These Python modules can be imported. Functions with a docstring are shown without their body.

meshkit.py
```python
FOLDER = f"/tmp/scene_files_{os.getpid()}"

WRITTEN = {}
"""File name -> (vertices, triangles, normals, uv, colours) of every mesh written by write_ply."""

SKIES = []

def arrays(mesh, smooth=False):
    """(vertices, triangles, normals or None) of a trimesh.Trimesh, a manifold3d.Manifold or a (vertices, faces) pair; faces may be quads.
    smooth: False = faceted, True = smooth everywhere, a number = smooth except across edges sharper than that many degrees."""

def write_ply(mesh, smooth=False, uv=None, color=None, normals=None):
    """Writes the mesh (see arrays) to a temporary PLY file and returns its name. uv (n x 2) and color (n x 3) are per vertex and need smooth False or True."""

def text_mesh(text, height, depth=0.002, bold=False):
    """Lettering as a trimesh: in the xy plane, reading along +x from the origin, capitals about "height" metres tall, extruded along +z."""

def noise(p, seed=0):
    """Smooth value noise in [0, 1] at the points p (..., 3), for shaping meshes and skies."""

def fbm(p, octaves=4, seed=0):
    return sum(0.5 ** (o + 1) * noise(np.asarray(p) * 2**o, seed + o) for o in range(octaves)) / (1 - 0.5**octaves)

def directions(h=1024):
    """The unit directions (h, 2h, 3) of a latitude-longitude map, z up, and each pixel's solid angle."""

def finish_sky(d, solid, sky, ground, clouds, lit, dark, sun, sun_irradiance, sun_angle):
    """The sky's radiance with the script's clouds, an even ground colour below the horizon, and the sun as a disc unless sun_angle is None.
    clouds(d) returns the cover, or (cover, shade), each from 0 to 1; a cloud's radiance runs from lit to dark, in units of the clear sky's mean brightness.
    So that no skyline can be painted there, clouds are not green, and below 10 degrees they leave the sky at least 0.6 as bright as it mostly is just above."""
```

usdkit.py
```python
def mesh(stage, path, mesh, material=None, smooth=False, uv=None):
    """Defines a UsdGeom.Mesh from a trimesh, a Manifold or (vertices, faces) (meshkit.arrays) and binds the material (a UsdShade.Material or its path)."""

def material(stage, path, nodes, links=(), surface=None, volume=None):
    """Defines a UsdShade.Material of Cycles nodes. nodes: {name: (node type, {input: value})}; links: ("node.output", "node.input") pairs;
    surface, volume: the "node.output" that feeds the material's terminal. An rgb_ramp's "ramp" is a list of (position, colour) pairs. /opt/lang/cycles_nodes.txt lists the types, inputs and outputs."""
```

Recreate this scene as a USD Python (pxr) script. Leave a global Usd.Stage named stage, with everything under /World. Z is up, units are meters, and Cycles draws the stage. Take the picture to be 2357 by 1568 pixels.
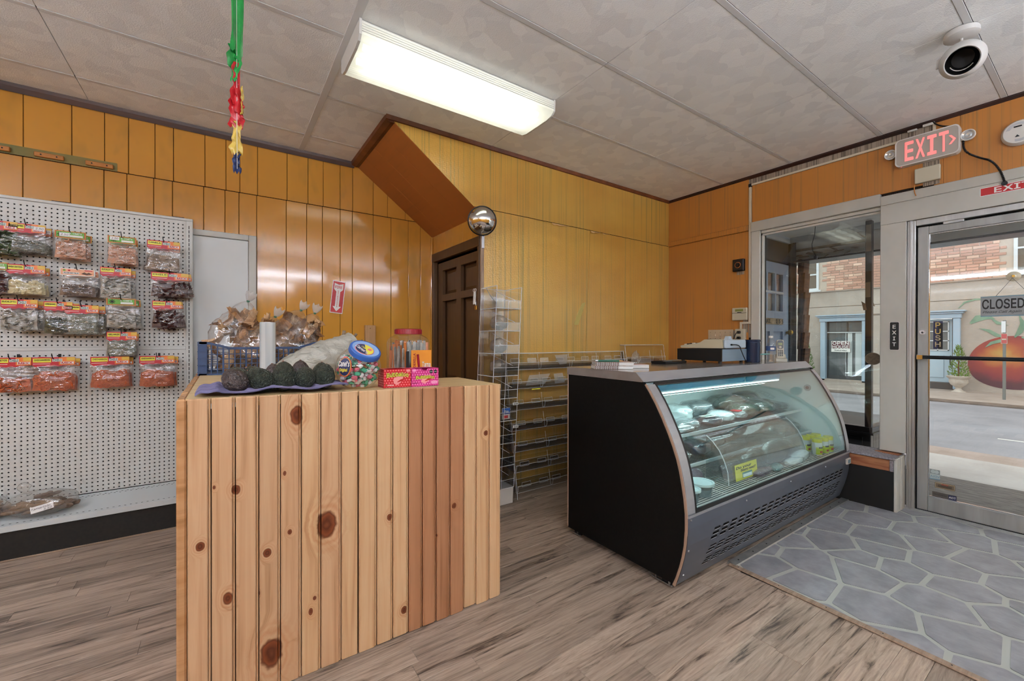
import math, random
import numpy as np, trimesh, usdkit, meshkit
from scipy.spatial import Voronoi
from shapely.geometry import Polygon, box as sbox, Point
from shapely.ops import unary_union
from shapely import affinity
from pxr import Usd, UsdGeom, UsdLux, UsdShade, Gf, Sdf, Vt

stage = Usd.Stage.CreateInMemory()
UsdGeom.SetStageUpAxis(stage, UsdGeom.Tokens.z)
UsdGeom.SetStageMetersPerUnit(stage, 1.0)
UsdGeom.Xform.Define(stage, '/World')
UsdGeom.Scope.Define(stage, '/World/Looks')

# ------------------------------------------------------------------ camera
# x runs towards the street, y along the shop front, z up
YAW, PITCH, ROLL, EYE = 55.445, 0.169, 0.084, 1.221
cam = UsdGeom.Camera.Define(stage, '/World/camera')
cam.CreateHorizontalApertureAttr(36.0)
cam.CreateFocalLengthAttr(36.0 * 967.1 / 2357)
cam.CreateClippingRangeAttr(Gf.Vec2f(0.05, 500))
EXPOSURE = 0.62
cam.CreateExposureAttr(EXPOSURE)
_y, _p, _r = map(math.radians, (YAW, PITCH, ROLL))
_f = np.array([math.cos(_y), math.sin(_y), 0]); _rt = np.array([math.sin(_y), -math.cos(_y), 0]); _d = np.array([0, 0, -1.0])
_M = np.stack([_rt, _d, _f])
_P = np.array([[1, 0, 0], [0, math.cos(_p), -math.sin(_p)], [0, math.sin(_p), math.cos(_p)]])
_Q = np.array([[math.cos(_r), -math.sin(_r), 0], [math.sin(_r), math.cos(_r), 0], [0, 0, 1]])
_M = _Q @ _P @ _M
_m = np.eye(4); _m[0, :3] = _M[0]; _m[1, :3] = -_M[1]; _m[2, :3] = -_M[2]; _m[3, :3] = (0, 0, EYE)
cam.AddTransformOp().Set(Gf.Matrix4d(*_m.ravel().tolist()))

# ------------------------------------------------------------------ sky and lamps' strengths
SKY_STRENGTH = 1.35        # bright even overcast
TUBE_STRENGTH = 4.0      # fluorescent tubes
LENS_STRENGTH = .04       # lit prismatic lens of the ceiling fixtures
CASE_LAMP = 1.0
UNSEEN_STRIP_STRENGTH = 36.0  # tubes of the unseen strip lights
UNSEEN_STRIPS = [(-.9, -.45, 2.4, 'x', 1), (1.8, -1.3, 2.2, 'x', 1), (-2.2, .2, 2.4, 'y', 0), (-3.2, -1.9, 2.4, 'x', 0), (-1.2, -2.2, 2.4, 'x', 0)]  # out of view around the camera, placed to light room and ceiling
sky_mat = usdkit.material(stage, '/World/Looks/overcast_sky', {
    'tc': ('texture_coordinate', {}), 'map': ('mapping', {'scale': (1.6, 1.6, 4.0)}),
    'n': ('noise_texture', {'scale': 1.4, 'detail': 5.0, 'roughness': 0.55}),
    'r': ('rgb_ramp', {'ramp': [(0.3, (0.85, 0.88, 0.92)), (0.62, (1.0, 1.0, 1.0))]}),
    'b': ('background_shader', {'strength': SKY_STRENGTH})},
    [('tc.generated', 'map.vector'), ('map.vector', 'n.vector'), ('n.fac', 'r.fac'), ('r.color', 'b.color')], surface='b.background')
dome = UsdLux.DomeLight.Define(stage, '/World/sky')
dome.CreateIntensityAttr(1.0)
UsdShade.MaterialBindingAPI.Apply(dome.GetPrim()).Bind(sky_mat)

# ------------------------------------------------------------------ helpers
rng = random.Random(7)
LOC = {}
COUNT = {}
CUR = {}

def numbered(parent, name):
    k = (parent, name); n = COUNT.get(k, 0); COUNT[k] = n + 1
    return f'{parent}/{name}' if n == 0 else f'{parent}/{name}_{n:03d}'

def tags(prim, label=None, cat=None, group=None, kind=None):
    for k, v in (('label', label), ('category', cat), ('group', group), ('kind', kind)):
        if v: prim.SetCustomDataByKey(k, v)

def thing(name, label=None, cat=None, loc=(0, 0, 0), rotz=0.0, group=None, kind=None):
    path = numbered('/World', name)
    x = UsdGeom.Xform.Define(stage, path)
    x.AddTranslateOp().Set(Gf.Vec3d(*map(float, loc)))
    if rotz: x.AddRotateZOp().Set(float(rotz))
    LOC[path] = np.array(loc, float)
    tags(x.GetPrim(), label, cat, group, kind)
    return path

def copy(src, loc, rotz=0.0, label=None, cat=None, group=None, rot=None):
    name = src.rsplit('/', 1)[1].rstrip('0123456789').rstrip('_')
    path = numbered('/World', name)
    x = UsdGeom.Xform.Define(stage, path)
    was = stage.GetPrimAtPath(src)
    x.GetPrim().GetReferences().AddInternalReference(src)
    x.ClearXformOpOrder()
    for a in list(x.GetPrim().GetAttributes()):
        pass
    if rot is None:
        x.AddTranslateOp(opSuffix='place').Set(Gf.Vec3d(*map(float, loc)))
        if rotz: x.AddRotateZOp(opSuffix='place').Set(float(rotz))
    else:
        M = np.eye(4); M[:3, :3] = rot; M[:3, 3] = loc
        x.AddTransformOp(opSuffix='place').Set(Gf.Matrix4d(*M.T.ravel().tolist()))
    x.GetPrim().SetInstanceable(True)
    d = was.GetCustomData()
    tags(x.GetPrim(), label or d.get('label'), cat or d.get('category'), group or d.get('group'))
    LOC[path] = np.array(loc, float)
    return path

class MB:
    def __init__(s): s.v, s.f, s.n = [], [], 0
    def add(s, v, f):
        v = np.asarray(v, float); f = np.asarray(f, int)
        if f.ndim == 2 and f.shape[1] == 4: f = np.vstack([f[:, [0, 1, 2]], f[:, [0, 2, 3]]])
        s.v.append(v); s.f.append(f + s.n); s.n += len(v); return s
    def tm(s, m, M=None):
        v = np.asarray(m.vertices)
        if M is not None: v = v @ M[:3, :3].T + M[:3, 3]
        return s.add(v, m.faces)
    def mb(s, o, M=None):
        v, f = o.arr()
        if M is not None: v = v @ M[:3, :3].T + M[:3, 3]
        return s.add(v, f)
    def box(s, x0, y0, z0, x1, y1, z1, M=None):
        x0, x1 = sorted((x0, x1)); y0, y1 = sorted((y0, y1)); z0, z1 = sorted((z0, z1))
        v = np.array([(x, y, z) for x in (x0, x1) for y in (y0, y1) for z in (z0, z1)], float)
        if M is not None: v = v @ M[:3, :3].T + M[:3, 3]
        return s.add(v, [[0, 1, 3, 2], [4, 6, 7, 5], [0, 4, 5, 1], [2, 3, 7, 6], [0, 2, 6, 4], [1, 5, 7, 3]])
    def bev(s, x0, y0, z0, x1, y1, z1, b=0.004, M=None):
        x0, x1 = sorted((x0, x1)); y0, y1 = sorted((y0, y1)); z0, z1 = sorted((z0, z1))
        b = min(b, (x1 - x0) * .45, (y1 - y0) * .45, (z1 - z0) * .45)
        c = np.array([(x, y, z) for x in (-1, 1) for y in (-1, 1) for z in (-1, 1)], float)
        h = np.array([x1 - x0, y1 - y0, z1 - z0]) / 2; m = np.array([x0 + x1, y0 + y1, z0 + z1]) / 2
        pts = []
        for ax in range(3):
            q = h - b; q = q.copy(); q[ax] = h[ax]; pts.append(c * q + m)
        P = np.vstack(pts)   # ax*8 + corner
        I = lambda ax, i: ax * 8 + i
        F = []
        for ax in range(3):
            o = [a for a in range(3) if a != ax]
            for sg in (0, 1):
                idx = []
                for a, b2 in ((0, 0), (1, 0), (1, 1), (0, 1)):
                    bits = [0, 0, 0]; bits[ax] = sg; bits[o[0]] = a; bits[o[1]] = b2
                    idx.append(I(ax, bits[0] * 4 + bits[1] * 2 + bits[2]))
                F.append(idx)
        for ax in range(3):      # edges along ax
            o = [a for a in range(3) if a != ax]
            for a in (0, 1):
                for b2 in (0, 1):
                    bits = [0, 0, 0]; bits[o[0]] = a; bits[o[1]] = b2
                    lo = bits[0] * 4 + bits[1] * 2 + bits[2]; hi = lo + (4, 2, 1)[ax]
                    F.append([I(o[0], lo), I(o[0], hi), I(o[1], hi), I(o[1], lo)])
        t = [[q[0], q[1], q[2]] for q in F] + [[q[0], q[2], q[3]] for q in F] + [[i, 8 + i, 16 + i] for i in range(8)]
        t = np.array(t); ctr = P.mean(0)
        n = np.cross(P[t[:, 1]] - P[t[:, 0]], P[t[:, 2]] - P[t[:, 0]]); w = (n * (P[t].mean(1) - ctr)).sum(1) < 0
        t[w] = t[w][:, [0, 2, 1]]
        if M is not None: P = P @ M[:3, :3].T + M[:3, 3]
        return s.add(P, t)
    def tube(s, pts, r, n=8, caps=True, closed=False):
        p = np.asarray(pts, float); k = len(p); r = np.broadcast_to(np.asarray(r, float), (k,))
        if closed: t = np.roll(p, -1, 0) - np.roll(p, 1, 0)
        else: t = np.gradient(p, axis=0)
        t /= np.linalg.norm(t, axis=1, keepdims=True) + 1e-12
        u = np.cross(t[0], [0, 0, 1.0]); u = np.cross(t[0], [1.0, 0, 0]) if np.linalg.norm(u) < 1e-3 else u
        u /= np.linalg.norm(u); V = []
        a = np.linspace(0, 2 * np.pi, n, endpoint=False)
        for i in range(k):
            u = u - t[i] * (u @ t[i]); u /= np.linalg.norm(u) + 1e-12; w = np.cross(t[i], u)
            V.append(p[i] + r[i] * (np.cos(a)[:, None] * u + np.sin(a)[:, None] * w))
        V = np.vstack(V); F = []
        for i in range(k if closed else k - 1):
            j = (i + 1) % k
            for q in range(n):
                F.append([i * n + q, i * n + (q + 1) % n, j * n + (q + 1) % n, j * n + q])
        F = np.array(F); F = np.vstack([F[:, [0, 1, 2]], F[:, [0, 2, 3]]])
        if caps and not closed:
            V = np.vstack([V, p[0], p[-1]]); c = []
            for q in range(n):
                c.append([k * n, (q + 1) % n, q]); c.append([k * n + 1, (k - 1) * n + q, (k - 1) * n + (q + 1) % n])
            F = np.vstack([F, c])
        return s.add(V, F)
    def cyl(s, p0, p1, r0, r1=None, n=16):
        return s.tube([p0, p1], [r0, r0 if r1 is None else r1], n)
    def lathe(s, prof, c=(0, 0, 0), n=24, M=None):
        prof = np.asarray(prof, float); k = len(prof); a = np.linspace(0, 2 * np.pi, n, endpoint=False)
        V = np.stack([prof[:, None, 0] * np.cos(a), prof[:, None, 0] * np.sin(a), np.broadcast_to(prof[:, None, 1], (k, n))], -1).reshape(-1, 3) + np.array(c)
        if M is not None: V = V @ M[:3, :3].T + M[:3, 3]
        F = []
        for i in range(k - 1):
            for q in range(n):
                F.append([i * n + q, i * n + (q + 1) % n, (i + 1) * n + (q + 1) % n, (i + 1) * n + q])
        return s.add(V, F)
    def prism(s, poly, d, O=(0, 0, 0), U=(1, 0, 0), W=(0, 1, 0)):
        """polygon in the U, W plane at O, extruded by d along U x W"""
        poly = poly if hasattr(poly, 'geom_type') else Polygon(poly)
        U, W, O = np.array(U, float), np.array(W, float), np.array(O, float); N = np.cross(U, W)
        for g in getattr(poly, 'geoms', [poly]):
            if g.is_empty or g.geom_type != 'Polygon': continue
            m = trimesh.creation.extrude_polygon(g, abs(d), engine='earcut'); v = np.asarray(m.vertices)
            z = v[:, 2] * (1 if d > 0 else -1); f = m.faces if d > 0 else m.faces[:, ::-1]
            s.add(O + v[:, :1] * U + v[:, 1:2] * W + z[:, None] * N, f)
        return s
    def quad(s, a, b, c, d): return s.add([a, b, c, d], [[0, 1, 2, 3]])
    def grid(s, P, closed_u=False, closed_v=False):
        P = np.asarray(P, float); nu, nv = P.shape[:2]; F = []
        i, j = np.meshgrid(np.arange(nu if closed_u else nu - 1), np.arange(nv if closed_v else nv - 1), indexing='ij')
        i, j = i.ravel(), j.ravel(); i2, j2 = (i + 1) % nu, (j + 1) % nv
        F = np.stack([i * nv + j, i2 * nv + j, i2 * nv + j2, i * nv + j2], 1)
        return s.add(P.reshape(-1, 3), F)
    def ball(s, c, r, sub=2, sc=(1, 1, 1), M=None):
        m = ICO[sub]; v = m.vertices * np.array(sc) * r
        if M is not None: v = v @ M[:3, :3].T
        return s.add(v + np.array(c), m.faces)
    def arr(s): return np.vstack(s.v), np.vstack(s.f)

ICO = {k: trimesh.creation.icosphere(k) for k in (0, 1, 2, 3, 4)}

def obj(name, m, mat, parent=None, smooth=False, label=None, cat=None, group=None, kind=None, uv=None):
    """one Mesh prim: a part of parent (coordinates are the world's, moved to the parent's base), or a thing of its own"""
    path = numbered(parent or '/World', name)
    v, f = m.arr() if isinstance(m, MB) else (np.asarray(m.vertices), np.asarray(m.faces))
    top = '/' + '/'.join(path.split('/')[1:3])
    if parent:
        v = v - LOC.get(top, np.zeros(3))
    g = usdkit.mesh(stage, path, trimesh.Trimesh(v, f, process=False), MAT[mat] if isinstance(mat, str) else mat, smooth=smooth)
    if not parent and not kind == 'structure' and cat:
        pass
    tags(g.GetPrim(), label, cat, group, kind)
    return path

def RX(a): c, s = math.cos(a), math.sin(a); return np.array([[1, 0, 0, 0], [0, c, -s, 0], [0, s, c, 0], [0, 0, 0, 1.0]])
def RY(a): c, s = math.cos(a), math.sin(a); return np.array([[c, 0, s, 0], [0, 1, 0, 0], [-s, 0, c, 0], [0, 0, 0, 1.0]])
def RZ(a): c, s = math.cos(a), math.sin(a); return np.array([[c, -s, 0, 0], [s, c, 0, 0], [0, 0, 1, 0], [0, 0, 0, 1.0]])
def T(x, y, z): M = np.eye(4); M[:3, 3] = (x, y, z); return M
def SC(x, y, z): return np.diag([x, y, z, 1.0])
def frame(O, U, W):
    U = np.array(U, float); W = np.array(W, float); U /= np.linalg.norm(U); W /= np.linalg.norm(W)
    M = np.eye(4); M[:3, 0] = U; M[:3, 1] = W; M[:3, 2] = np.cross(U, W); M[:3, 3] = O; return M

_TX = {}
def lettering(text, h, O, U, W, depth=0.0012, bold=False, fit=None, center=True, mirror=False, slant=0.0):
    k = (text, bold)
    if k not in _TX:
        m = meshkit.text_mesh(text, 1.0, 1.0, bold); _TX[k] = (np.array(m.vertices), np.array(m.faces))
    v, f = _TX[k]; v = v.copy()
    w = v[:, 0].max() - v[:, 0].min(); v[:, 0] -= v[:, 0].min()
    v[:, 0] += slant * v[:, 1]
    if center: v[:, 0] -= w / 2; v[:, 1] -= 0.5
    sx = h if fit is None else min(fit / w, h * 9)
    v = v * np.array([sx * (-1 if mirror else 1), h, depth])
    if mirror: f = f[:, ::-1]
    return v @ frame(O, U, W)[:3, :3].T + np.array(O), f

# ------------------------------------------------------------------ materials
MAT = {}
def lin(h):
    h = h.lstrip('#'); c = np.array([int(h[i:i + 2], 16) for i in (0, 2, 4)]) / 255
    return tuple(np.where(c <= .04045, c / 12.92, ((c + .055) / 1.055) ** 2.4).tolist())
def C(h): return lin(h) if isinstance(h, str) else h

def M_(name, nodes, links, surface): MAT[name] = usdkit.material(stage, f'/World/Looks/{name}', nodes, links, surface=surface); return MAT[name]

def plain(name, col, rough=.5, metal=0., spec=.5, var=None, vscale=(6, 6, 6), bump=0., bscale=(60, 60, 60), bdist=.002, coat=0., emis=None, estr=0., trans=0., sss=0., alpha=1.0, rand=0., space='object'):
    """principled, with an optional second colour mixed in by noise, a fine bump, and a shift of tone from copy to copy"""
    p = {'base_color': C(col), 'roughness': rough, 'metallic': metal, 'specular_ior_level': spec, 'coat_weight': coat, 'transmission_weight': trans, 'alpha': alpha}
    if emis: p['emission_color'] = C(emis); p['emission_strength'] = estr
    if sss: p['subsurface_weight'] = sss; p['subsurface_scale'] = .02
    N = {'p': ('principled_bsdf', p)}; L = []
    if var or bump: N['tc'] = ('texture_coordinate', {})
    last = None
    if var:
        N['m'] = ('mapping', {'scale': vscale}); N['n'] = ('noise_texture', {'scale': 1.0, 'detail': 4.0, 'roughness': .6})
        N['r'] = ('rgb_ramp', {'ramp': [(.35, C(col)), (.68, C(var))]})
        L += [(f'tc.{space}', 'm.vector'), ('m.vector', 'n.vector'), ('n.fac', 'r.fac')]; last = 'r.color'
    if rand:
        N['oi'] = ('object_info', {}); N['mr'] = ('map_range', {'from_min': 0., 'from_max': 1., 'to_min': 1 - rand, 'to_max': 1 + rand}); N['hs'] = ('hsv', {'hue': .5, 'saturation': 1., 'color': C(col)})
        L += [('oi.random', 'mr.value'), ('mr.result', 'hs.value')]
        if last: L.append((last, 'hs.color'))
        last = 'hs.color'
    if last: L.append((last, 'p.base_color'))
    if bump:
        N['bm'] = ('mapping', {'scale': bscale}); N['bn'] = ('noise_texture', {'scale': 1.0, 'detail': 3.0}); N['b'] = ('bump', {'strength': bump, 'distance': bdist})
        L += [(f'tc.{space}', 'bm.vector'), ('bm.vector', 'bn.vector'), ('bn.fac', 'b.height'), ('b.normal', 'p.normal')]
    return M_(name, N, L, 'p.BSDF')

def clear(name, tint=(1, 1, 1), ior=1.45, rough=.02, haze=0., hazecol=(.9, .9, .9), bump=0., bscale=(30, 30, 30), gloss=None, bdist=.01):
    """thin clear sheet: see-through, glossy by Fresnel, with an optional milky share"""
    f0 = ((ior - 1) / (ior + 1)) ** 2 + (gloss or 0)
    N = {'t': ('transparent_bsdf', {'color': tint}), 'g': ('glossy_bsdf', {'roughness': rough, 'color': (1, 1, 1)}), 'lw': ('layer_weight', {'blend': .5}),
         'pw': ('math', {'math_type': 'power', 'value2': 5.0}), 'am': ('math', {'math_type': 'multiply_add', 'value2': 1 - f0, 'value3': f0, 'use_clamp': True}), 'x': ('mix_closure', {})}
    L = [('lw.facing', 'pw.value1'), ('pw.value', 'am.value1'), ('am.value', 'x.fac'), ('t.BSDF', 'x.closure1'), ('g.BSDF', 'x.closure2')]
    out = 'x.closure'
    if bump:
        N['tc'] = ('texture_coordinate', {}); N['bm'] = ('mapping', {'scale': bscale}); N['bn'] = ('noise_texture', {'scale': 1., 'detail': 2.}); N['b'] = ('bump', {'strength': bump, 'distance': bdist})
        L += [('tc.object', 'bm.vector'), ('bm.vector', 'bn.vector'), ('bn.fac', 'b.height'), ('b.normal', 'g.normal'), ('b.normal', 'lw.normal')]
    if haze:
        N['d'] = ('diffuse_bsdf', {'color': hazecol}); N['tl'] = ('translucent_bsdf', {'color': hazecol}); N['dt'] = ('mix_closure', {'fac': .5}); N['y'] = ('mix_closure', {'fac': haze})
        L += [('d.BSDF', 'dt.closure1'), ('tl.BSDF', 'dt.closure2'), (out, 'y.closure1'), ('dt.closure', 'y.closure2')]; out = 'y.closure'
    return M_(name, N, L, out)
# painted panelling: orange paint, worn darker and greenish in patches
def painted(name, c1, c2, c3, streak=(60, 60, .6), rough=.34, streak_amt=.5, emboss=0., patch=(1.1, 1.1, 1.4), spec=.5, ior=1.5, bmp=.25):
    N = {'tc': ('texture_coordinate', {}), 'm1': ('mapping', {'scale': patch}), 'n1': ('noise_texture', {'scale': 1., 'detail': 3.}), 'r1': ('rgb_ramp', {'ramp': [(.38, C(c1)), (.66, C(c2))]}),
         'm2': ('mapping', {'scale': streak}), 'n2': ('noise_texture', {'scale': 1., 'detail': 3., 'roughness': .7}), 'r2': ('rgb_ramp', {'ramp': [(.52, (0, 0, 0)), (.72, (1, 1, 1))]}),
         'n3': ('noise_texture', {'scale': 1.7, 'detail': 2.}), 'ml': ('math', {'math_type': 'multiply'}), 'm3': ('math', {'math_type': 'multiply', 'value2': streak_amt * 2.2, 'use_clamp': True}),
         'x': ('mix', {'color2': C(c3)}), 'p': ('principled_bsdf', {'roughness': rough, 'specular_ior_level': spec, 'ior': ior}), 'b': ('bump', {'strength': bmp, 'distance': .002})}
    L = [('tc.object', 'm1.vector'), ('m1.vector', 'n1.vector'), ('n1.fac', 'r1.fac'), ('tc.object', 'm2.vector'), ('m2.vector', 'n2.vector'), ('n2.fac', 'r2.fac'), ('tc.object', 'n3.vector'),
         ('r2.color', 'ml.value1'), ('n3.fac', 'ml.value2'), ('ml.value', 'm3.value1'), ('m3.value', 'x.fac'), ('r1.color', 'x.color1'), ('x.color', 'p.base_color'), ('b.normal', 'p.normal')]
    if emboss:
        N['v'] = ('voronoi_texture', {'scale': 70., 'randomness': .35}); L += [('tc.object', 'v.vector'), ('v.distance', 'b.height')]; N['b'] = ('bump', {'strength': emboss, 'distance': .004})
    else: L.append(('n2.fac', 'b.height'))
    return M_(name, N, L, 'p.BSDF')
painted('orange_board_paint', '#c48c36', '#bc8438', '#8f7338', streak=(5, 5, 2.2), streak_amt=.4, rough=.1, spec=.5, ior=1.6, bmp=.03)
painted('yellow_wall_paint', '#caa04a', '#bf8e3e', '#858048', streak=(75, 75, .45), streak_amt=.75, emboss=.32, rough=.22, spec=.8)
painted('street_wall_paint', '#bb7b34', '#b17536', '#756440', streak=(60, 60, .5), streak_amt=.62, rough=.4)
painted('soffit_shade_paint', '#aa652c', '#a25e2a', '#85532a', streak=(30, 1.2, 1.2), streak_amt=.2, rough=.45)  # same orange paint, colour darkened for the shade on the downward face
def striped(name, cols, scale=(90, 90, .5), rough=.6):
    k = len(cols)
    M_(name, {'tc': ('texture_coordinate', {}), 'm': ('mapping', {'scale': scale}), 'n': ('noise_texture', {'scale': 1., 'detail': 3., 'roughness': .75}),
        'r': ('rgb_ramp', {'ramp': [(.3 + .4 * i / (k - 1), C(c)) for i, c in enumerate(cols)]}), 'p': ('principled_bsdf', {'roughness': rough})},
        [('tc.object', 'm.vector'), ('m.vector', 'n.vector'), ('n.fac', 'r.fac'), ('r.color', 'p.base_color')], 'p.BSDF')
striped('bare_panel', ['#3b3128', '#8c7f70', '#a89a88', '#4a4036', '#9a8c7a'])
plain('dark_joint', '#1d1208', .9)
plain('brown_trim', '#4a2a18', .4, var='#2c170d', vscale=(3, 3, 30))
plain('dark_trim', '#3a1a10', .4, var='#20100a', vscale=(9, 9, 9))
plain('rust_trim', '#7a4420', .45, var='#552a12', vscale=(8, 8, 8))
plain('white_paint', '#c9c8c0', .45, var='#bdbcb4', vscale=(2, 2, 3))
plain('white_door_paint', '#c6c9c7', .5, var='#bcc0bf', vscale=(1.5, 1.5, 1.5))
plain('grey_white_paint', '#b9b8b0', .5, var='#adaca4', vscale=(3, 3, 2))
plain('raceway_plastic', '#c9bfa9', .45)
plain('beige_plastic', '#bda88c', .4)
plain('white_plastic', '#d2d0ca', .35)
plain('cream_plastic', '#bfb9a4', .4)
plain('brown_door_paint', '#54391e', .42, var='#4a3018', vscale=(40, 40, 2), bump=.15, bscale=(160, 160, 8))
plain('black_paint', '#0a0908', .6)
plain('black_plastic', '#0d0d0e', .35)
plain('steel', '#b9bcc0', .28, metal=1.)
plain('aluminium', '#b4b4b0', .38, metal=.85, var='#a2a2a0', vscale=(20, 20, 1.5))
plain('dull_aluminium', '#a6a7a4', .5, metal=.5, var='#8f908e', vscale=(10, 10, 1.2))
plain('dark_metal', '#2a2b2e', .35, metal=.8)
plain('brass', '#a8823c', .3, metal=1.)
plain('chrome', '#d8d8d8', .06, metal=1.)
plain('red_print', '#b3161c', .4)
plain('white_print', '#dcdad6', .5)
plain('black_print', '#101010', .5)
plain('navy_print', '#1f2450', .45)
clear('window_glass', (.93, .96, .95), 1.5, .005)
clear('tinted_glass', (.90, .975, .975), 1.5, .004, gloss=.02)
clear('acrylic', (.985, .988, .988), 1.49, .03, haze=.012, gloss=.012)
clear('acrylic_edge', (.96, .97, .98), 1.49, .1, haze=.8, hazecol=(.9, .92, .94))
# ceiling panel: skip-trowel patches and a fine pebbled relief
M_('ceiling_panel', {'tc': ('texture_coordinate', {}), 'oi': ('object_info', {}), 'nz': ('noise_texture', {'scale': 9., 'detail': 2.}), 'mv': ('mix_vector', {'fac': .07}),
    'v': ('voronoi_texture', {'scale': 13., 'randomness': 1.}), 'r': ('rgb_ramp', {'ramp': [(.15, lin('#e9eae9')), (.85, lin('#f3f4f2'))]}), 'sx': ('separate_color', {}),
    'n2': ('noise_texture', {'scale': 160., 'detail': 3.}), 'b2': ('bump', {'strength': .5, 'distance': .004}), 'p': ('principled_bsdf', {'roughness': .8, 'specular_ior_level': .25})},
    [('tc.object', 'nz.vector'), ('tc.object', 'mv.a'), ('nz.color', 'mv.b'), ('mv.result', 'v.vector'), ('v.color', 'sx.color'), ('sx.r', 'r.fac'), ('r.color', 'p.base_color'),
     ('tc.object', 'n2.vector'), ('n2.fac', 'b2.height'), ('b2.normal', 'p.normal')], 'p.BSDF')
plain('ceiling_strip', '#d2d3d2', .55)
# floor laminate: each plank shifts the grain by its own random number
M_('laminate', {'tc': ('texture_coordinate', {}), 'oi': ('object_info', {}), 'mu': ('math', {'math_type': 'multiply', 'value2': 37.}), 'cx': ('combine_xyz', {}), 'ad': ('vector_math', {'math_type': 'add'}),
    'm': ('mapping', {'scale': (1.5, 17., 1.)}), 'n': ('noise_texture', {'scale': 1.5, 'detail': 7., 'roughness': .68, 'distortion': 1.1}),
    'r': ('rgb_ramp', {'ramp': [(.28, lin('#1f1812')), (.36, lin('#57473a')), (.43, lin('#94806e')), (.55, lin('#b39d89')), (.66, lin('#a38c79')), (.74, lin('#75614f')), (.82, lin('#4a3b30'))]}),
    'm2': ('mapping', {'scale': (5., 120., 1.)}), 'n2': ('noise_texture', {'scale': 1., 'detail': 3.}), 'r2': ('rgb_ramp', {'ramp': [(.3, (.62, .62, .62)), (.6, (1, 1, 1))]}), 'x': ('mix', {'mix_type': 'multiply', 'fac': .7}),
    'mr': ('map_range', {'from_min': 0., 'from_max': 1., 'to_min': .68, 'to_max': 1.05}), 'hs': ('hsv', {'hue': .5, 'saturation': .92}),
    'b': ('bump', {'strength': .12, 'distance': .001}), 'p': ('principled_bsdf', {'roughness': .42, 'specular_ior_level': .4})},
    [('oi.random', 'mu.value1'), ('mu.value', 'cx.x'), ('mu.value', 'cx.y'), ('tc.object', 'ad.vector1'), ('cx.vector', 'ad.vector2'), ('ad.vector', 'm.vector'), ('m.vector', 'n.vector'), ('n.fac', 'r.fac'),
     ('ad.vector', 'm2.vector'), ('m2.vector', 'n2.vector'), ('n2.fac', 'r2.fac'), ('r.color', 'x.color1'), ('r2.color', 'x.color2'), ('x.color', 'hs.color'), ('oi.random', 'mr.value'), ('mr.result', 'hs.value'),
     ('hs.color', 'p.base_color'), ('n2.fac', 'b.height'), ('b.normal', 'p.normal')], 'p.BSDF')
plain('slate_print', '#76777b', .42, var='#929296', vscale=(9, 9, 9), bump=.55, bscale=(55, 30, 55), bdist=.004, rand=.08)
plain('grout_print', '#a5a7a0', .5)
plain('threshold_wood', '#9c8570', .5, var='#7c6652', vscale=(3, 60, 3))
plain('ledge_stone', '#8f8a90', .75, var='#5f5a60', vscale=(70, 70, 70))
plain('raw_wood', '#a9714c', .7, var='#7c4326', vscale=(14, 5, 40))
XW, YY, YL, ZC, XE = 4.075, 2.853, 3.79, 2.751, 1.67      # street wall, yellow wall, far wall, ceiling, stair end wall
X0, Y0 = -3.6, -3.0                                        # the room behind the camera
K = 'structure'
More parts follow.
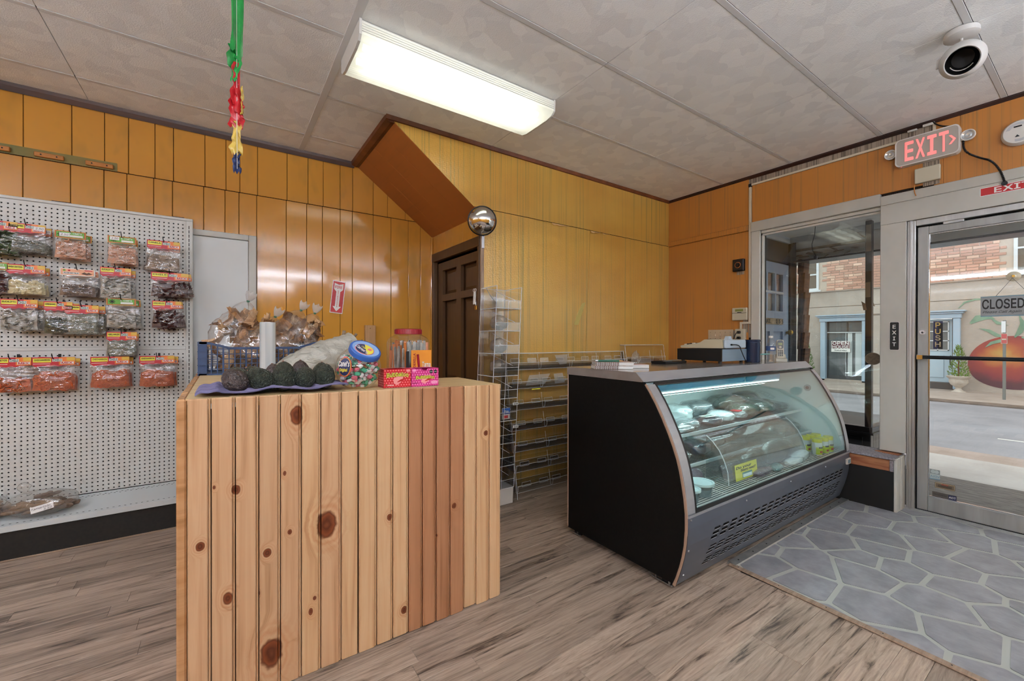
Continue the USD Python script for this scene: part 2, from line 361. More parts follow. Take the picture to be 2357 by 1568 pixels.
# ---- floor of laminate strips
fl = thing('floor', kind=K)
obj('subfloor', MB().box(X0, Y0, -.06, XW, YL, -.004), 'dark_joint', fl)
w = .0925
def plank(x0, x1, y, wd=w, nm='plank', kd=None):
    obj(nm, MB().bev(x0 + .0004, y + .0004, -.006, x1 - .0004, y + wd - .0004, rng.uniform(-.0004, .0004), .0009), 'laminate', fl, kind=kd)
y, row = .12, 0
while y < 3.46:
    xr = 2.24 if y + w < 1.2 else 4.07
    xl = -1.35 if y > 1.6 else max(-.4, -.35 + (1.9 - y) * .45) if y > .9 else .35
    x = xl - rng.uniform(.1, .9)
    while x < xr:
        x1 = x + rng.choice([.58, .9, 1.2, 1.2])
        plank(x, min(x1, xr), y); x = x1
    y += w; row += 1
rest = MB(); yy = Y0
while yy < 3.79:
    ye = yy + .185
    for a, b in ((X0, -.9 if yy > 1.6 else .1),):
        if yy > 3.46 or yy < .12 or a < -2.3: rest.box(a, yy, -.006, (4.05 if yy > 3.5 else 2.24) if yy > 3.46 or yy < -.05 else b - .9, ye - .001, -.0008)
    yy = ye
obj('plank', rest, 'laminate', fl, kind='stuff')
# ---- printed stone sheet by the entrance, a strip of wood along its edge
A = [(2.272, 1.2), (2.243, .28), (2.215, -.75), (4.06, -.75), (4.06, 1.2)]
reg = Polygon(A)
sf = thing('floor_entrance', kind=K)
obj('grout', MB().prism(reg, .0035, (0, 0, 0)), 'grout_print', sf)
r2 = random.Random(21); seeds = []
for i in range(-2, 9):
    for j in range(-3, 12):
        seeds.append((2.1 + i * .29 + (j % 2) * .145 + r2.uniform(-.075, .075), -.9 + j * .205 + r2.uniform(-.06, .06)))
ang = math.radians(-24); ca, sa = math.cos(ang), math.sin(ang); ctr = np.array([3.1, .3])
S2 = (np.array(seeds) - ctr) @ np.array([[ca, sa], [-sa, ca]]) + ctr
vor = Voronoi(S2)
for ri in vor.point_region:
    reg_i = vor.regions[ri]
    if -1 in reg_i or len(reg_i) < 3: continue
    p = Polygon(vor.vertices[reg_i]).buffer(-.0095 - .003 * r2.random(), join_style=2).buffer(-.012).buffer(.012, quad_segs=3).intersection(reg)
    if p.is_empty or p.area < .0006 or p.geom_type != 'Polygon': continue
    obj('stone', MB().prism(p.simplify(.002), .0022, (0, 0, .0035)), 'slate_print', sf)
e0, e1 = np.array([2.262, 1.205]), np.array([2.2, -.75]); dd = (e1 - e0) / np.linalg.norm(e1 - e0)
th = thing('trim_1', kind=K)
obj('edge_strip', MB().bev(0, -.016, 0, np.linalg.norm(e1 - e0), .016, .010, .004, M=frame((*e0, 0), (*dd, 0), (-dd[1], dd[0], 0))), 'threshold_wood', th)
m = MB()
for k in range(9):
    q = e0 + dd * (.05 + k * .2); m.cyl((*q, .009), (*q, .0108), .0035, .0025, 8)
obj('screw_heads', m, 'dark_metal', th, kind='stuff')
# ---- ceiling: panels, flat strips along x, open joints along y
ce = thing('ceiling', kind=K)
obj('deck', MB().box(X0 - .1, Y0 - .1, ZC + .012, XW + .05, YL + .1, ZC + .08), 'dark_joint', ce)
gx = [.524 + 1.232 * k for k in range(-4, 4)]; gy = [-.178 + .604 * k for k in range(-5, 7)]; gy[5:] = [-.178, .426, 1.03, 1.633, 2.237, 2.857, 3.478]
gy = sorted(set([round(v, 3) for v in gy]))
xs = [X0] + [v for v in gx if X0 + .05 < v < XW - .05] + [XW]; ys = [Y0] + [v for v in gy if Y0 + .05 < v < YL - .05] + [YL]
for a, b in zip(xs, xs[1:]):
    for c, d in zip(ys, ys[1:]):
        obj('panel', MB().bev(a + .0015, c + (.0155 if c > Y0 else .001), ZC, b - .0015, d - (.0155 if d < YL else .001), ZC + .012, .0012), 'ceiling_panel', ce)
for v in ys[1:-1]:
    for a, b in zip(xs, xs[1:]): obj('strip', MB().bev(a + .002, v - .0135, ZC - .0015, b - .002, v + .0145, ZC + .004, .0012), 'ceiling_strip', ce)
for v in xs[1:-1]:
    if abs(v - .524) < .01: obj('strip', MB().bev(v - .02, Y0, ZC - .003, v + .02, YL, ZC + .001, .0012), 'ceiling_strip', ce)
# ---- far wall of vertical boards in two tiers
up = [-.997, -.789, -.637, -.52, -.384, -.284, -.105, .021, .108, .223, .425, .577, .693, .827, .93, 1.106, 1.235, 1.40, 1.55, 1.668]
lo = [-.999, -.795, -.641, -.529, -.391, -.29, -.113, .015, .102, .217, .419, .567, .686, .827, .927, 1.106, 1.267, 1.431, 1.55, 1.668]
def extend(e):
    e = list(e); r = random.Random(3)
    while e[0] > X0: e.insert(0, e[0] - r.choice([.1, .2, .13, .15]))
    e[0] = X0; return e
wl = thing('wall_left', kind=K)
obj('backing', MB().box(X0, YL + .006, 0, 4.2, YL + .1, ZC + .01), 'dark_joint', wl)
for e, z0, z1 in ((extend(up), 2.331, ZC), (extend(lo), 0, 2.326)):
    for a, b in zip(e, e[1:]):
        obj('board', MB().bev(a + .0016, YL - .002 + rng.uniform(0, .0015), z0, b - .0016, YL + .008, z1, .002), 'orange_board_paint', wl)
tr = thing('trim_2', kind=K)
obj('moulding', MB().prism([(0, 0), (.0, -.045), (-.008, -.05), (-.02, -.02), (-.024, 0)], 4.54, (-3.6, YL, ZC), (0, 1, 0), (0, 0, 1)), 'brown_trim', tr)
# ---- stair enclosure: yellow wall, sloping soffit, end wall
wb = thing('wall_back', kind=K)
Z2 = 2.2
def yprism(poly, d, y, name, mat, parent): return obj(name, MB().prism(poly, d, (0, y, 0), (1, 0, 0), (0, 0, 1)), mat, parent)
yprism([(1.672, .0), (XW, 0), (XW, ZC), (.93, ZC), (1.672, Z2)], -.05, YY + .004, 'backing', 'dark_joint', wb)   # U x W = -y, so -d goes to +y
yprism([(1.674, 2.252), (4.075, 2.252), (4.075, ZC), (.935, ZC), (1.60, 2.252)], .006, YY + .004, 'panel', 'yellow_wall_paint', wb)
yprism([(1.674, 0), (2.742, 0), (2.852, 2.246), (1.674, 2.246)], .009, YY + .004, 'panel', 'yellow_wall_paint', wb)
yprism([(2.746, 0), (4.075, 0), (4.075, 2.246), (2.856, 2.246)], .0085, YY + .004, 'panel', 'yellow_wall_paint', wb)
yprism([(1.62, 2.2525), (1.674, 2.2525), (1.674, 2.205)], .006, YY + .004, 'panel', 'yellow_wall_paint', wb)
plain('torn_paper', '#d9b27a', .7)
for x, l, hh in ((2.385, .2, .022), (2.86, .13, .02), (3.02, .1, .01), (2.2, .12, .006)):
    m = MB(); n = 9; P = []
    for i in range(n):
        u = i / (n - 1); q = hh * (1 - u) ** .7 * (.7 + .6 * rng.random())
        P.append([(x + l * u, YY - .006, 2.246), (x + l * u, YY - .012 - .006 * (1 - u), 2.246 - q)])
    P = np.array(P); m.grid(P); m.grid(P[::-1] + np.array([0, .001, 0])); obj('torn_edge', m, 'torn_paper', wb)
# window reflection on the embossed wall, put into the colour as a patch
m = MB()
m.prism(Polygon([(2.86, 1.58), (2.79, 1.575), (2.70, 1.36), (2.66, 1.36), (2.69, 1.44), (2.755, 1.55)]).buffer(.006), .0012, (0, YY - .005, 0), (1, 0, 0), (0, 0, 1))
plain('wall_glare_paint', '#b3a054', .5); obj('filler_patch', m, 'wall_glare_paint', wb)
so = thing('trim_3', kind=K)      # the soffit under the stair
slope = np.array([XE - .93, 0, Z2 - ZC]); sl = np.linalg.norm(slope); su = slope / sl; nrm = np.cross((0, 1, 0), su)
k = 4; wid = (YL - YY) / k
for i in range(k):
    obj('soffit_board', MB().bev(0, i * wid + .0008, 0, sl, (i + 1) * wid - .0008, .03, .0012, M=frame((.93, YY + .002, ZC), su, (0, 1, 0))), 'soffit_shade_paint', so)
obj('soffit_backing', MB().box(0.05, .01, .031, sl - .05, YL - YY - .01, .05, M=frame((.93, YY + .002, ZC), su, (0, 1, 0))), 'dark_joint', so)
obj('moulding', MB().prism([(0, 0), (-.02, -.0), (-.016, -.028), (.02, -.04), (.05, -.036)], -(YL - YY - .02), (.932, YY, ZC), (1, 0, 0), (0, 0, 1)), 'rust_trim', so)
obj('moulding', MB().prism([(0, 0), (0, -.03), (-.012, -.026), (-.02, 0)], 3.16, (.915, YY, ZC), (0, 1, 0), (0, 0, 1)), 'rust_trim', so)
we = thing('wall_end', kind=K)
ez = [2.853, 2.99, 3.16, 3.36, 3.5, 3.66, 3.79]
for a, b in zip(ez, ez[1:]): obj('board', MB().bev(XE, a + .001, 2.03, XE + .02, b - .001, 2.24, .0015), 'orange_board_paint', we)
obj('corner_strip', MB().bev(XE - .012, YY - .02, 0, XE + .016, YY + .002, 2.035, .004), 'threshold_wood', we)
obj('corner_strip', MB().bev(XE - .02, 3.765, 0, XE - .002, YL, 2.2, .004), 'orange_board_paint', we)
d1 = thing('door_1', kind=K)
obj('head_casing', MB().bev(XE - .015, 2.86, 1.955, XE + .03, YL - .004, 2.034, .003), 'brown_door_paint', d1)
obj('jamb', MB().bev(XE - .014, 3.722, 0, XE + .03, YL - .004, 1.954, .003), 'brown_door_paint', d1)
obj('jamb', MB().bev(XE - .014, 2.862, 0, XE + .03, 2.893, 1.954, .003), 'brown_door_paint', d1)
# six-panel leaf: stiles and rails round recessed panels with a raised field
ya, yb, za, zb = 2.896, 3.70, .01, 1.935; xf = XE + .022
lf = MB(); holes = []
cols = [(2.965, 3.235), (3.32, 3.60)]; rows_ = [(1.635, 1.86), (.86, 1.575), (.2, .76)]
face = sbox(ya, za, yb, zb)
for c0, c1 in cols:
    for r0, r1 in rows_: holes.append(sbox(c0, r0, c1, r1))
lf.prism(face.difference(unary_union(holes)), -.03, (xf, 0, 0), (0, 1, 0), (0, 0, 1)); lf.box(xf + .014, ya, za, xf + .03, yb, zb)
# prism goes to -x for negative d with U x W = +x, so shift it behind the face
leaf = obj('leaf', MB().mb(lf, T(.03, 0, 0)), 'brown_door_paint', d1)
for c0, c1 in cols:
    for r0, r1 in rows_:
        p = MB(); g = .03
        a0, a1, b0, b1 = c0 + .004, c1 - .004, r0 + .004, r1 - .004; x1, x2 = xf + .043, xf + .034
        P = [[(x1, a0, b0), (x1, a1, b0), (x1, a1, b1), (x1, a0, b1)], [(x2, a0 + g, b0 + g), (x2, a1 - g, b0 + g), (x2, a1 - g, b1 - g), (x2, a0 + g, b1 - g)]]
        p.grid(np.array(P), closed_v=True); p.quad(*P[1]); obj('raised_panel', p, 'brown_door_paint', d1)
hs = MB().bev(xf + .004, 2.92, 1.46, xf + .03, 2.95, 1.56, .004); obj('hasp', hs, 'dark_metal', d1)
# ---- white door in the far wall behind the shelving
d2 = thing('door_2', kind=K)
obj('casing', MB().bev(.163, YL - .03, 0, .214, YL, 2.008, .004).bev(-.36, YL - .03, 1.966, .1625, YL, 2.008, .004), 'grey_white_paint', d2)
obj('leaf', MB().bev(-.36, YL - .018, .01, .161, YL - .001, 1.964, .003), 'white_door_paint', d2)
# ---- street wall
ws = thing('wall_street', kind=K)
def xbox(y0, y1, z0, z1, d=.008, x=XW): return MB().bev(x - d, y0, z0, x + .04, y1, z1, .002)
obj('backing', MB().box(XW + .002, 1.885, 0, XW + .1, YL + .05, ZC + .01).box(XW + .002, Y0, 2.29, XW + .1, 1.885, ZC + .01), 'dark_joint', ws)
obj('panel', xbox(1.992, YY, 0, 2.24), 'street_wall_paint', ws)
obj('panel', xbox(1.992, YY, 2.297, ZC), 'street_wall_paint', ws)
obj('batten', MB().bev(XW - .022, 1.992, 2.242, XW, YY - .003, 2.296, .006), 'street_wall_paint', ws)
obj('panel', xbox(.745, 1.962, 2.312, 2.655), 'street_wall_paint', ws)
obj('panel', xbox(.62, .744, 2.62, ZC), 'street_wall_paint', ws)
obj('panel', xbox(.70, .7445, 2.29, 2.655), 'street_wall_paint', ws)
obj('panel', xbox(-.6, .619, 2.29, ZC), 'street_wall_paint', ws)
obj('panel', xbox(.619, .6995, 2.29, 2.619), 'street_wall_paint', ws)
obj('panel', xbox(Y0, -.601, 2.29, ZC), 'street_wall_paint', ws)
obj('bare_strip', MB().box(XW - .001, 1.963, 1.24, XW + .003, 1.993, ZC).box(XW - .001, .744, 2.655, XW + .003, 1.963, ZC), 'bare_panel', ws)
obj('bare_strip', MB().box(XW - .0098, .715, 2.30, XW - .0088, .80, 2.50), 'bare_panel', ws)
obj('bare_strip', MB().box(XW - .0098, 1.994, 1.29, XW - .0088, 2.04, 1.43).box(XW - .0098, 2.03, 1.84, XW - .0088, 2.10, 1.872).box(XW - .0098, 2.085, 1.24, XW - .0088, 2.135, 1.31), 'bare_panel', ws)
tr4 = thing('trim_4', kind=K)
obj('moulding', MB().prism([(0, 0), (-.014, -.0), (-.014, -.012), (0, -.03)], YY - Y0, (XW - .006, YY, ZC), (1, 0, 0), (0, 0, 1)), 'dark_trim', tr4)
# white woodwork round the window and over the door
wh = thing('trim_5', kind=K)
obj('head_board', MB().bev(XW - .03, 1.028, 2.222, XW + .08, 1.962, 2.311, .003), 'grey_white_paint', wh)
obj('head_board', MB().bev(XW - .03, -2.95, 2.22, XW + .08, 1.0275, 2.288, .003), 'grey_white_paint', wh)
obj('head_board', MB().bev(XW - .028, -2.95, 2.074, XW + .08, 1.0275, 2.2195, .003), 'grey_white_paint', wh)
obj('window_casing', MB().bev(XW - .022, 1.886, .38, XW + .08, 1.962, 2.2215, .003), 'white_paint', wh)
obj('mullion', MB().bev(XW - .028, .882, .4, XW + .08, 1.0275, 2.0735, .003), 'grey_white_paint', wh)
obj('mullion', MB().bev(XW - .028, -.35, 0, XW + .08, -.17, 2.0735, .003), 'grey_white_paint', wh)
w1 = thing('window_1', kind=K)
obj('glass', MB().bev(XW + .05, 1.03, .38, XW + .056, 1.885, 2.222, .001), 'window_glass', w1)
obj('head_bead', MB().bev(XW + .0, 1.03, 2.196, XW + .048, 1.885, 2.2215, .004).bev(XW + .02, 1.03, 2.178, XW + .048, 1.885, 2.195, .003), 'white_paint', w1)
obj('side_bead', MB().bev(XW + .02, 1.0285, .39, XW + .048, 1.036, 2.178, .002).bev(XW + .01, 1.872, .39, XW + .048, 1.8855, 2.178, .003), 'white_paint', w1)
w2 = thing('window_2', kind=K)  # unseen, right of the door, placed for daylight and case reflections
obj('glass', MB().bev(XW + .05, -2.9, .4, XW + .056, -.35, 2.074, .001), 'window_glass', w2)
obj('casing', MB().bev(XW - .03, Y0, 0, XW + .09, -2.9, 2.29, .003).bev(XW - .02, -2.9, 0, XW + .08, -.35, .4, .003), 'grey_white_paint', w2)
# low bulkhead under the window
bk = thing('wall_bulkhead', kind=K)
obj('face', MB().box(3.902, .912, 0, 4.2, YY, .285), 'black_paint', bk)
obj('rail', MB().bev(3.9, .935, .286, 4.2, YY, .366, .003), 'raw_wood', bk)
obj('rail_end', MB().bev(3.899, .912, .286, 4.2, .934, .366, .002), 'ledge_stone', bk)
m = MB(); P = []
for i in range(40):
    yv = .9 + (YY - .9) * i / 39
    P.append([(3.885 + .008 * math.sin(i * 2.3) * rng.random(), yv, .372), (3.885 + .006 * rng.random(), yv, .384 + .003 * rng.random()), (XW + .06, yv, .39)])
P = np.array(P); m.grid(P[::-1]); m.box(3.9, .9, .367, XW + .06, YY, .372); obj('ledge_top', m, 'ledge_stone', bk)
obj('end_board', MB().bev(3.898, .893, 0, 3.985, .911, .38, .003).bev(3.986, .889, 0, XW, .911, .385, .003), 'grey_white_paint', bk)
obj('worn_edge', MB().prism(Polygon([(4.0, .91), (4.07, .905), (4.07, 1.03), (4.03, 1.05), (4.01, 1.0)]), .004, (0, 0, .388)), 'raw_wood', bk)
# ---- the rest of the room, behind the camera
wr = thing('wall_right', kind=K)
x = X0
while x < XW:
    x1 = min(XW, x + rng.choice([.2, .3, .4])); obj('board', MB().bev(x + .001, Y0 - .02, 0, x1 - .001, Y0, ZC, .002), 'orange_board_paint', wr); x = x1
wq = thing('wall_rear', kind=K); y = Y0
while y < YL:
    y1 = min(YL, y + rng.choice([.2, .3, .4])); obj('board', MB().bev(X0 - .02, y + .001, 0, X0, y1 - .001, ZC, .002), 'orange_board_paint', wq); y = y1
# ---- ceiling fixtures: white tray, prismatic lens, two tubes behind it
plain('tube_light', '#ffffff', .5, emis='#fbfdf2', estr=TUBE_STRENGTH)
M_('prism_lens', {'t': ('transparent_bsdf', {'color': (.92, .93, .9)}), 'd': ('diffuse_bsdf', {'color': (.8, .8, .76)}), 'tl': ('translucent_bsdf', {'color': (.9, .9, .86)}), 'a': ('mix_closure', {'fac': .5}), 'x': ('mix_closure', {'fac': .72}),
    'e': ('emission', {'color': (1, .99, .93), 'strength': LENS_STRENGTH}), 'ad': ('add_closure', {}), 'g': ('glossy_bsdf', {'roughness': .25}), 'y': ('mix_closure', {'fac': .05})},
    [('d.BSDF', 'a.closure1'), ('tl.BSDF', 'a.closure2'), ('t.BSDF', 'x.closure1'), ('a.closure', 'x.closure2'), ('x.closure', 'y.closure1'), ('g.BSDF', 'y.closure2'), ('y.closure', 'ad.closure1'), ('e.emission', 'ad.closure2')], 'ad.closure')
plain('fixture_white', '#cfcfc8', .4)
def fixture(x0, y0, label, grp=None):
    L, W, H = 1.215, .375, .1
    t = thing('ceiling_light', label, 'ceiling light', (x0, y0, ZC - .004), group=grp)
    z = ZC - .004
    obj('tray', MB().box(x0 + .01, y0 + .01, z - .012, x0 + L - .01, y0 + W - .01, z), 'fixture_white', t)
    prof = [(0, -.012), (.004, -.07), (.03, -.09), (.08, -.098), (W - .08, -.098), (W - .03, -.09), (W - .004, -.07), (W, -.012)]
    P = np.array([[(xx, y0 + a, z + b) for a, b in prof] for xx in (x0 + .012, x0 + L - .012)])
    m = MB().grid(P); n = 5
    for k in range(n): pass
    obj('lens', m, 'prism_lens', t, smooth=40)
    for xx in (x0, x0 + L - .012):
        obj('end_cap', MB().prism([(a, b - .002) for a, b in prof] + [(W, 0), (0, 0)], .012, (xx, y0, z), (0, 1, 0), (0, 0, 1)), 'fixture_white', t)
    for yy in (.125, .25): obj('tube', MB().cyl((x0 + .05, y0 + yy, z - .052), (x0 + L - .05, y0 + yy, z - .052), .017, n=10), 'tube_light', t)
    m = MB()
    for k in range(4):
        for q in (0.002, W - .008): m.box(x0 + .012, y0 + q - .001, z - .024 - k * .011, x0 + L - .012, y0 + q + .007, z - .021 - k * .011)
    obj('ribs', m, 'fixture_white', t, kind='stuff')
    return t
fixture(.535, 2.055, 'white fluorescent ceiling light with prismatic lens above the pine counter')
plain('unseen_strip_tube', '#ffffff', .5, emis='#e4eeff', estr=UNSEEN_STRIP_STRENGTH)
def strip(x0, y0, L, along, up, label, grp):  # unseen lamp; with up set, the housing sits below and light goes to the ceiling
    t = thing('strip_light', label, 'strip light', (x0, y0, 2.30), group=grp); d = np.array([1., 0, 0]) if along == 'x' else np.array([0, 1., 0]); n = np.array([-d[1], d[0], 0]); o = np.array([x0, y0, 2.30])
    obj('housing', MB().bev(0, -.05, .03, L, .05, .08, .006, M=frame(o, d, n)) if not up else MB().bev(0, -.14, -.05, L, .14, -.03, .006, M=frame(o, d, n)), 'fixture_white', t)
    for s_ in (-.075, .075): obj('tube', MB().cyl(o + n * s_ + d * .03, o + n * s_ + d * (L - .03), .019, n=8), 'unseen_strip_tube', t)
    for q in (.2, L - .2): obj('chain', MB().cyl(o + d * q + np.array([0, 0, -.03 if up else .08]), o + d * q + np.array([0, 0, ZC - 2.30 - .002]), .004, n=6), 'steel', t)
    return t
SG = 'strip lights hanging further back in the shop'; SL = 'bare tube strip light hanging further back in the shop'
for a in UNSEEN_STRIPS: strip(*a, SL, SG)
# ---- glazed shop door
d3 = thing('door_3', kind=K)
GX = 4.10
plain('door_gap', '#08090a', .8)
obj('frame', MB().bev(XW - .012, .836, 0, XW + .07, .8815, 2.073, .003).bev(XW - .02, .852, 0, XW - .0125, .868, 2.073, .002), 'aluminium', d3)
obj('frame', MB().bev(XW - .012, -.168, 2.03, XW + .07, .835, 2.073, .003), 'aluminium', d3)
obj('frame', MB().bev(XW - .012, -.168, 0, XW + .07, -.12, 2.029, .003), 'aluminium', d3)
obj('gap', MB().box(XW + .02, -.12, .012, XW + .03, .836, 2.03).box(XW + .02, .77, .012, XW + .03, .836, 2.03) if False else MB().box(XW + .03, .828, .012, XW + .045, .8365, 2.03).box(XW + .03, -.12, 2.018, XW + .045, .836, 2.031), 'door_gap', d3)
def stile(y0, y1, z0, z1): return obj('stile', MB().bev(XW + .002, y0, z0, XW + .052, y1, z1, .003), 'dull_aluminium', d3)
stile(.772, .828, .02, 2.02); stile(-.12, -.06, .02, 2.02)
obj('rail', MB().bev(XW + .002, -.059, .02, XW + .052, .771, .122, .003), 'dull_aluminium', d3)
obj('rail', MB().bev(XW + .002, -.059, 1.966, XW + .052, .771, 2.018, .003), 'dull_aluminium', d3)
obj('glass', MB().bev(GX, -.062, .12, GX + .006, .774, 1.968, .001), 'window_glass', d3)
obj('glazing_bead', MB().bev(GX - .014, .766, .123, GX - .001, .7715, 1.965, .001).bev(GX - .014, -.058, .1225, GX - .001, .766, .128, .001).bev(GX - .014, -.058, 1.96, GX - .001, .766, 1.9655, .001), 'chrome', d3)
obj('pivot', MB().bev(XW - .006, .60, 2.012, XW + .03, .70, 2.034, .003), 'aluminium', d3)
obj('lock', MB().cyl((XW - .006, .80, 1.275), (XW + .004, .80, 1.275), .016, .016, 20).cyl((XW - .008, .80, 1.275), (XW - .005, .80, 1.275), .008, .008, 12), 'steel', d3)
obj('lock_core', MB().cyl((XW - .0105, .80, 1.273), (XW - .0075, .80, 1.273), .006, .006, 12), 'black_plastic', d3)
pb = MB().cyl((4.035, .815, 1.10), (4.035, -.1, 1.10), .0125, .0125, 12); obj('push_bar', pb, 'dark_metal', d3)
obj('push_bar_bracket', MB().bev(4.02, .79, 1.083, XW + .004, .822, 1.117, .003).bev(4.02, -.11, 1.083, XW + .004, -.08, 1.117, .003), 'chrome', d3)
ts = thing('trim_6', kind=K)
obj('threshold', MB().prism([(XW - .03, .004), (XW - .01, .018), (XW + .11, .018), (XW + .13, .0)], 1.05, (0, .884, 0), (1, 0, 0), (0, 0, 1)), 'dull_aluminium', ts)
m = MB()
for k in range(3): m.box(XW - .004 + k * .02, -.16, .018, XW + .002 + k * .02, .88, .022)
obj('threshold_ribs', m, 'dark_metal', ts, kind='stuff')
# ---- signs and stickers on the door and beside it
def sticker(name, label, cat, y0, y1, z0, z1, mat, x=GX, th=.0008):
    return thing(name, label, cat, (x - th, (y0 + y1) / 2, (z0 + z1) / 2)), (x - th, x)
def on_glass(parent, text, h, y, z, mat, x, mirror=False, bold=False, fit=None, name='lettering', slant=0.):
    v, f = lettering(text, h, (x, y, z), (0, -1, 0), (0, 0, 1), .0006, bold, fit, mirror=mirror, slant=slant)
    # U x W points to -x: towards the room
    return obj(name, MB().add(v, f), mat, parent)
gx = GX - .001
def plate(parent, name, y0, y1, z0, z1, mat, x, th=.0006, r=0.):
    p = sbox(y0 + r, z0 + r, y1 - r, z1 - r)
    p = p.buffer(r, quad_segs=4) if r else p
    return obj(name, MB().prism(p, th, (x + th / 2, 0, 0), (0, -1, 0), (0, 0, 1)) if False else MB().prism(affinity.scale(p, -1, 1, origin=(0, 0)), th, (x + th / 2, 0, 0), (0, -1, 0), (0, 0, 1)), mat, parent)
plain('sticker_grey', '#7d8785', .5); plain('sticker_blue', '#6f8e9c', .5); plain('sticker_pale', '#a9b5b3', .5); plain('sticker_brown', '#6d5f4c', .5); plain('sticker_dark', '#57504a', .5); plain('sticker_navy', '#2b2f52', .5); plain('sticker_tan', '#b09f7c', .5); plain('oval_brown', '#63543f', .6, var='#4b3f30', vscale=(60, 60, 60)); plain('gold_print', '#b9a15c', .4, metal=.4)
s = thing('card_sticker', 'grey card brand sticker seen from behind at the bottom corner of the glass door', 'sticker', (gx, .739, .278))
plate(s, 'backing', .7135, .765, .244, .314, 'sticker_pale', gx); plate(s, 'top_band', .7135, .765, .283, .314, 'sticker_grey', gx - .0008)
plate(s, 'bottom_band', .7135, .765, .244, .252, 'sticker_blue', gx - .0008)
obj('discs', MB().prism(Point(-.731, .2985).buffer(.012).union(Point(-.748, .2985).buffer(.012)), .0004, (gx - .0012, 0, 0), (0, -1, 0), (0, 0, 1)), 'sticker_pale', s)
on_glass(s, 'VISA', .014, .739, .266, 'sticker_blue', gx - .0008, mirror=True, bold=True)
s = thing('notice_sticker', 'small brown notice sticker with red heading low on the glass door', 'sticker', (gx, .689, .21))
plate(s, 'backing', .640, .739, .190, .230, 'sticker_brown', gx, r=.004); plate(s, 'border', .643, .736, .193, .227, 'sticker_tan', gx - .0008, r=.003); plate(s, 'panel', .645, .734, .195, .225, 'sticker_brown', gx - .0014, r=.003)
on_glass(s, 'NOTICE', .006, .689, .219, 'red_print', gx - .002, bold=True)
m = MB()
for k in range(4): m.box(gx - .0024, .655, .2005 + k * .0042, gx - .002, .724, .2025 + k * .0042)
obj('small_print', m, 'black_print', s, kind='stuff')
s = thing('security_sticker', 'dark security sticker with a navy square at the lowest corner of the glass door', 'sticker', (gx, .69, .142))
plate(s, 'backing', .632, .752, .125, .160, 'sticker_dark', gx); plate(s, 'logo_square', .634, .672, .127, .158, 'sticker_navy', gx - .0008)
on_glass(s, 'ADT', .012, .653, .1425, 'white_print', gx - .0014, bold=True); on_glass(s, 'Secured by', .009, .712, .145, 'black_print', gx - .0008)
s = thing('push_sticker', 'tall dark PUSH sticker with gold letters on the glass door', 'sticker', (gx, .727, 1.255))
plate(s, 'backing', .703, .750, 1.158, 1.350, 'sticker_navy', gx); plate(s, 'edge', .7035, .727, 1.158, 1.335, 'black_print', gx - .0006)
for k, ch in enumerate('PUSH'): on_glass(s, ch, .034, .727, 1.325 - k * .045, 'gold_print' if k < 2 else 'sticker_tan', gx - .0012, bold=True)
s = thing('closed_sign', 'grey plastic CLOSED sign hanging from a suction hook on the glass door', 'sign', (4.09, .40, 1.436))
SX = 4.088
plate(s, 'board', .262, .526, 1.373, 1.502, 'sign_grey' if plain('sign_grey', '#8f9496', .5) else '', SX, .002); plate(s, 'top_edge', .262, .526, 1.497, 1.503, 'sticker_blue', SX - .0015, .001); plate(s, 'bottom_edge', .262, .526, 1.372, 1.379, 'sticker_blue', SX - .0015, .001)
on_glass(s, 'CLOSED', .058, .431, 1.452, 'black_print', SX - .002, bold=True, fit=.176, name='lettering'); on_glass(s, 'Please Call Again', .015, .437, 1.402, 'black_print', SX - .002, slant=.35, fit=.16)
obj('cord', MB().tube([(SX, .462, 1.50), (SX, .392, 1.612), (SX, .322, 1.50)], .0012, 6), 'dark_metal', s)
m = MB().lathe([(0, .012), (.008, .012), (.012, .006), (.03, .0), (.032, -.002)], (0, 0, 0), 20, M=T(GX - .002, .388, 1.622) @ RY(-math.pi / 2))
obj('suction_cup', m, 'suction_clear' if plain('suction_clear', '#c2bda8', .2) else '', s); obj('hook', MB().cyl((GX - .02, .388, 1.622), (GX - .012, .388, 1.622), .007), 'brass', s)
s = thing('exit_strip_sign', 'long red and white EXIT sticker on the white board above the door', 'sign', (XW - .03, .4, 2.175))
plate(s, 'backing', .22, .526, 2.149, 2.202, 'white_print', XW - .0295); plate(s, 'red_field', .2235, .5225, 2.1525, 2.1985, 'red_print', XW - .0302); on_glass(s, 'EXIT', .034, .39, 2.1755, 'white_print', XW - .0308, bold=True, fit=.15)
s = thing('exit_post_sticker', 'upright black EXIT sticker with white letters on the post beside the door', 'sign', (XW - .03, .945, 1.25))
plate(s, 'border', .917, .972, 1.145, 1.352, 'white_print', XW - .0295, r=.008); plate(s, 'backing', .9195, .9695, 1.1475, 1.3495, 'black_print', XW - .0302, r=.007)
for k, ch in enumerate('EXIT'): on_glass(s, ch, .026, .9455, 1.317 - k * .043, 'white_print', XW - .0308, bold=True)
s = thing('oval_sticker', 'plain brown oval sticker on the window glass beside the white post', 'sticker', (XW + .049, 1.087, 1.075))
obj('backing', MB().prism(affinity.scale(Point(-1.087, 1.075).buffer(1, quad_segs=12), .05, .047), .0008, (XW + .0495, 0, 0), (0, -1, 0), (0, 0, 1)), 'oval_brown', s)
obj('rim', MB().prism(affinity.scale(Point(-1.087, 1.075).buffer(1, quad_segs=12), .05, .047).difference(affinity.scale(Point(-1.087, 1.075).buffer(1, quad_segs=12), .045, .042)), .0006, (XW + .0489, 0, 0), (0, -1, 0), (0, 0, 1)), 'sticker_brown', s)
s = thing('hanging_cord', 'thin black cord with a small dark plug hanging from the head of the window', 'cord', (4.13, 1.47, 2.2))
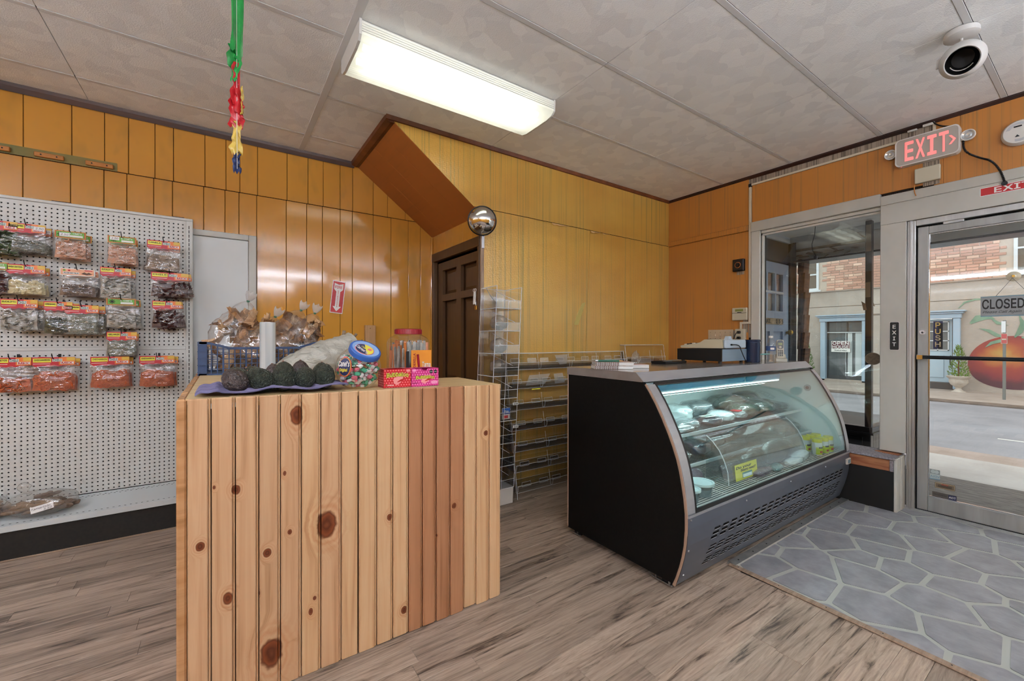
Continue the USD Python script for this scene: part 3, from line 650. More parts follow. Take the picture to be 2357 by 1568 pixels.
obj('wire', MB().tube([(4.12, 1.472, 2.2), (4.122, 1.475, 2.12), (4.12, 1.496, 2.03), (4.12, 1.492, 1.98), (4.12, 1.468, 1.93)], .0025, 6), 'black_plastic', s)
obj('plug', MB().bev(4.112, 1.455, 1.90, 4.13, 1.482, 1.93, .003), 'dark_metal', s)

# ---- recessed entry outside the window
plain('dark_blue_paint', '#23283a', .5, var='#14161f', vscale=(2, 2, 2)); plain('slate_door_paint', '#8d99ad', .5, var='#7f8ba0', vscale=(2, 2, 2)); plain('soffit_white', '#dddbd8', .7, var='#c9c7c4', vscale=(5, 5, 5)); plain('cornice_grey', '#b2b5b9', .5)
plain('cedar_shake', '#7a4e36', .75, var='#4c2f22', vscale=(6, 6, 30), rand=.25); plain('lath_wood', '#a5917a', .8, var='#6b5946', vscale=(9, 9, 9)); plain('black_gloss_paint', '#14151a', .3); plain('tile_grey', '#5e5750', .5, rand=.2); plain('old_paint', '#7e6c58', .7)
al = thing('wall_alcove', kind=K)
obj('face', MB().box(4.2, 2.15, -.05, 5.5, 2.3, 2.36), 'dark_blue_paint', al)
obj('lintel', MB().bev(4.3, 2.125, 2.07, 5.3, 2.149, 2.33, .004), 'dark_blue_paint', al)
obj('corner_board', MB().bev(5.225, 2.10, -.05, 5.36, 2.149, 2.33, .004), 'black_gloss_paint', al)
d4 = thing('door_4', kind=K)
holes = []; px_ = [(4.50, 4.63), (4.66, 4.79), (4.82, 4.95)]; px_ = [(4.55 + k * .187, 4.55 + k * .187 + .155) for k in range(3)]; pz = [(1.53, 1.715), (1.745, 1.935)]
for a, b in px_:
    for c, d in pz: holes.append(sbox(a, c, b, d))
fc = sbox(4.42, -.02, 5.215, 2.05).difference(unary_union(holes + [sbox(4.56, .2, 4.78, 1.31), sbox(4.86, .2, 5.08, 1.31)]))
obj('leaf', MB().prism(fc, .03, (0, 2.149, 0), (1, 0, 0), (0, 0, 1)).box(4.42, 2.14, -.02, 5.215, 2.149, 1.35), 'slate_door_paint', d4)
for a, b in px_:
    for c, d in pz: obj('pane', MB().box(a, 2.138, c, b, 2.142, d), 'window_glass', d4)
obj('muntin_edge', MB().box(4.535, 2.115, 1.722, 5.09, 2.121, 1.738), 'cornice_grey', d4)
obj('mail_slot', MB().bev(4.60, 2.106, 1.385, 5.06, 2.119, 1.45, .003), 'lath_wood', d4)
v, f = lettering('MAIL', .042, (4.70, 2.106, 1.418), (1, 0, 0), (0, 0, 1), .002, True); v2, f2 = lettering('2  5  5', .042, (4.97, 2.106, 1.418), (1, 0, 0), (0, 0, 1), .002, True)
obj('mail_lettering', MB().add(v, f).add(v2, f2), 'dark_metal', d4)
obj('knob', MB().ball((5.165, 2.08, 1.30), .03).cyl((5.165, 2.08, 1.30), (5.165, 2.12, 1.30), .012), 'brass', d4)
sk = thing('wall_shakes', kind=K)
zz = .2; i = 0
while zz < 2.1:
    hgt = rng.uniform(.19, .27); hgt = min(hgt, 2.12 - zz)
    for q in range(2):
        M = T(5.37 + rng.uniform(-.006, .006), 2.03 + q * .035, zz) @ RX(rng.uniform(.05, .10) * (1 if q == 0 else .4))
        obj('shake', MB().bev(0, 0, 0, .14, .026, hgt * (1.08 if q else 1), .003, M=M), 'cedar_shake', sk)
    zz += hgt * .96
ca = thing('ceiling_alcove', kind=K)
obj('soffit', MB().box(XW + .1, -1.2, 2.352, 5.26, 2.15, 2.40), 'soffit_white', ca)
obj('cornice', MB().prism([(0, 0), (.0, -.03), (-.03, -.045), (-.06, -.06), (-.06, 0)], 3.35, (5.262, 2.15, 2.352), (1, 0, 0), (0, 0, 1)), 'cornice_grey', ca)
obj('cornice', MB().prism([(0, 0), (0, -.07), (.03, -.05), (.06, 0)], 1.05, (4.2, 2.15, 2.352), (0, -1, 0), (0, 0, 1)) if False else MB().box(4.2, 2.10, 2.29, 5.26, 2.149, 2.352), 'cornice_grey', ca)
obj('fascia', MB().bev(5.46, -1.2, 2.10, 5.52, 2.2, 2.6, .004), 'soffit_white', ca)
obj('fascia_bottom', MB().bev(5.27, -1.2, 2.085, 5.525, 2.2, 2.104, .003), 'black_gloss_paint', ca)
obj('dark_void', MB().box(5.27, -1.2, 2.41, 5.46, 2.2, 2.6), 'dark_joint', ca)
m = MB().bev(5.40, 1.46, 2.225, 5.42, 2.14, 2.25, .002).bev(5.37, 1.60, 2.375, 5.39, 2.02, 2.395, .002)
m.tube([(5.39, 1.62, 2.385), (5.40, 1.46, 2.24)], .008, 4)
obj('lath', m, 'lath_wood', ca)
for k in range(9):
    y = 1.55 + k * .065; obj('broken_plaster', MB().bev(0, 0, 0, .05, rng.uniform(.05, .1), .006, .001, M=T(5.40, y, 2.14 + .05 * rng.random()) @ RX(rng.uniform(-.6, .6)) @ RY(rng.uniform(-.5, .2))), 'lath_wood', ca)
bw = thing('trim_7', kind=K)      # corner of the glazed bay across the entry
obj('post', MB().bev(4.985, 1.325, .40, 5.035, 1.375, 2.34, .004), 'black_gloss_paint', bw)
obj('post_strip', MB().bev(4.982, 1.33, 2.05, 4.9848, 1.37, 2.3, .001).bev(4.981, 1.335, 1.62, 4.9848, 1.372, 1.76, .001), 'old_paint', bw)
obj('bay_glass', MB().bev(5.01, 1.376, .41, 5.016, 2.05, 2.1, .001), 'window_glass', bw)
obj('bay_glass', MB().bev(5.036, 1.345, .41, 5.9, 1.351, 2.1, .001), 'window_glass', bw)
obj('bulkhead', MB().box(4.99, 1.335, -.05, 5.9, 2.1, .345).bev(4.975, 1.315, .346, 5.92, 2.1, .402, .004).bev(4.965, 1.305, .33, 5.92, 2.1, .35, .003), 'black_gloss_paint', bw)
obj('access_panel', MB().bev(4.985, 1.39, .05, 4.9895, 2.0, .30, .002), 'dark_metal', bw)
for i in range(6):
    for j in range(2): obj('tile', MB().bev(5.0 + i * .075, 1.331, .03 + j * .15, 5.07 + i * .075, 1.3345, .175 + j * .15, .001), 'tile_grey', bw)
obj('paper_scrap', MB().quad((4.98, 1.37, 1.56), (4.975, 1.40, 1.585), (4.978, 1.385, 1.50), (4.98, 1.36, 1.50)).quad((5.03, 1.345, 1.56), (5.10, 1.344, 1.58), (5.15, 1.344, 1.54), (5.05, 1.345, 1.55)), 'old_paint', bw)
# ---- ground outside
plain('asphalt', '#8e8d92', .8, var='#7c7b80', vscale=(1.2, 1.2, 1.2), bump=.3, bscale=(90, 90, 90)); plain('road_edge', '#a08f86', .85, var='#8e7d72', vscale=(3, 3, 3)); plain('pavement', '#b3ada9', .8, var='#a39c97', vscale=(2, 2, 2)); plain('far_pavement', '#a2968d', .85, var='#8d8178', vscale=(2, 2, 2)); plain('doormat', '#776f69', .95, var='#4f4843', vscale=(30, 8, 8), bump=.6, bscale=(60, 60, 60)); plain('kerb_stone', '#6f625b', .85, var='#54483f', vscale=(4, 4, 4))
gr = thing('ground', kind=K)
obj('entry_slab', MB().box(XW + .1, -3, -.3, 5.45, 2.15, -.02), 'pavement', gr)
obj('entry_mat', MB().bev(XW + .16, -.6, -.02, 5.36, 1.2, -.008, .004).bev(4.3, 1.35, -.02, 4.97, 2.1, -.008, .004), 'doormat', gr)
obj('pavement_slab', MB().box(5.45, -6, -.3, 6.62, 8, -.06), 'pavement', gr)
obj('gutter', MB().box(6.62, -6, -.3, 7.3, 8, -.10), 'road_edge', gr)
obj('road', MB().box(7.3, -30, -.3, 12.7, 40, -.115), 'asphalt', gr)
obj('far_kerb', MB().bev(12.7, -30, -.3, 12.92, 40, -.065, .02), 'kerb_stone', gr)
obj('far_pavement', MB().add([(12.92, -30, -.068), (15.05, -30, -.02), (15.05, 40, -.02), (12.92, 40, -.068)], [[0, 1, 2, 3]]), 'far_pavement', gr)
plain('road_paint', '#c9c7c2', .7)
obj('road_marking', MB().box(8.6, .62, -.115, 8.66, .95, -.112).box(8.6, 3.4, -.115, 8.66, 3.75, -.112), 'road_paint', gr)
# ---- building across the street
plain('stucco', '#a99f97', .85, var='#988d84', vscale=(1.1, 1.1, 1.1), bump=.5, bscale=(14, 14, 14), bdist=.02); plain('far_brick', '#b08878', .85, rand=.22); plain('pale_brick', '#c7a694', .85, rand=.12); plain('mortar', '#b5a79b', .9); plain('window_white', '#c4c8cc', .5); plain('blind_grey', '#8f979b', .6); plain('blue_trim', '#93a5b5', .5); plain('blue_door', '#9db0bc', .5); plain('dark_frame', '#3a3a3c', .5); plain('dark_glass', '#3c4042', .08, var='#55595a', vscale=(1.5, 1.5, 1.5)); plain('leaf_green', '#5f7a3c', .7, rand=.2)
plain('pale_door', '#b9bfc0', .5); plain('iron', '#1b1b1c', .4)
BX = 15.0
ob = thing('opposite_building', 'pale stucco and pink brick building across the street with blue doorways', 'building', (BX, 3.5, 0))
obj('stucco_wall', MB().box(BX, -12, -.3, BX + .3, 2.26, 2.195).box(BX, 5.17, -.3, BX + .3, 30, 2.195).box(BX, 2.26, 1.9, BX + .3, 5.17, 2.195).box(BX, -12, 2.215, BX + .3, 30, 2.66).box(BX + .03, -12, 2.19, BX + .3, 30, 2.22).box(BX, 3.68, -.3, BX + .3, 4.05, 1.95), 'stucco', ob)
obj('ledge', MB().bev(BX - .04, -12, 2.655, BX + .2, 30, 2.685, .01), 'far_pavement', ob)
obj('mortar_wall', MB().box(BX + .012, -12, 2.685, BX + .3, 30, 6.5), 'mortar', ob)
wins = [(5.26, 5.76, 2.74, 3.70), (.45, 1.42, 2.76, 3.9)]
hole = unary_union([sbox(a - .03, c - .06, b + .03, d + .03) for a, b, c, d in wins])
far = MB(); r3 = random.Random(5); row = 0; z = 2.692
while z < 6.4:
    y = -8 + (row % 2) * .105
    while y < 20:
        L = .203 if r3.random() > .12 else .098
        p = sbox(y, z, y + L, z + .062)
        if not hole.intersects(p):
            vis = z < 3.72 and (1.3 < y < 2.85 or 4.15 < y < 5.35)
            dx = r3.uniform(0, .006)
            if vis: obj('brick', MB().bev(BX - dx, y, z, BX + .03, y + L, z + .062, .004), 'pale_brick' if r3.random() < .3 else 'far_brick', ob)
            else: far.box(BX - dx, y, z, BX + .02, y + L, z + .062)
        y += L + .011
    z += .0735; row += 1
obj('brick', far, 'far_brick', ob, kind='stuff')
for a, b, c, d in wins:
    wf = obj('window', MB().prism(sbox(-b, c, -a, d).difference(sbox(-b + .06, c + .06, -a - .06, (c + d) / 2 - .02)).difference(sbox(-b + .06, (c + d) / 2 + .02, -a - .06, d - .06)), .05, (BX + .03, 0, 0), (0, -1, 0), (0, 0, 1)), 'window_white', ob)
    obj('sill', MB().bev(BX - .07, a - .06, c - .06, BX + .05, b + .06, c - .002, .01), 'window_white', wf)
    obj('pane', MB().box(BX + .02, a + .05, c + .05, BX + .03, b - .05, d - .05), 'dark_glass', wf)
    m = MB(); zz = c + .07
    while zz < d - .07: m.box(BX + .012, a + .06, zz, BX + .018, b - .06, zz + .018); zz += .028
    obj('blind_slats', m, 'blind_grey', wf, kind='stuff')
def doorway(y0, y1):
    e = obj('blue_surround', MB().bev(BX - .1, y0, 0, BX + .05, y0 + .125, 1.76, .01).bev(BX - .1, y1 - .125, 0, BX + .05, y1, 1.76, .01).bev(BX - .12, y0 - .02, 1.76, BX + .05, y1 + .02, 1.87, .01).bev(BX - .16, y0 - .06, 1.872, BX + .05, y1 + .06, 1.915, .012).bev(BX - .2, y0 - .1, 1.917, BX + .05, y1 + .1, 1.955, .012), 'blue_trim', ob)
    return e
doorway(2.255, 3.66); doorway(4.06, 5.185)
# right doorway: pale blue door with a small-paned window
rd = obj('blue_door', MB().bev(BX + .06, 2.39, .15, BX + .12, 3.53, 1.75, .004), 'blue_door', ob)
obj('door_pane', MB().box(BX + .05, 2.47, .95, BX + .058, 3.4, 1.70), 'dark_glass', rd)
m = MB()
for k in range(5): m.box(BX + .04, 2.47 + k * .19, .95, BX + .05, 2.49 + k * .19, 1.70)
for k in range(4): m.box(BX + .04, 2.47, .95 + k * .24, BX + .05, 3.4, .97 + k * .24)
obj('glazing_bars', m, 'window_white', rd); obj('handle', MB().tube([(BX + .05, 2.44, .82), (BX + .0, 2.44, .78), (BX + .0, 2.44, .64), (BX + .05, 2.44, .60)], .012, 6), 'iron', rd)
obj('raised_panel', MB().bev(BX + .045, 2.56, .26, BX + .06, 2.9, .84, .008).bev(BX + .045, 3.0, .26, BX + .06, 3.4, .84, .008), 'blue_door', rd)
obj('door_jamb', MB().box(BX + .03, 2.38, 0, BX + .2, 2.41, 1.76), 'dark_frame', ob); obj('door_step', MB().bev(BX - .05, 2.38, -.06, BX + .3, 3.54, .145, .006), 'dark_frame', ob)
# left doorway: dark glazed front with a white door inside
ld = obj('shopfront', MB().prism(sbox(-5.06, .06, -4.18, 1.76).difference(sbox(-5.03, .16, -4.60 + .02, 1.42)).difference(sbox(-4.55, .16, -4.21, 1.42)).difference(sbox(-5.03, 1.47, -4.58, 1.73)).difference(sbox(-4.55, 1.47, -4.21, 1.73)), .06, (BX + .1, 0, 0), (0, -1, 0), (0, 0, 1)), 'dark_frame', ob)
obj('shop_pane', MB().box(BX + .07, 4.2, .12, BX + .08, 5.04, 1.74), 'dark_glass', ld)
obj('inner_door', MB().bev(BX + .045, 4.44, .14, BX + .068, 4.60, 1.42, .003).bev(BX + .045, 4.22, .18, BX + .068, 4.37, 1.42, .003), 'pale_door', ld)
obj('door_handle', MB().tube([(BX + .03, 4.56, .82), (BX - .0, 4.56, .78), (BX - .0, 4.56, .58), (BX + .03, 4.56, .52)], .014, 6).ball((BX + .03, 4.56, .9), .03), 'iron', ld)
obj('transom_bar', MB().bev(BX + .02, 4.2, 1.42, BX + .07, 5.05, 1.45, .004), 'pale_door', ld)
obj('step', MB().bev(BX - .1, 4.05, -.06, BX + .3, 5.2, .055, .01), 'far_pavement', ob)
s = thing('open_house_sign', 'white OPEN HOUSE sign in the doorway across the street', 'sign', (BX + .02, 4.7, 1.02))
plain('sign_maroon', '#5a2c35', .5)
x = BX - .01
plate(s, 'board', 4.47, 4.93, .86, 1.185, 'white_print', x, .01); plate(s, 'maroon_field', 4.485, 4.915, .965, 1.17, 'sign_maroon', x - .01, .004)
on_glass(s, 'OPEN', .085, 4.70, 1.12, 'white_print', x - .013, bold=True, fit=.40); on_glass(s, 'HOUSE', .085, 4.70, 1.012, 'white_print', x - .013, bold=True, fit=.40)
on_glass(s, 'Saturday', .035, 4.70, .91, 'black_print', x - .011, fit=.3)
# urns with clipped evergreens
plain('urn_stone', '#b9b0a6', .8, var='#9f958a', vscale=(6, 6, 6))
def urn(cx, cy, zb, label, nm='planter'):
    u = thing(nm, label, 'planter', (cx, cy, zb))
    obj('urn', MB().lathe([(.0, 0), (.13, 0), (.13, .03), (.09, .05), (.05, .1), (.055, .13), (.14, .2), (.17, .27), (.16, .33), (.2, .37), (.215, .40), (.19, .41), (0, .38)], (cx, cy, zb), 20), 'urn_stone', u, smooth=40)
    m = MB(); rr = random.Random(int(cy * 100)); n = 330
    for i in range(n):
        t = rr.random() ** 1.3; a = rr.uniform(0, 6.283); R = .165 * (1 - t) ** .75 * rr.uniform(.75, 1.08) + .015; z = zb + .39 + t * .72
        ln = rr.uniform(.05, .085); p = np.array([cx + R * math.cos(a), cy + R * math.sin(a), z]); d = np.array([.5 * math.cos(a), .5 * math.sin(a), 1.0]) + np.array([rr.uniform(-.3, .3) for _ in range(3)]); d /= np.linalg.norm(d)
        sd = np.cross(d, [math.cos(a), math.sin(a), .2]); sd *= .014 / np.linalg.norm(sd); q = np.array([math.cos(a), math.sin(a), 0]) * .008
        m.add([p - sd * .5, p + d * ln * .5 - sd, p + d * ln, p + d * ln * .5 + sd, p + d * ln * .5 + q], [[0, 1, 4], [1, 2, 4], [2, 3, 4], [3, 0, 4]])
    obj('evergreen', m, 'leaf_green', u, kind='stuff')
    obj('stem', MB().cyl((cx, cy, zb + .38), (cx, cy, zb + .95), .02, .008, 8), 'cedar_shake', u)
urn(14.62, 2.235, -.055, 'pale stone urn with a clipped evergreen beside the blue door across the street')
urn(14.62, 5.43, -.055, 'pale stone urn with a pointed evergreen left of the OPEN HOUSE doorway')
# painted tomato: flat mural on the stucco
M_('tomato_paint', {'tc': ('texture_coordinate', {}), 'm': ('mapping', {'location': (0, 2.3, -1.30), 'scale': (.01, 1.2, 1.5)}), 'ln': ('vector_math', {'math_type': 'length'}), 'n': ('noise_texture', {'scale': 4., 'detail': 4.}), 'a': ('math', {'math_type': 'multiply_add', 'value2': .45, 'value3': -.2}), 'ad': ('math', {'math_type': 'add'}),
    'r': ('rgb_ramp', {'ramp': [(.10, lin('#a9864e')), (.3, lin('#a4643f')), (.5, lin('#8f403a')), (.8, lin('#7c3640')), (1., lin('#513440'))]}), 'p': ('principled_bsdf', {'roughness': .8})},
    [('tc.object', 'm.vector'), ('m.vector', 'ln.vector1'), ('tc.object', 'n.vector'), ('n.fac', 'a.value1'), ('ln.value', 'ad.value1'), ('a.value', 'ad.value2'), ('ad.value', 'r.fac'), ('r.color', 'p.base_color')], 'p.BSDF')
plain('mural_green', '#7c9682', .8, var='#5c7a68', vscale=(3, 3, 3)); plain('mural_plum', '#5b3540', .8)
th_ = np.linspace(0, 2 * math.pi, 48, endpoint=False)
body = [(-1.42 + .74 * math.cos(t) * (1 - .03 * math.cos(2 * t)), .665 + .62 * math.sin(t) - .03 * math.cos(2 * t)) for t in th_]
mu = obj('tomato_mural', MB().prism(Polygon(body), .006, (BX + .002, 0, 0), (0, -1, 0), (0, 0, 1)), 'tomato_paint', ob, label='painted red tomato with green leaves')
sh = affinity.scale(Point(-1.05, .5).buffer(1, quad_segs=8), .3, .34).intersection(Polygon(body))
def leafpoly(pts, w0):
    pts = np.array(pts); t = np.gradient(pts, axis=0); n = np.stack([-t[:, 1], t[:, 0]], 1); n /= np.linalg.norm(n, axis=1, keepdims=True); k = len(pts)
    ww = w0 * np.sin(np.linspace(.25, math.pi - .02, k)); return Polygon(np.vstack([pts + n * ww[:, None], (pts - n * ww[:, None])[::-1]])).buffer(0)
lv = [leafpoly([(-1.55, 1.28), (-1.68, 1.34), (-1.8, 1.44), (-1.95, 1.5)], .04), leafpoly([(-1.5, 1.25), (-1.62, 1.2), (-1.75, 1.15), (-1.86, 1.04)], .04), leafpoly([(-1.4, 1.28), (-1.32, 1.42), (-1.28, 1.6), (-1.34, 1.8)], .05), leafpoly([(-1.3, 1.28), (-1.15, 1.25), (-.95, 1.22)], .05),
      leafpoly([(-2.3, 2.0), (-2.2, 2.14), (-2.02, 2.2), (-1.75, 2.2), (-1.5, 2.12)], .022), leafpoly([(-2.1, 1.62), (-1.98, 1.74), (-1.82, 1.78), (-1.7, 1.72)], .08), leafpoly([(-1.75, 1.72), (-1.66, 1.62), (-1.5, 1.56)], .035), leafpoly([(-1.34, 1.8), (-1.2, 1.85), (-1.05, 1.8)], .07)]
for p in lv: obj('painted_leaf', MB().prism(p, .012, (BX + .002, 0, 0), (0, -1, 0), (0, 0, 1)), 'mural_green', mu)
plain('sign_red', '#a84a4e', .6); po = thing('street_sign', 'thin grey sign post with a small red and white sign on the far pavement', 'sign', (13.7, 1.42, -.06))
plain('galvanised', '#6f7270', .6, metal=.3); obj('post', MB().cyl((13.7, 1.42, -.06), (13.7, 1.42, 1.64), .025, n=8), 'galvanised', po)
plate(po, 'plate', 1.375, 1.465, 1.14, 1.36, 'urn_stone', 13.665, .006); plate(po, 'red_field', 1.382, 1.458, 1.15, 1.35, 'sign_red', 13.66, .003); plate(po, 'pale_band', 1.39, 1.45, 1.22, 1.25, 'urn_stone', 13.657, .002); plate(po, 'upper_plate', 1.40, 1.46, 1.38, 1.62, 'window_white', 13.665, .006)
# ---- white pegboard shelving unit against the far wall
PY = 3.725; GX0, GX1 = -1.75, -.172
plain('peg_white', '#c3c4bf', .5, var='#bcbdb8', vscale=(2, 2, 2)); plain('shelf_white', '#c0c6c6', .4); plain('kick_black', '#0b0b0a', .6, var='#191713', vscale=(60, 60, 60)); plain('peg_backing', '#141312', .9)
gn = thing('pegboard_shelving', 'white pegboard shelving unit with black kick plate against the orange wall', 'shelving', (-.96, PY, 0))
def pegs(x0, x1, z0, z1):
    p = .0254; xs = np.arange(math.ceil((x0 + .008) / p), int((x1 - .008) / p) + 1) * p; zs = z0 + .012 + p * np.arange(int((z1 - z0 - .018) / p) + 1)
    a = np.radians(np.arange(8) * 45 + 22.5); r = .0046
    ring = np.stack([np.cos(a) * r, np.sin(a) * r * 1.0], 1); h = p / 2
    sq = np.array([(h, h), (-h, h), (-h, -h), (h, -h)])
    V = []; F = []; n = 0
    base = np.vstack([sq, ring, ring]); dy = np.array([0] * 12 + [.005] * 8)
    f = []
    # between the square and the ring: corner c faces ring vertices
    rv = [4 + (k % 8) for k in range(8)]
    corner_of = {0: 0, 1: 0, 2: 1, 3: 1, 4: 2, 5: 2, 6: 3, 7: 3}
    for k in range(8):
        a1, a2 = 4 + k, 4 + (k + 1) % 8; c1, c2 = corner_of[k], corner_of[(k + 1) % 8]
        f.append((a1, c1, a2)) if False else f.append((a1, a2, c1))
        if c1 != c2: f.append((c1, a2, c2))
        f.append((a1, 12 + k, 12 + (k + 1) % 8)); f.append((a1, 12 + (k + 1) % 8, a2))
    f = np.array(f)
    for x in xs:
        for z in zs:
            V.append(np.stack([x + base[:, 0], PY + dy, z + base[:, 1]], 1)); F.append(f + n); n += 20
    m = MB(); m.v.append(np.vstack(V)); m.f.append(np.vstack(F)); m.n = n
    xa, xb, za, zb = xs[0] - h, xs[-1] + h, zs[0] - h, zs[-1] + h
    if xa > x0: m.box(x0, PY, z0, xa, PY + .004, z1)
    m.box(xb, PY, z0, x1, PY + .004, z1); m.box(xa, PY, z0, xb, PY + .004, za); m.box(xa, PY, zb, xb, PY + .004, z1)
    return m
obj('peg_panel', pegs(GX0, -.212, 1.168, 2.045), 'peg_white', gn); obj('peg_panel', pegs(GX0, -.212, .24, 1.146), 'peg_white', gn)
obj('backing', MB().box(GX0, PY + .006, .02, -.2, PY + .012, 2.04), 'peg_backing', gn)
obj('mid_rail', MB().bev(GX0, PY - .004, 1.1465, -.212, PY + .006, 1.1675, .002), 'peg_white', gn)
obj('top_rail', MB().bev(GX0, PY - .008, 2.046, GX1, PY + .016, 2.064, .003), 'peg_white', gn)
up = obj('upright', MB().bev(-.2115, PY - .010, .1, GX1, PY + .016, 2.0455, .003), 'peg_white', gn)
m = MB()
for k in range(58): m.box(-.196, PY - .0112, .28 + k * .03, -.192, PY - .0098, .302 + k * .03)
obj('slots', m, 'peg_backing', up, kind='stuff')
dk = obj('deck', MB().prism([(3.452, .19), (3.452, .195), (3.72, .236), (3.72, .2)], GX1 - GX0, (GX0, 0, 0), (0, 1, 0), (0, 0, 1)), 'shelf_white', gn)
m = MB()
for k in range(60):
    for q, off in ((.02, 0), (.235, .008), (.222, 0)):
        x = GX0 + .02 + k * .0262 + off; yv = 3.452 + q; zv = .195 + q * .153; m.box(x, yv, zv, x + .009, yv + .004, zv + .0008)
obj('deck_slots', m, 'peg_backing', dk, kind='stuff')
obj('lip', MB().bev(GX0, 3.444, .163, GX1, 3.452, .1965, .002), 'shelf_white', gn)
obj('kick_plate', MB().bev(GX0, 3.462, .006, GX1, 3.47, .163, .002), 'kick_black', gn)
obj('kick_strip', MB().bev(GX0, 3.452, 0, GX1, 3.463, .008, .002), 'threshold_wood', gn)
for x, w_ in ((-.87, .09), (-.29, .07)): obj('wall_clip', MB().bev(x, PY + .017, 2.05, x + w_, YL - .003, 2.074, .003), 'brown_trim', gn)

# ---- bags on peg hooks
clear('bag_film', (.97, .97, .97), 1.5, .16, haze=.06, hazecol=(.85, .86, .86), bump=.8, bscale=(13, 13, 22), gloss=.05, bdist=.03)
plain('card_red', '#b3202a', .4); plain('card_yellow', '#d6cf3e', .4); plain('card_orange', '#d8742c', .4); plain('card_white', '#d4d2cb', .45); plain('card_green', '#5f9e2e', .45); plain('card_gold', '#c9a23a', .4); plain('card_teal', '#1d6a58', .4); plain('card_peach', '#d79a76', .45)
plain('wheel_snack', '#c25a26', .6, var='#a8481c', vscale=(60, 60, 60)); plain('shrimp_dry', '#c98a66', .6, var='#a89382', vscale=(60, 60, 60)); plain('bean_cream', '#cbbf98', .6, var='#b5a674', vscale=(70, 70, 70)); plain('bark_brown', '#85705c', .8, var='#5e4d3e', vscale=(40, 40, 40)); plain('seed_brown', '#6d5444', .7, var='#47352b', vscale=(200, 200, 200)); plain('flake_grey', '#aaa79c', .7, var='#8f8c82', vscale=(60, 60, 60)); plain('herb_green', '#4a5130', .85, var='#252b17', vscale=(80, 80, 80)); plain('herb_grey', '#7f8274', .85, var='#55584a', vscale=(90, 90, 90), bump=.8, bscale=(220, 220, 220), bdist=.01); plain('chile_dark', '#4a1f1a', .4, var='#2a1110', vscale=(60, 60, 60)); plain('leaf_dull', '#5d6a48', .8, var='#39452b', vscale=(60, 60, 60)); plain('chip_orange', '#b5541f', .55, var='#93401a', vscale=(40, 40, 40))
def bez(n, *p):
    t = np.linspace(0, 1, n)[:, None]; p = [np.array(q, float) for q in p]
    return ((1 - t) ** 2) * p[0] + 2 * t * (1 - t) * p[1] + t * t * p[2]
def piece(kind, r):
    m = MB()
    if kind == 'wheel':
        a = np.linspace(0, 2 * np.pi, 14, endpoint=False); R = .0135
        m.tube(np.stack([R * np.cos(a), 0 * a, R * np.sin(a)], 1), .0021, 5, closed=True)
        for k in range(3): q = k * math.pi / 3; m.cyl((-R * math.cos(q), 0, -R * math.sin(q)), (R * math.cos(q), 0, R * math.sin(q)), .0013, n=4)
    elif kind == 'shrimp': a = np.linspace(0, 3.6, 8); m.tube(np.stack([.009 * np.cos(a), 0 * a, .009 * np.sin(a)], 1), np.linspace(.0045, .0012, 8), 6)
    elif kind == 'bean': m.ball((0, 0, 0), .0115, 2, (1.1, .45, .8))
    elif kind == 'stick': m.bev(-.055, -.003, -.008, .055, .003, .008, .002)
    elif kind == 'seed': m.ball((0, 0, 0), .0038, 1, (1.5, .7, .8))
    elif kind in ('flake', 'herb', 'leaf'):
        L = {'flake': .022, 'herb': .009, 'leaf': .03}[kind]; P = np.array([[(x * L, .1 * L * math.sin(3 * x + z), z * L * .45 * (1 - x * x * .8)) for z in (-1, 0, 1)] for x in np.linspace(-1, 1, 6)]); m.grid(P); m.grid(P[::-1] + np.array([0, .0006, 0]))
    elif kind == 'chile': m.tube(bez(7, (-.03, 0, .004), (0, 0, -.012), (.03, 0, .008)), [.002, .006, .008, .008, .006, .004, .001], 6)
    elif kind == 'chip': m.bev(-.014, -.002, -.012, .014, .002, .012, .001)
    return m.arr()
CONTENT = {'wheel': ('wheel', 'wheel_snack', 62, .62), 'shrimp': ('shrimp', 'shrimp_dry', 70, .8), 'bean': ('bean', 'bean_cream', 60, .55), 'stick': ('stick', 'bark_brown', 26, .6), 'seed': ('seed', 'seed_brown', 320, .5), 'flake': ('flake', 'flake_grey', 70, .75), 'herb': ('herb', 'herb_green', 260, .6), 'chile': ('chile', 'chile_dark', 46, .75), 'powder': (None, 'herb_grey', 0, .82), 'leaf': ('leaf', 'leaf_dull', 50, .8), 'grain': ('seed', 'herb_grey', 300, .5), 'chip': ('chip', 'chip_orange', 50, .5)}
def pouch(w, h, T0, seed, lean=0.):
    nu, nv = 17, 15; u = np.linspace(0, 1, nu)[:, None]; v = np.linspace(0, 1, nv)[None, :]
    t = T0 * np.clip(np.sin(np.pi * u), 0, None) ** .45 * np.clip(1.25 * np.sin(np.pi * np.clip(.06 + v * .94, 0, 1) ** .62), 0, 1) ** .8
    x = (u - .5) * w * (1.04 - .08 * v) + 0 * v; z = v * h + 0 * u
    nz = meshkit.noise(np.stack([x * 45, z * 45, 0 * x + seed * 7.3], -1), seed) - .5
    out = []
    for sg in (-1, 1): out.append(np.stack([x + nz * .006, sg * (t + .006 * nz * np.sin(np.pi * u)) + lean * (1 - v) * .02, z + .004 * nz], -1))
    m = MB().grid(out[0]); m.grid(out[1][::-1]); return m
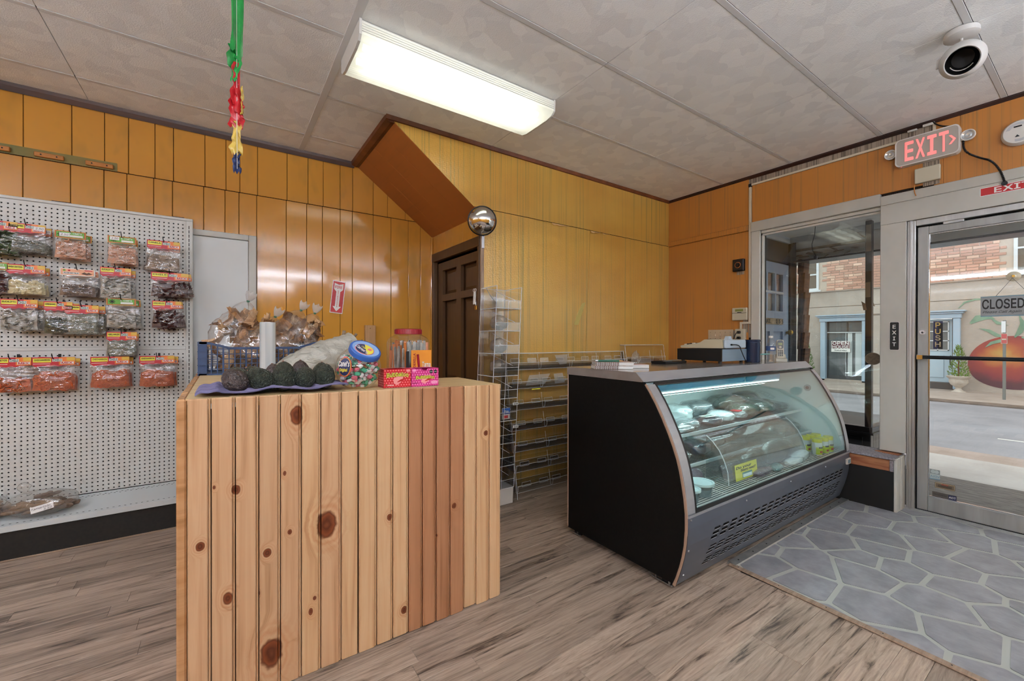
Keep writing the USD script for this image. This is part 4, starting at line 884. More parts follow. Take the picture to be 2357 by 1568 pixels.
def header_card(t, x, y, z, w, style, text, seed):
    """folded card stapled over the top of a bag: z is its lower edge"""
    H = .047 if style == 'chili' else .044
    def pl(name, x0, x1, z0, z1, mat, lay, par): return obj(name, MB().box(x + x0 * w, y - .004 - lay * .0007, z + z0 * H, x + x1 * w, y - .0034 - (lay - 1) * .0007, z + z1 * H), mat, par)
    def tx(name, s, h, cx, cz, mat, lay, par, fit=None, bold=True, slant=0.):
        v, f = lettering(s, h * H, (x + cx * w, y - .0042 - lay * .0007, z + cz * H), (1, 0, 0), (0, 0, 1), .0005, bold, None if fit is None else fit * w, slant=slant); return obj(name, MB().add(v, f), mat, par)
    body = {'chili': 'card_red', 'green': 'card_gold', 'white': 'card_white'}[style]
    hd = obj('header_card', MB().bev(x - w / 2, y - .0035, z, x + w / 2, y + .0035, z + H, .001), body, t)
    if style == 'chili':
        pl('orange_field', .12, .5, 0.02, .98, 'card_orange', 1, hd); pl('gold_corner', .3, .5, .52, .98, 'card_gold', 2, hd)
        pl('name_label', -.47, -.06, .36, .86, 'card_yellow', 1, hd); tx('name_lettering', text, .2, -.265, .66, 'black_print', 2, hd, .36)
        pl('brand_band', -.03, .2, .44, .80, 'card_white', 3, hd); tx('brand_lettering', 'CHILI', .26, .085, .62, 'card_teal', 4, hd, .2)
        pl('brand_band', .16, .47, .12, .42, 'card_white', 3, hd); tx('brand_lettering', 'MEX', .25, .315, .27, 'card_red', 4, hd, .26)
        pl('white_line', -.47, -.08, .14, .19, 'card_white', 1, hd)
        obj('wavy_edge', MB().prism(Polygon([(-w * .48, 0), (-w * .40, -.012), (-w * .24, -.003), (-w * .12, -.011), (0, -.002), (w * .12, -.01), (w * .22, -.001), (w * .48, 0), (w * .48, .004), (-w * .48, .004)]), .001, (x, y - .0036, z), (1, 0, 0), (0, 0, 1)), 'card_red', hd)
    elif style == 'green':
        pl('red_border', -.475, .475, .07, .93, 'card_red', 1, hd); pl('green_field', -.45, .45, .13, .87, 'card_green', 2, hd); pl('white_field', -.02, .40, .2, .46, 'card_white', 3, hd)
        m = MB(); c = np.array([x - .3 * w, y - .0065, z + .5 * H])
        for k in range(8):
            a = k * math.pi / 4; d = np.array([math.cos(a), 0, math.sin(a)]); n_ = np.array([-d[2], 0, d[0]]); m.add([c + d * .008 + n_ * .003, c + d * .008 - n_ * .003, c + d * .017], [[0, 1, 2], [0, 2, 1]])
        m.cyl(c, c + np.array([0, .0006, 0]), .007, n=12); obj('sun_emblem', m, 'black_print', hd); tx('brand_lettering', text, .22, .17, .68, 'card_white', 3, hd, .4)
    else:
        pl('peach_field', -.46, .46, .1, .9, 'card_peach', 1, hd); pl('name_label', -.40, .05, .2, .48, 'card_white', 2, hd); tx('name_lettering', text, .17, -.17, .34, 'black_print', 3, hd, .4)
        pl('green_square', -.40, -.33, .6, .8, 'card_green', 2, hd); pl('red_square', -.26, -.2, .6, .8, 'card_red', 2, hd); pl('red_band', .2, .42, .7, .84, 'card_red', 2, hd)
        obj('emblem', MB().prism(Polygon([(.1 * w, .3 * H), (.2 * w, .55 * H), (.26 * w, .4 * H), (.32 * w, .55 * H), (.42 * w, .3 * H), (.26 * w, .15 * H)]), .0006, (x, y - .0052, z), (1, 0, 0), (0, 0, 1)), 'seed_brown', hd)
    return hd
def bag(x, z1, z0, w, content, style, text, label, seed, y=3.615, rot=0., price=None, lean=0., thick=.02, group=None):
    """hang point (x, z1); z0 bottom"""
    h = z1 - z0; hh = .045
    t = thing('snack_bag' if content in ('wheel', 'chip') else 'spice_bag', label, 'bag', (x, y, z1), group=group)
    hd = header_card(t, x, y, z1 - hh, w * .97, style, text, seed)
    r = random.Random(seed); pz, pm, n, fill = CONTENT[content]; ph = h - hh + .006
    pv, pf = pouch(w, ph, thick, seed, lean).arr(); obj('pouch', MB().add(pv + np.array([x, y, z0]), pf), 'bag_film', t, smooth=60)
    m = MB()
    if pz:
        V, F = piece(pz, r); nz_ = {'stick': .3, 'wheel': .5, 'bean': .7}.get(pz, 1.6)
        for i in range(n):
            u = r.uniform(.1, .9); v = r.random() ** 1.15 * fill; v = max(v, .05); e = thick * math.sin(math.pi * u) ** .5 * .75
            M = RY(r.uniform(0, 6.28) if pz != 'stick' else r.gauss(0, .38) + (.9 if r.random() < .12 else 0)) ; M = RZ(r.uniform(-nz_, nz_)) @ RX(r.uniform(-nz_, nz_)) @ M; s_ = r.uniform(.85, 1.15)
            if pz == 'stick': u = r.uniform(.38, .62); s_ = r.uniform(.7, 1.1) * w / .19
            lay = -e * r.uniform(.45, 1) if r.random() < .8 else e * r.random()
            m.add((V * s_) @ M[:3, :3].T + np.array([x + (u - .5) * w * .94, y + lay, z0 + .006 + v * ph]), F)
    core = pouch(w * .93, ph * (fill if pz else .9) * (.92 if pz else 1), thick * (.34 if pz else .9), seed + 3).arr()
    core_mat = {'wheel': 'chip_orange', 'shrimp': 'shrimp_dry', 'bean': 'bean_cream', 'stick': 'bark_brown'}.get(content, pm)
    m2 = MB().add(core[0] + np.array([x, y, z0 + .004]), core[1])
    if pz: c = obj('contents', m, pm, t, kind='stuff'); obj('filling', m2, core_mat, t, kind='stuff')
    else: obj('contents', m2, pm, t, smooth=60, kind='stuff')
    if price:
        px_, pz_ = price; g = obj('price_tag', MB().bev(x + px_ * w - .022, y - .0086, z1 - hh + pz_ - .011, x + px_ * w + .022, y - .0078, z1 - hh + pz_ + .011, .0003), 'white_print', t)
        v, f = lettering('2.50', .011, (x + px_ * w, y - .0088, z1 - hh + pz_), (1, 0, 0), (0, 0, 1), .0004, False, slant=.2); obj('price_lettering', MB().add(v, f), 'black_print', g)
    return t
HK = [ # name, hook x, top z, bottom z, width, content, card, text, what it is, bags behind, price
 ('a', -1.045, 1.888, 1.70, .15, 'leaf', 'chili', 'LAUREL', 'dried leaves at the left edge, top row', 1, None),
 ('b', -.937, 1.886, 1.722, .155, 'grain', 'chili', 'COMINO ENTERO', 'grey seeds with 2.50 tag, top row', 1, (.33, .024)),
 ('c', -.758, 1.872, 1.705, .138, 'shrimp', 'green', 'EL COMETA', 'orange dried shrimp, left one of two', 1, (-.18, .02)),
 ('d', -.527, 1.872, 1.695, .14, 'shrimp', 'green', 'EL COMETA', 'orange dried shrimp, right one of two', 1, (-.24, .028)),
 ('e', -.322, 1.868, 1.672, .175, 'stick', 'chili', 'CANELA', 'cinnamon sticks, right end of top row', 1, None),
 ('f', -1.07, 1.655, 1.475, .13, 'chile', 'green', 'EL COMETA', 'red pods at the left edge, second row', 1, None),
 ('g', -.94, 1.648, 1.475, .158, 'bean', 'chili', 'HABA ENTERA', 'large cream broad beans', 1, None),
 ('h', -.728, 1.648, 1.478, .16, 'seed', 'white', 'FLOR DE TILA', 'small brown seeds under a white peach card', 1, None),
 ('i', -.556, 1.668, 1.475, .15, 'flake', 'chili', 'EUCALIPTO', 'pale flakes, second row', 1, None),
 ('j', -.29, 1.66, 1.50, .2, 'chile', 'chili', 'CHILE', 'very dark chillies, right end of second row', 1, None),
 ('k', -.967, 1.446, 1.268, .15, 'flake', 'chili', 'EUCALIPTO', 'pale strips at the left, third row', 1, None),
 ('l', -.81, 1.44, 1.248, .125, 'herb', 'chili', 'OREGANO', 'dark green herb with tilted card', 1, None),
 ('m', -.71, 1.425, 1.245, .155, 'powder', 'chili', 'SEMILLA MOLIDA', 'ground grey seed, third row', 1, None),
 ('n', -.531, 1.478, 1.29, .145, 'flake', 'green', 'EL COMETA', 'pale flakes under a green card', 1, None),
 ('o', -.306, 1.47, 1.292, .155, 'chile', 'chili', 'CHILE MOLIDO', 'dark red chillies, right end of third row', 1, None),
 ('p', -.528, 1.262, 1.108, .148, 'powder', 'chili', 'SEMILLA MOLIDA', 'ground grey seed alone below the third row', 1, None),
 ('q', -1.0, 1.11, .91, .165, 'chip', 'chili', 'CHURRITOS', 'orange squares at the left, bottom row', 1, None),
 ('r', -.829, 1.108, .912, .185, 'wheel', 'chili', 'CHICHARRON', 'orange wheel snacks, left one of three', 1, None),
 ('s', -.583, 1.106, .915, .186, 'wheel', 'chili', 'CHICHARRON', 'orange wheel snacks, middle one of three', 1, None),
 ('t', -.356, 1.106, .908, .183, 'wheel', 'chili', 'CHICHARRON', 'orange wheel snacks, right one of three', 1, None)]
for k, (nm, x, z1, z0, w_, cont, card, text, what, nb, price) in enumerate(HK):
    hk = thing('peg_hook', 'wire peg hook carrying the bags of ' + what, 'hook', (x, PY, z1 - .004))
    obj('wire', MB().tube([(x, PY - .002, z1 - .008), (x, 3.60, z1 - .008), (x, 3.585, z1 + .004), (x - .002, 3.58, z1 + .024)], .0022, 6), 'dark_metal', hk)
    obj('back_clip', MB().bev(x - .006, PY - .006, z1 - .016, x + .006, PY - .001, z1 + .018, .001), 'dark_metal', hk)
    b0 = bag(x, z1, z0, w_, cont, card, text, f'front bag of {what}', 100 + k, lean=-.4 if nm in 'ejh' else 0., price=price, thick=.026 if cont in ('wheel', 'bean') else .019)
    for q in range(nb):
        r = random.Random(k * 10 + q); M = (RZ(r.uniform(-.03, .03)) @ RY(r.uniform(-.09, .09) * (1.5 if nm in 'ejho' else 1)))[:3, :3]
        copy(b0, (x + r.uniform(-.008, .014) + .006, 3.676, z1 - .005), label=f'rear bag of {what}', rot=M)
# ---- tamarind pods in bags on the deck
plain('tamarind', '#7d6a58', .7, var='#574638', vscale=(25, 25, 25)); clear('loose_film', (.97, .97, .96), 1.5, .14, haze=.1, hazecol=(.8, .8, .78), bump=.9, bscale=(14, 14, 14), gloss=.07, bdist=.02)
def crumple(cx, cy, cz, rx, ry, rz, seed, amp=.12, n=3, base=True, taper=None):
    v = ICO[n].vertices.copy(); d = meshkit.fbm(v * 2.1 + seed * 3.7, 3, seed) - .5; v = v * (1 + amp * 2 * d[:, None]); fine = meshkit.noise(v * 9 + seed, seed) - .5; v *= 1 + .05 * fine[:, None]
    if taper: v[:, :2] *= (1 - taper * np.clip(v[:, 2:3], 0, 1.2))
    v = v * np.array([rx, ry, rz])
    if base: v[:, 2] = np.maximum(v[:, 2], -rz * .72)
    return MB().add(v + np.array([cx, cy, cz + (rz * .72 if base else 0)]), ICO[n].faces)
def tamarind(cx, cy, seed, label, tag=False, rx=.15):
    zb = .2 + (cy - 3.452) * .153
    t = thing('tamarind_bag', label, 'bag', (cx, cy, zb)); r = random.Random(seed); m = MB()
    for i in range(46):
        a = r.uniform(0, 6.28); R = math.sqrt(r.random()); px, py = cx + R * math.cos(a) * rx * .8, cy + R * math.sin(a) * .075; pz = zb + .02 + (1 - R) * .085 * r.random() + .01
        q = r.gauss(0, .6); L = r.uniform(.045, .07); d = np.array([math.cos(q), math.sin(q) * .6, r.uniform(-.12, .12)]) * L; p = np.array([px, py, pz]); c = p + np.array([0, 0, .02 * r.uniform(-1, 1)])
        pts = bez(9, p - d, c, p + d); rad = .0125 * (.6 + .4 * np.abs(np.sin(np.linspace(0.3, 9, 9)))) * np.array([.5, .85, 1, 1, 1, 1, 1, .85, .4]); m.tube(pts, rad, 7)
    obj('pods', m, 'tamarind', t, smooth=60, kind='stuff')
    obj('film', crumple(cx, cy, zb, rx, .095, .075, seed, .16), 'loose_film', t, smooth=70)
    obj('knot', MB().tube(bez(8, (cx - .05, cy, zb + .11), (cx - .08, cy - .01, zb + .15), (cx - .07, cy + .01, zb + .18)), [.01, .008, .012, .02, .028, .03, .024, .01], 9), 'loose_film', t, smooth=60)
    if tag:
        M = T(cx + .02, cy - .094, zb + .05) @ RX(-.5) @ RY(-.22); g = obj('price_label', MB().bev(-.045, -.002, -.018, .045, 0, .018, .001, M=M), 'white_print', t)
        for s_, dx, dz, hh in (('Tamarindo', -.006, .004, .011), ('5.50', .02, -.010, .011)):
            v, f = lettering(s_, hh, (0, 0, 0), (1, 0, 0), (0, 0, 1), .0005, False, slant=.3); v = v + np.array([dx, -.0022, dz]); obj('label_lettering', MB().add(v @ M[:3, :3].T + M[:3, 3], f), 'black_print', g)
    return t
tamarind(-.86, 3.55, 4, 'clear bag of tamarind pods with a handwritten 5.50 label on the white deck', True)
tamarind(-1.12, 3.58, 9, 'clear bag of tamarind pods at the left edge of the white deck', False, .13)
# ---- things on the far wall
plain('wood_block', '#b97a35', .5, var='#a5682a', vscale=(10, 40, 40)); plain('smudge_green', '#6d6a38', .6, var='#857238', vscale=(8, 8, 8))
wlp = '/World/wall_left'
obj('unpainted_band', MB().prism(sbox(-1.6, 2.33, -.575, 2.385).buffer(-.006).buffer(.006), .0012, (0, YL - .0022, 0), (1, 0, 0), (0, 0, 1)), 'smudge_green', wlp)
for x0, x1, lab in ((-1.2, -1.046, 'small orange wooden cleat at the left edge of the far wall'), (-.949, -.821, 'small orange wooden cleat, middle one of the three on the far wall'), (-.724, -.593, 'small orange wooden cleat, right one of the three on the far wall')):
    c = thing('wall_cleat', lab, 'wood block', ((x0 + x1) / 2, YL, 2.352)); obj('block', MB().bev(x0, YL - .022, 2.338, x1, YL - .004, 2.366, .003), 'wood_block', c)
    obj('nail_heads', MB().cyl((x0 + .03, YL - .0235, 2.352), (x0 + .03, YL - .0215, 2.352), .004, n=8).cyl((x1 - .03, YL - .0235, 2.352), (x1 - .03, YL - .0215, 2.352), .004, n=8), 'dark_metal', c)
fs = thing('fire_extinguisher_sign', 'tilted red and white FIRE EXTINGUISHER arrow sign on the orange wall', 'sign', (.806, YL - .004, 1.575))
M = T(.806, YL - .005, 1.577) @ RY(-.105 * -1)
def fsx(name, poly, lay, mat): v, f = MB().prism(poly, .0008, (0, -lay * .0008, 0), (1, 0, 0), (0, 0, 1)).arr(); return obj(name, MB().add(v @ M[:3, :3].T + M[:3, 3], f), mat, fs)
fsx('plate', sbox(-.052, -.138, .052, .138), 0, 'white_print'); fsx('red_field', sbox(-.046, -.131, .046, .131), 1, 'red_print')
fsx('arrow', Polygon([(-.036, .118), (0, .106), (.036, .118), (.036, .066), (.016, .046), (.016, -.08), (.034, -.08), (0, -.122), (-.034, -.08), (-.016, -.08), (-.016, .046), (-.036, .066)]), 2, 'white_print')
def fst(s_, h, z, fit=None): v, f = lettering(s_, h, (0, 0, 0), (1, 0, 0), (0, 0, 1), .0006, True, fit); v = v + np.array([0, -.0026, z]); return MB().add(v @ M[:3, :3].T + M[:3, 3], f)
obj('lettering', fst('FIRE', .022, .085, .056), 'red_print', fs)
mm = MB()
for k, ch in enumerate('EXTINGUISHER'): mm.mb(fst(ch, .0095, .052 - k * .0122))
obj('lettering', mm, 'red_print', fs)
pw = thing('pine_board', 'short raw pine board standing against the orange wall behind the counter', 'board', (1.07, 3.76, 0))
plain('raw_pine', '#b98f62', .6, var='#a3794d', vscale=(40, 40, 2)); obj('board', MB().bev(1.028, 3.752, 0, 1.118, 3.785, 1.343, .003), 'raw_pine', pw); obj('nail_hole', MB().cyl((1.07, 3.7515, 1.315), (1.07, 3.7525, 1.315), .0035, n=8), 'dark_joint', pw)
# ---- L-shaped pine counter faced with tongue-and-groove boards
CY = 1.675
def zt(x): return 1.029 - .0193 * (x + .1)
KNOTS = [(0.218, 0.949, .0197, .0342), (0.036, 0.717, .0122, .016), (-0.023, 0.737, .0046, .0071), (0.18, 0.746, .0054, .0092), (0.318, 0.532, .0335, .0485), (0.127, 0.481, .0118, .0151), (-0.06, 0.555, .0112, .0139), (0.014, 0.362, .0132, .0202), (0.14, 0.126, .032, .0515), (0.555, 0.501, .0107, .0141), (0.843, 0.484, .0107, .0116), (1.006, 0.785, .0118, .0121), (0.615, 0.105, .013, .0144), (0.264, 0.227, .0073, .0127), (0.277, 0.272, .0059, .008), (0.76, 0.373, .0041, .0056), (0.196, 0.535, .0069, .0093), (0.103, 0.348, .0026, .0075)]
def pine(name, c1, c2, c3, knots=True, scale=(58, 3, 1.7)):
    N = {'tc': ('texture_coordinate', {}), 'oi': ('object_info', {}), 'mu': ('math', {'math_type': 'multiply', 'value2': 23.}), 'cx': ('combine_xyz', {}), 'ad': ('vector_math', {'math_type': 'add'}), 'm': ('mapping', {'scale': scale}),
         'n': ('noise_texture', {'scale': .55, 'detail': 4., 'roughness': .55, 'distortion': .6}), 'r': ('rgb_ramp', {'ramp': [(.28, C(c3)), (.42, C(c2)), (.56, C(c1)), (.7, C(c2))]}), 'p': ('principled_bsdf', {'roughness': .42, 'specular_ior_level': .4}),
         'mr': ('map_range', {'from_min': 0., 'from_max': 1., 'to_min': .93, 'to_max': 1.05}), 'hs': ('hsv', {'hue': .5, 'saturation': 1.})}
    L = [('oi.random', 'mu.value1'), ('mu.value', 'cx.x'), ('mu.value', 'cx.z'), ('tc.object', 'ad.vector1'), ('cx.vector', 'ad.vector2'), ('m.vector', 'n.vector'), ('n.fac', 'r.fac'), ('oi.random', 'mr.value'), ('mr.result', 'hs.value'), ('r.color', 'hs.color')]
    if not knots:
        L += [('ad.vector', 'm.vector'), ('hs.color', 'p.base_color')]; return M_(name, N, L, 'p.BSDF')
    prev = None
    N['wn'] = ('noise_texture', {'scale': 30., 'detail': 2.}); L.append(('tc.object', 'wn.vector'))
    for i, (x, z, a, b) in enumerate(KNOTS):
        N[f'k{i}'] = ('mapping', {'scale': (1 / a, 0, 1 / b), 'location': (-x / a, 0, -z / b)}); N[f'l{i}'] = ('vector_math', {'math_type': 'length'}); L += [('tc.object', f'k{i}.vector'), (f'k{i}.vector', f'l{i}.vector1')]
        if prev is None: prev = f'l{i}.value'
        else: N[f'n{i}'] = ('math', {'math_type': 'minimum'}); L += [(prev, f'n{i}.value1'), (f'l{i}.value', f'n{i}.value2')]; prev = f'n{i}.value'
    N['dn'] = ('math', {'math_type': 'multiply_add', 'value2': .7}); L += [('wn.fac', 'dn.value1'), (prev, 'dn.value3')]
    N['halo'] = ('map_range', {'range_type': 'smoothstep', 'from_min': 1., 'from_max': 3.4, 'to_min': 1., 'to_max': 0., 'clamp': True}); N['core'] = ('map_range', {'range_type': 'smoothstep', 'from_min': 1.2, 'from_max': 1.5, 'to_min': 1., 'to_max': 0., 'clamp': True})
    L += [('dn.value', 'halo.value'), ('dn.value', 'core.value')]
    # the grain swings round the knots
    N['hx'] = ('math', {'math_type': 'multiply', 'value2': .055}); N['hc'] = ('combine_xyz', {}); N['ad2'] = ('vector_math', {'math_type': 'add'}); L += [('halo.result', 'hx.value1'), ('hx.value', 'hc.x'), ('ad.vector', 'ad2.vector1'), ('hc.vector', 'ad2.vector2'), ('ad2.vector', 'm.vector')]
    N['rg'] = ('math', {'math_type': 'multiply', 'value2': 11.}); N['rs'] = ('math', {'math_type': 'sine'}); N['rm'] = ('map_range', {'from_min': -1., 'from_max': 1., 'to_min': 0., 'to_max': .55}); N['rh'] = ('math', {'math_type': 'multiply'})
    L += [('dn.value', 'rg.value1'), ('rg.value', 'rs.value1'), ('rs.value', 'rm.value'), ('rm.result', 'rh.value1'), ('halo.result', 'rh.value2')]
    N['x1'] = ('mix', {'color2': C('#a8683c')}); N['kr'] = ('rgb_ramp', {'ramp': [(0., lin('#2a120a')), (.25, lin('#6e3a20')), (.5, lin('#51240f')), (.8, lin('#7a3f20')), (1., lin('#2a0f08'))]}); N['x2'] = ('mix', {}); N['kd'] = ('math', {'math_type': 'multiply', 'value2': .72})
    L += [('rh.value', 'x1.fac'), ('hs.color', 'x1.color1'), ('dn.value', 'kd.value1'), ('kd.value', 'kr.fac'), ('core.result', 'x2.fac'), ('x1.color', 'x2.color1'), ('kr.color', 'x2.color2'), ('x2.color', 'p.base_color')]
    return M_(name, N, L, 'p.BSDF')
pine('pine_light', '#c9a67f', '#c29b72', '#a57c55'); pine('pine_tan', '#c29d79', '#b9916c', '#99714c'); pine('pine_red', '#ac7c5a', '#a37250', '#875a3a')
pine('pine_top', '#d6ba8a', '#ceae7c', '#b08c58', False, (3, 30, 3)); pine('pine_edge', '#b98c62', '#ab7c50', '#8f623a', False, (4, 4, 30))
plain('pine_gap', '#2a160c', .9)
ct = thing('pine_counter', 'L-shaped knotty pine counter with tongue-and-groove front', 'counter', (0, CY, 0))
bx = [-.0935, -.0309, .0351, .1022, .1676, .2338, .2989, .3704, .4342, .5045, .5693, .6351, .6962, .7597, .8258, .8947, .9575, 1.0274, 1.0905]
tone = ['tan', 'tan', 'tan', 'tan', 'tan', 'light', 'tan', 'light', 'light', 'light', 'light', 'red', 'red', 'red', 'red', 'light', 'light', 'light']
def board(name, x0, x1, z0, y0, y1, mat, b=.0025, dz=0.):
    v, f = MB().bev(x0, y0, z0, x1, y1, 1.0, b).arr(); v = v.copy(); top = v[:, 2] > .5; v[top, 2] += zt(v[top, 0]) - 1.0 - dz; return obj(name, MB().add(v, f), mat, ct)
for i, (a, b) in enumerate(zip(bx, bx[1:])):
    r = random.Random(i); z0 = .001 + max(0, r.uniform(-.004, .008)) if i > 6 else .001; g = .004 if i == 7 else .0015
    wide = (b - a)
    board('front_board', a + .0012, b - .0085 if i not in (7,) else b - .004, z0, CY - .002 * r.random(), CY + .016, 'pine_' + tone[i], .003)
    if i != 7: board('bead', b - .0078, b - .0012, z0, CY + .0035, CY + .016, 'pine_' + tone[i], .002)
board('corner_board', -.1205, -.0945, .001, CY + .004, CY + .03, 'pine_edge', .006)
m = MB()
m.box(-.09, CY + .0165, .03, 1.085, CY + .03, .99); obj('backing', m, 'pine_gap', ct)
# side and inner faces
side = MB()
board('side_board', -.1205, -.1, .001, CY + .031, 3.15, 'pine_edge', .003, .003); board('end_board', 1.072, 1.09, .001, CY + .031, 2.13, 'pine_edge', .003, .008)
def slab(name, poly, mat, t=.018, dz=0., b=.0):
    v, f = MB().prism(Polygon(poly), t, (0, 0, -t)).arr(); v = v.copy(); v[:, 2] += zt(v[:, 0]) + dz; return obj(name, MB().add(v, f), mat, ct)
slab('top', [(-.098, CY + .0165), (1.1, CY + .0165), (1.1, 2.135), (.62, 2.135), (.62, 3.15), (-.098, 3.15)], 'pine_top', dz=-.001)
r = random.Random(4); yv = CY + .031
while yv < 3.14:
    ye = min(3.15, yv + r.uniform(.05, .09)); v, f = MB().bev(-.1205, yv + .0004, -.02, -.1, ye - .0004, r.uniform(-.003, .001), .003).arr(); obj('top_edge_block', MB().add(v + np.array([0, 0, zt(-.11)]), f), 'pine_edge', ct); yv = ye
obj('inner_board', MB().box(.6, 2.12, .03, .62, 3.14, .99).box(.62, 2.115, .03, 1.07, 2.135, .985), 'pine_edge', ct)
obj('bolt', MB().cyl((1.088, 1.70, .93), (1.094, 1.70, .93), .006, n=8).box(1.088, 1.69, .926, 1.0925, 1.725, .934), 'dark_metal', ct)
# ---- avocados on a purple pulp tray
plain('pulp_purple', '#5d5a7c', .85, var='#7a7190', vscale=(20, 20, 20), bump=.3, bscale=(200, 200, 200)); plain('avocado_skin', '#3d4636', .34, var='#222a1e', vscale=(60, 60, 60), bump=1., bscale=(150, 150, 150), bdist=.03, spec=.8); plain('avocado_brown', '#4b3c38', .34, var='#2c2322', vscale=(60, 60, 60), bump=.9, bscale=(130, 130, 130), bdist=.012, spec=.6); plain('stem_brown', '#8d5f4c', .6)
plain('fruit_label', '#b9cdb4', .4); plain('fruit_green', '#4fae3a', .4)
zb = zt(.15)
ty = thing('pulp_tray', 'purple moulded pulp fruit tray with scalloped edge on the pine counter', 'tray', (.16, 1.86, zb))
nu, nv = 66, 34; uu = np.linspace(0, 1, nu)[:, None]; vv = np.linspace(0, 1, nv)[None, :]
X = -.075 + .475 * uu + 0 * vv; Y = 1.705 + .30 * vv + 0 * uu + .012 * np.sin(uu * 31) * (np.abs(vv - .5) * 2) ** 6
cup = np.sin((X - .005) / .0735 * math.pi) ** 2 * np.sin((vv) * 2 * math.pi) ** 2
Z = .0245 - .019 * np.where(X > -.01, cup, 0) + .004 * np.where(X < -.005, np.sin(vv * 40) + .8 * np.sin(uu * 60), 0) + .006 * np.sin(uu * 14 + 1) * (1 - vv)
Z = Z - .012 * np.clip((-.03 - X) / .045, 0, 1) - .006 * np.clip((.06 - vv) / .06, 0, 1)
P = np.stack([X, Y, zb + np.maximum(Z, .003)], -1); m = MB().grid(P); m.grid(P[::-1] - np.array([0, 0, .0022]))
obj('sheet', m, 'pulp_purple', ty, smooth=60)
def avo_mesh(seed, sub=4):
    v = ICO[sub].vertices.copy(); t = v[:, 2]; rad = .0385 * (1 - .15 * np.clip(t, -1, 1) - .03 * t * t); out = np.stack([v[:, 0] * rad, v[:, 1] * rad, v[:, 2] * .054], 1)
    nz = meshkit.noise(v * 15 + seed, seed) - .5; nz2 = meshkit.noise(v * 34 + seed, seed + 1) - .5
    return MB().add(out * (1 + .045 * nz[:, None] + .05 * nz2[:, None]), ICO[sub].faces)
AV = [ # x, y, tilt x, turn z, brown, label
 (.035, 1.80, -1.1, .5, 1, 'brown-purple avocado at the left end of the front row on the tray'), (.114, 1.80, -1.0, .9, 0, 'squat green avocado, second from left in the front row on the tray'), (.192, 1.795, -.35, .1, 0, 'upright green avocado, middle of the front row on the tray'), (.263, 1.80, -1.15, -.2, 0, 'green avocado with a small round fruit sticker on its side'), (.335, 1.80, -.6, -.4, 0, 'green avocado at the right end of the front row on the tray'),
 (.05, 1.905, -.9, .6, 0, 'avocado at the left end of the back row on the tray'), (.11, 1.935, -.8, 1.2, 0, 'avocado, second from left in the back row on the tray'), (.172, 1.93, -.5, .3, 1, 'brownish avocado in the middle of the back row on the tray'), (.262, 1.905, -.3, -.1, 1, 'brownish avocado behind the one with the sticker'), (.34, 1.905, -.5, -.3, 0, 'avocado at the right end of the back row on the tray')]
for k, (x, y, tl, tz, br, lab) in enumerate(AV):
    zc = zb + .049 + (.007 if abs(tl) < .5 else 0); a = thing('avocado', lab, 'avocado', (x, y, zc)); M = T(x, y, zc) @ RZ(tz) @ RX(tl)
    v, f = avo_mesh(k * 3 + 1, 4 if k < 5 else 3).arr(); s_ = (1.0, 1.02, 1.06, 1.0, .98, .95, .92, .95, 1.0, .98)[k]
    obj('skin', MB().add((v * s_) @ M[:3, :3].T + M[:3, 3], f), 'avocado_brown' if br else 'avocado_skin', a, smooth=True)
    p = (M @ np.array([0, 0, .0545 * s_, 1]))[:3]; obj('stem_button', MB().ball(p, .0045, 1), 'stem_brown', a, smooth=True)
    if k == 3:
        c = np.array([x - .005, y - .037, zc - .004]); n_ = np.array([-.08, -.97, .2]); n_ /= np.linalg.norm(n_); q = obj('fruit_sticker', MB().cyl(c, c + n_ * .0016, .0105, n=20), 'fruit_label', a); obj('sticker_band', MB().prism(Point(0, 0).buffer(.0104).intersection(sbox(-.02, -.02, -.003, .02)), .0006, c + n_ * .0017, np.cross((0, 0, 1), n_) * 1.0, (0, 0, 1)), 'fruit_green', q)
# ---- blue crate of pork rind bags
plain('crate_blue', '#27436a', .4, var='#1f3556', vscale=(8, 8, 8))
zc = zt(.2) + .0005; cx0, cx1, cy0, cy1, ch = -.102, .50, 2.755, 3.07, .182
cr = thing('blue_crate', 'dark blue plastic lattice crate standing on the pine counter', 'crate', ((cx0 + cx1) / 2, (cy0 + cy1) / 2, zc))
def rimz(u): return ch if u < .06 or u > .94 else (ch - (ch - .152) * min(1, (u - .06) / .16) if u < .5 else ch - (ch - .152) * min(1, (.94 - u) / .16))
def lattice(O, U, L, name):
    m = MB(); M = frame(O, U, (0, 0, 1)); n = int(round(L / .0262)); w_ = .0042
    for i in range(n + 1):
        x = L * i / n; big = i % 4 == 0; h = rimz(x / L) - .004; m.box(x - (w_ if big else w_ * .6), .008, -.006 if big else -.003, x + (w_ if big else w_ * .6), h, .004, M=M)
    for j in range(6): m.box(0, .008 + j * .0262, -.003, L, .008 + j * .0262 + w_ * .9, .003, M=M)
    us = np.linspace(0, 1, 25)
    for a, b in zip(us, us[1:]):
        za, zb_ = rimz(a), rimz(b); P = np.array([[(a * L, za - .012, -.007), (a * L, za, -.007), (a * L, za, .006), (a * L, za - .012, .006)], [(b * L, zb_ - .012, -.007), (b * L, zb_, -.007), (b * L, zb_, .006), (b * L, zb_ - .012, .006)]]); m.grid(P @ M[:3, :3].T + M[:3, 3], closed_v=True)
    m.box(-.002, 0, -.007, L + .002, .012, .006, M=M)
    return obj(name, m, 'crate_blue', cr)
lattice((cx0, cy0, zc), (1, 0, 0), cx1 - cx0, 'front_lattice'); lattice((cx0, cy1, zc), (1, 0, 0), cx1 - cx0, 'back_lattice'); lattice((cx0, cy0, zc), (0, 1, 0), cy1 - cy0, 'side_lattice'); lattice((cx1, cy0, zc), (0, 1, 0), cy1 - cy0, 'side_lattice')
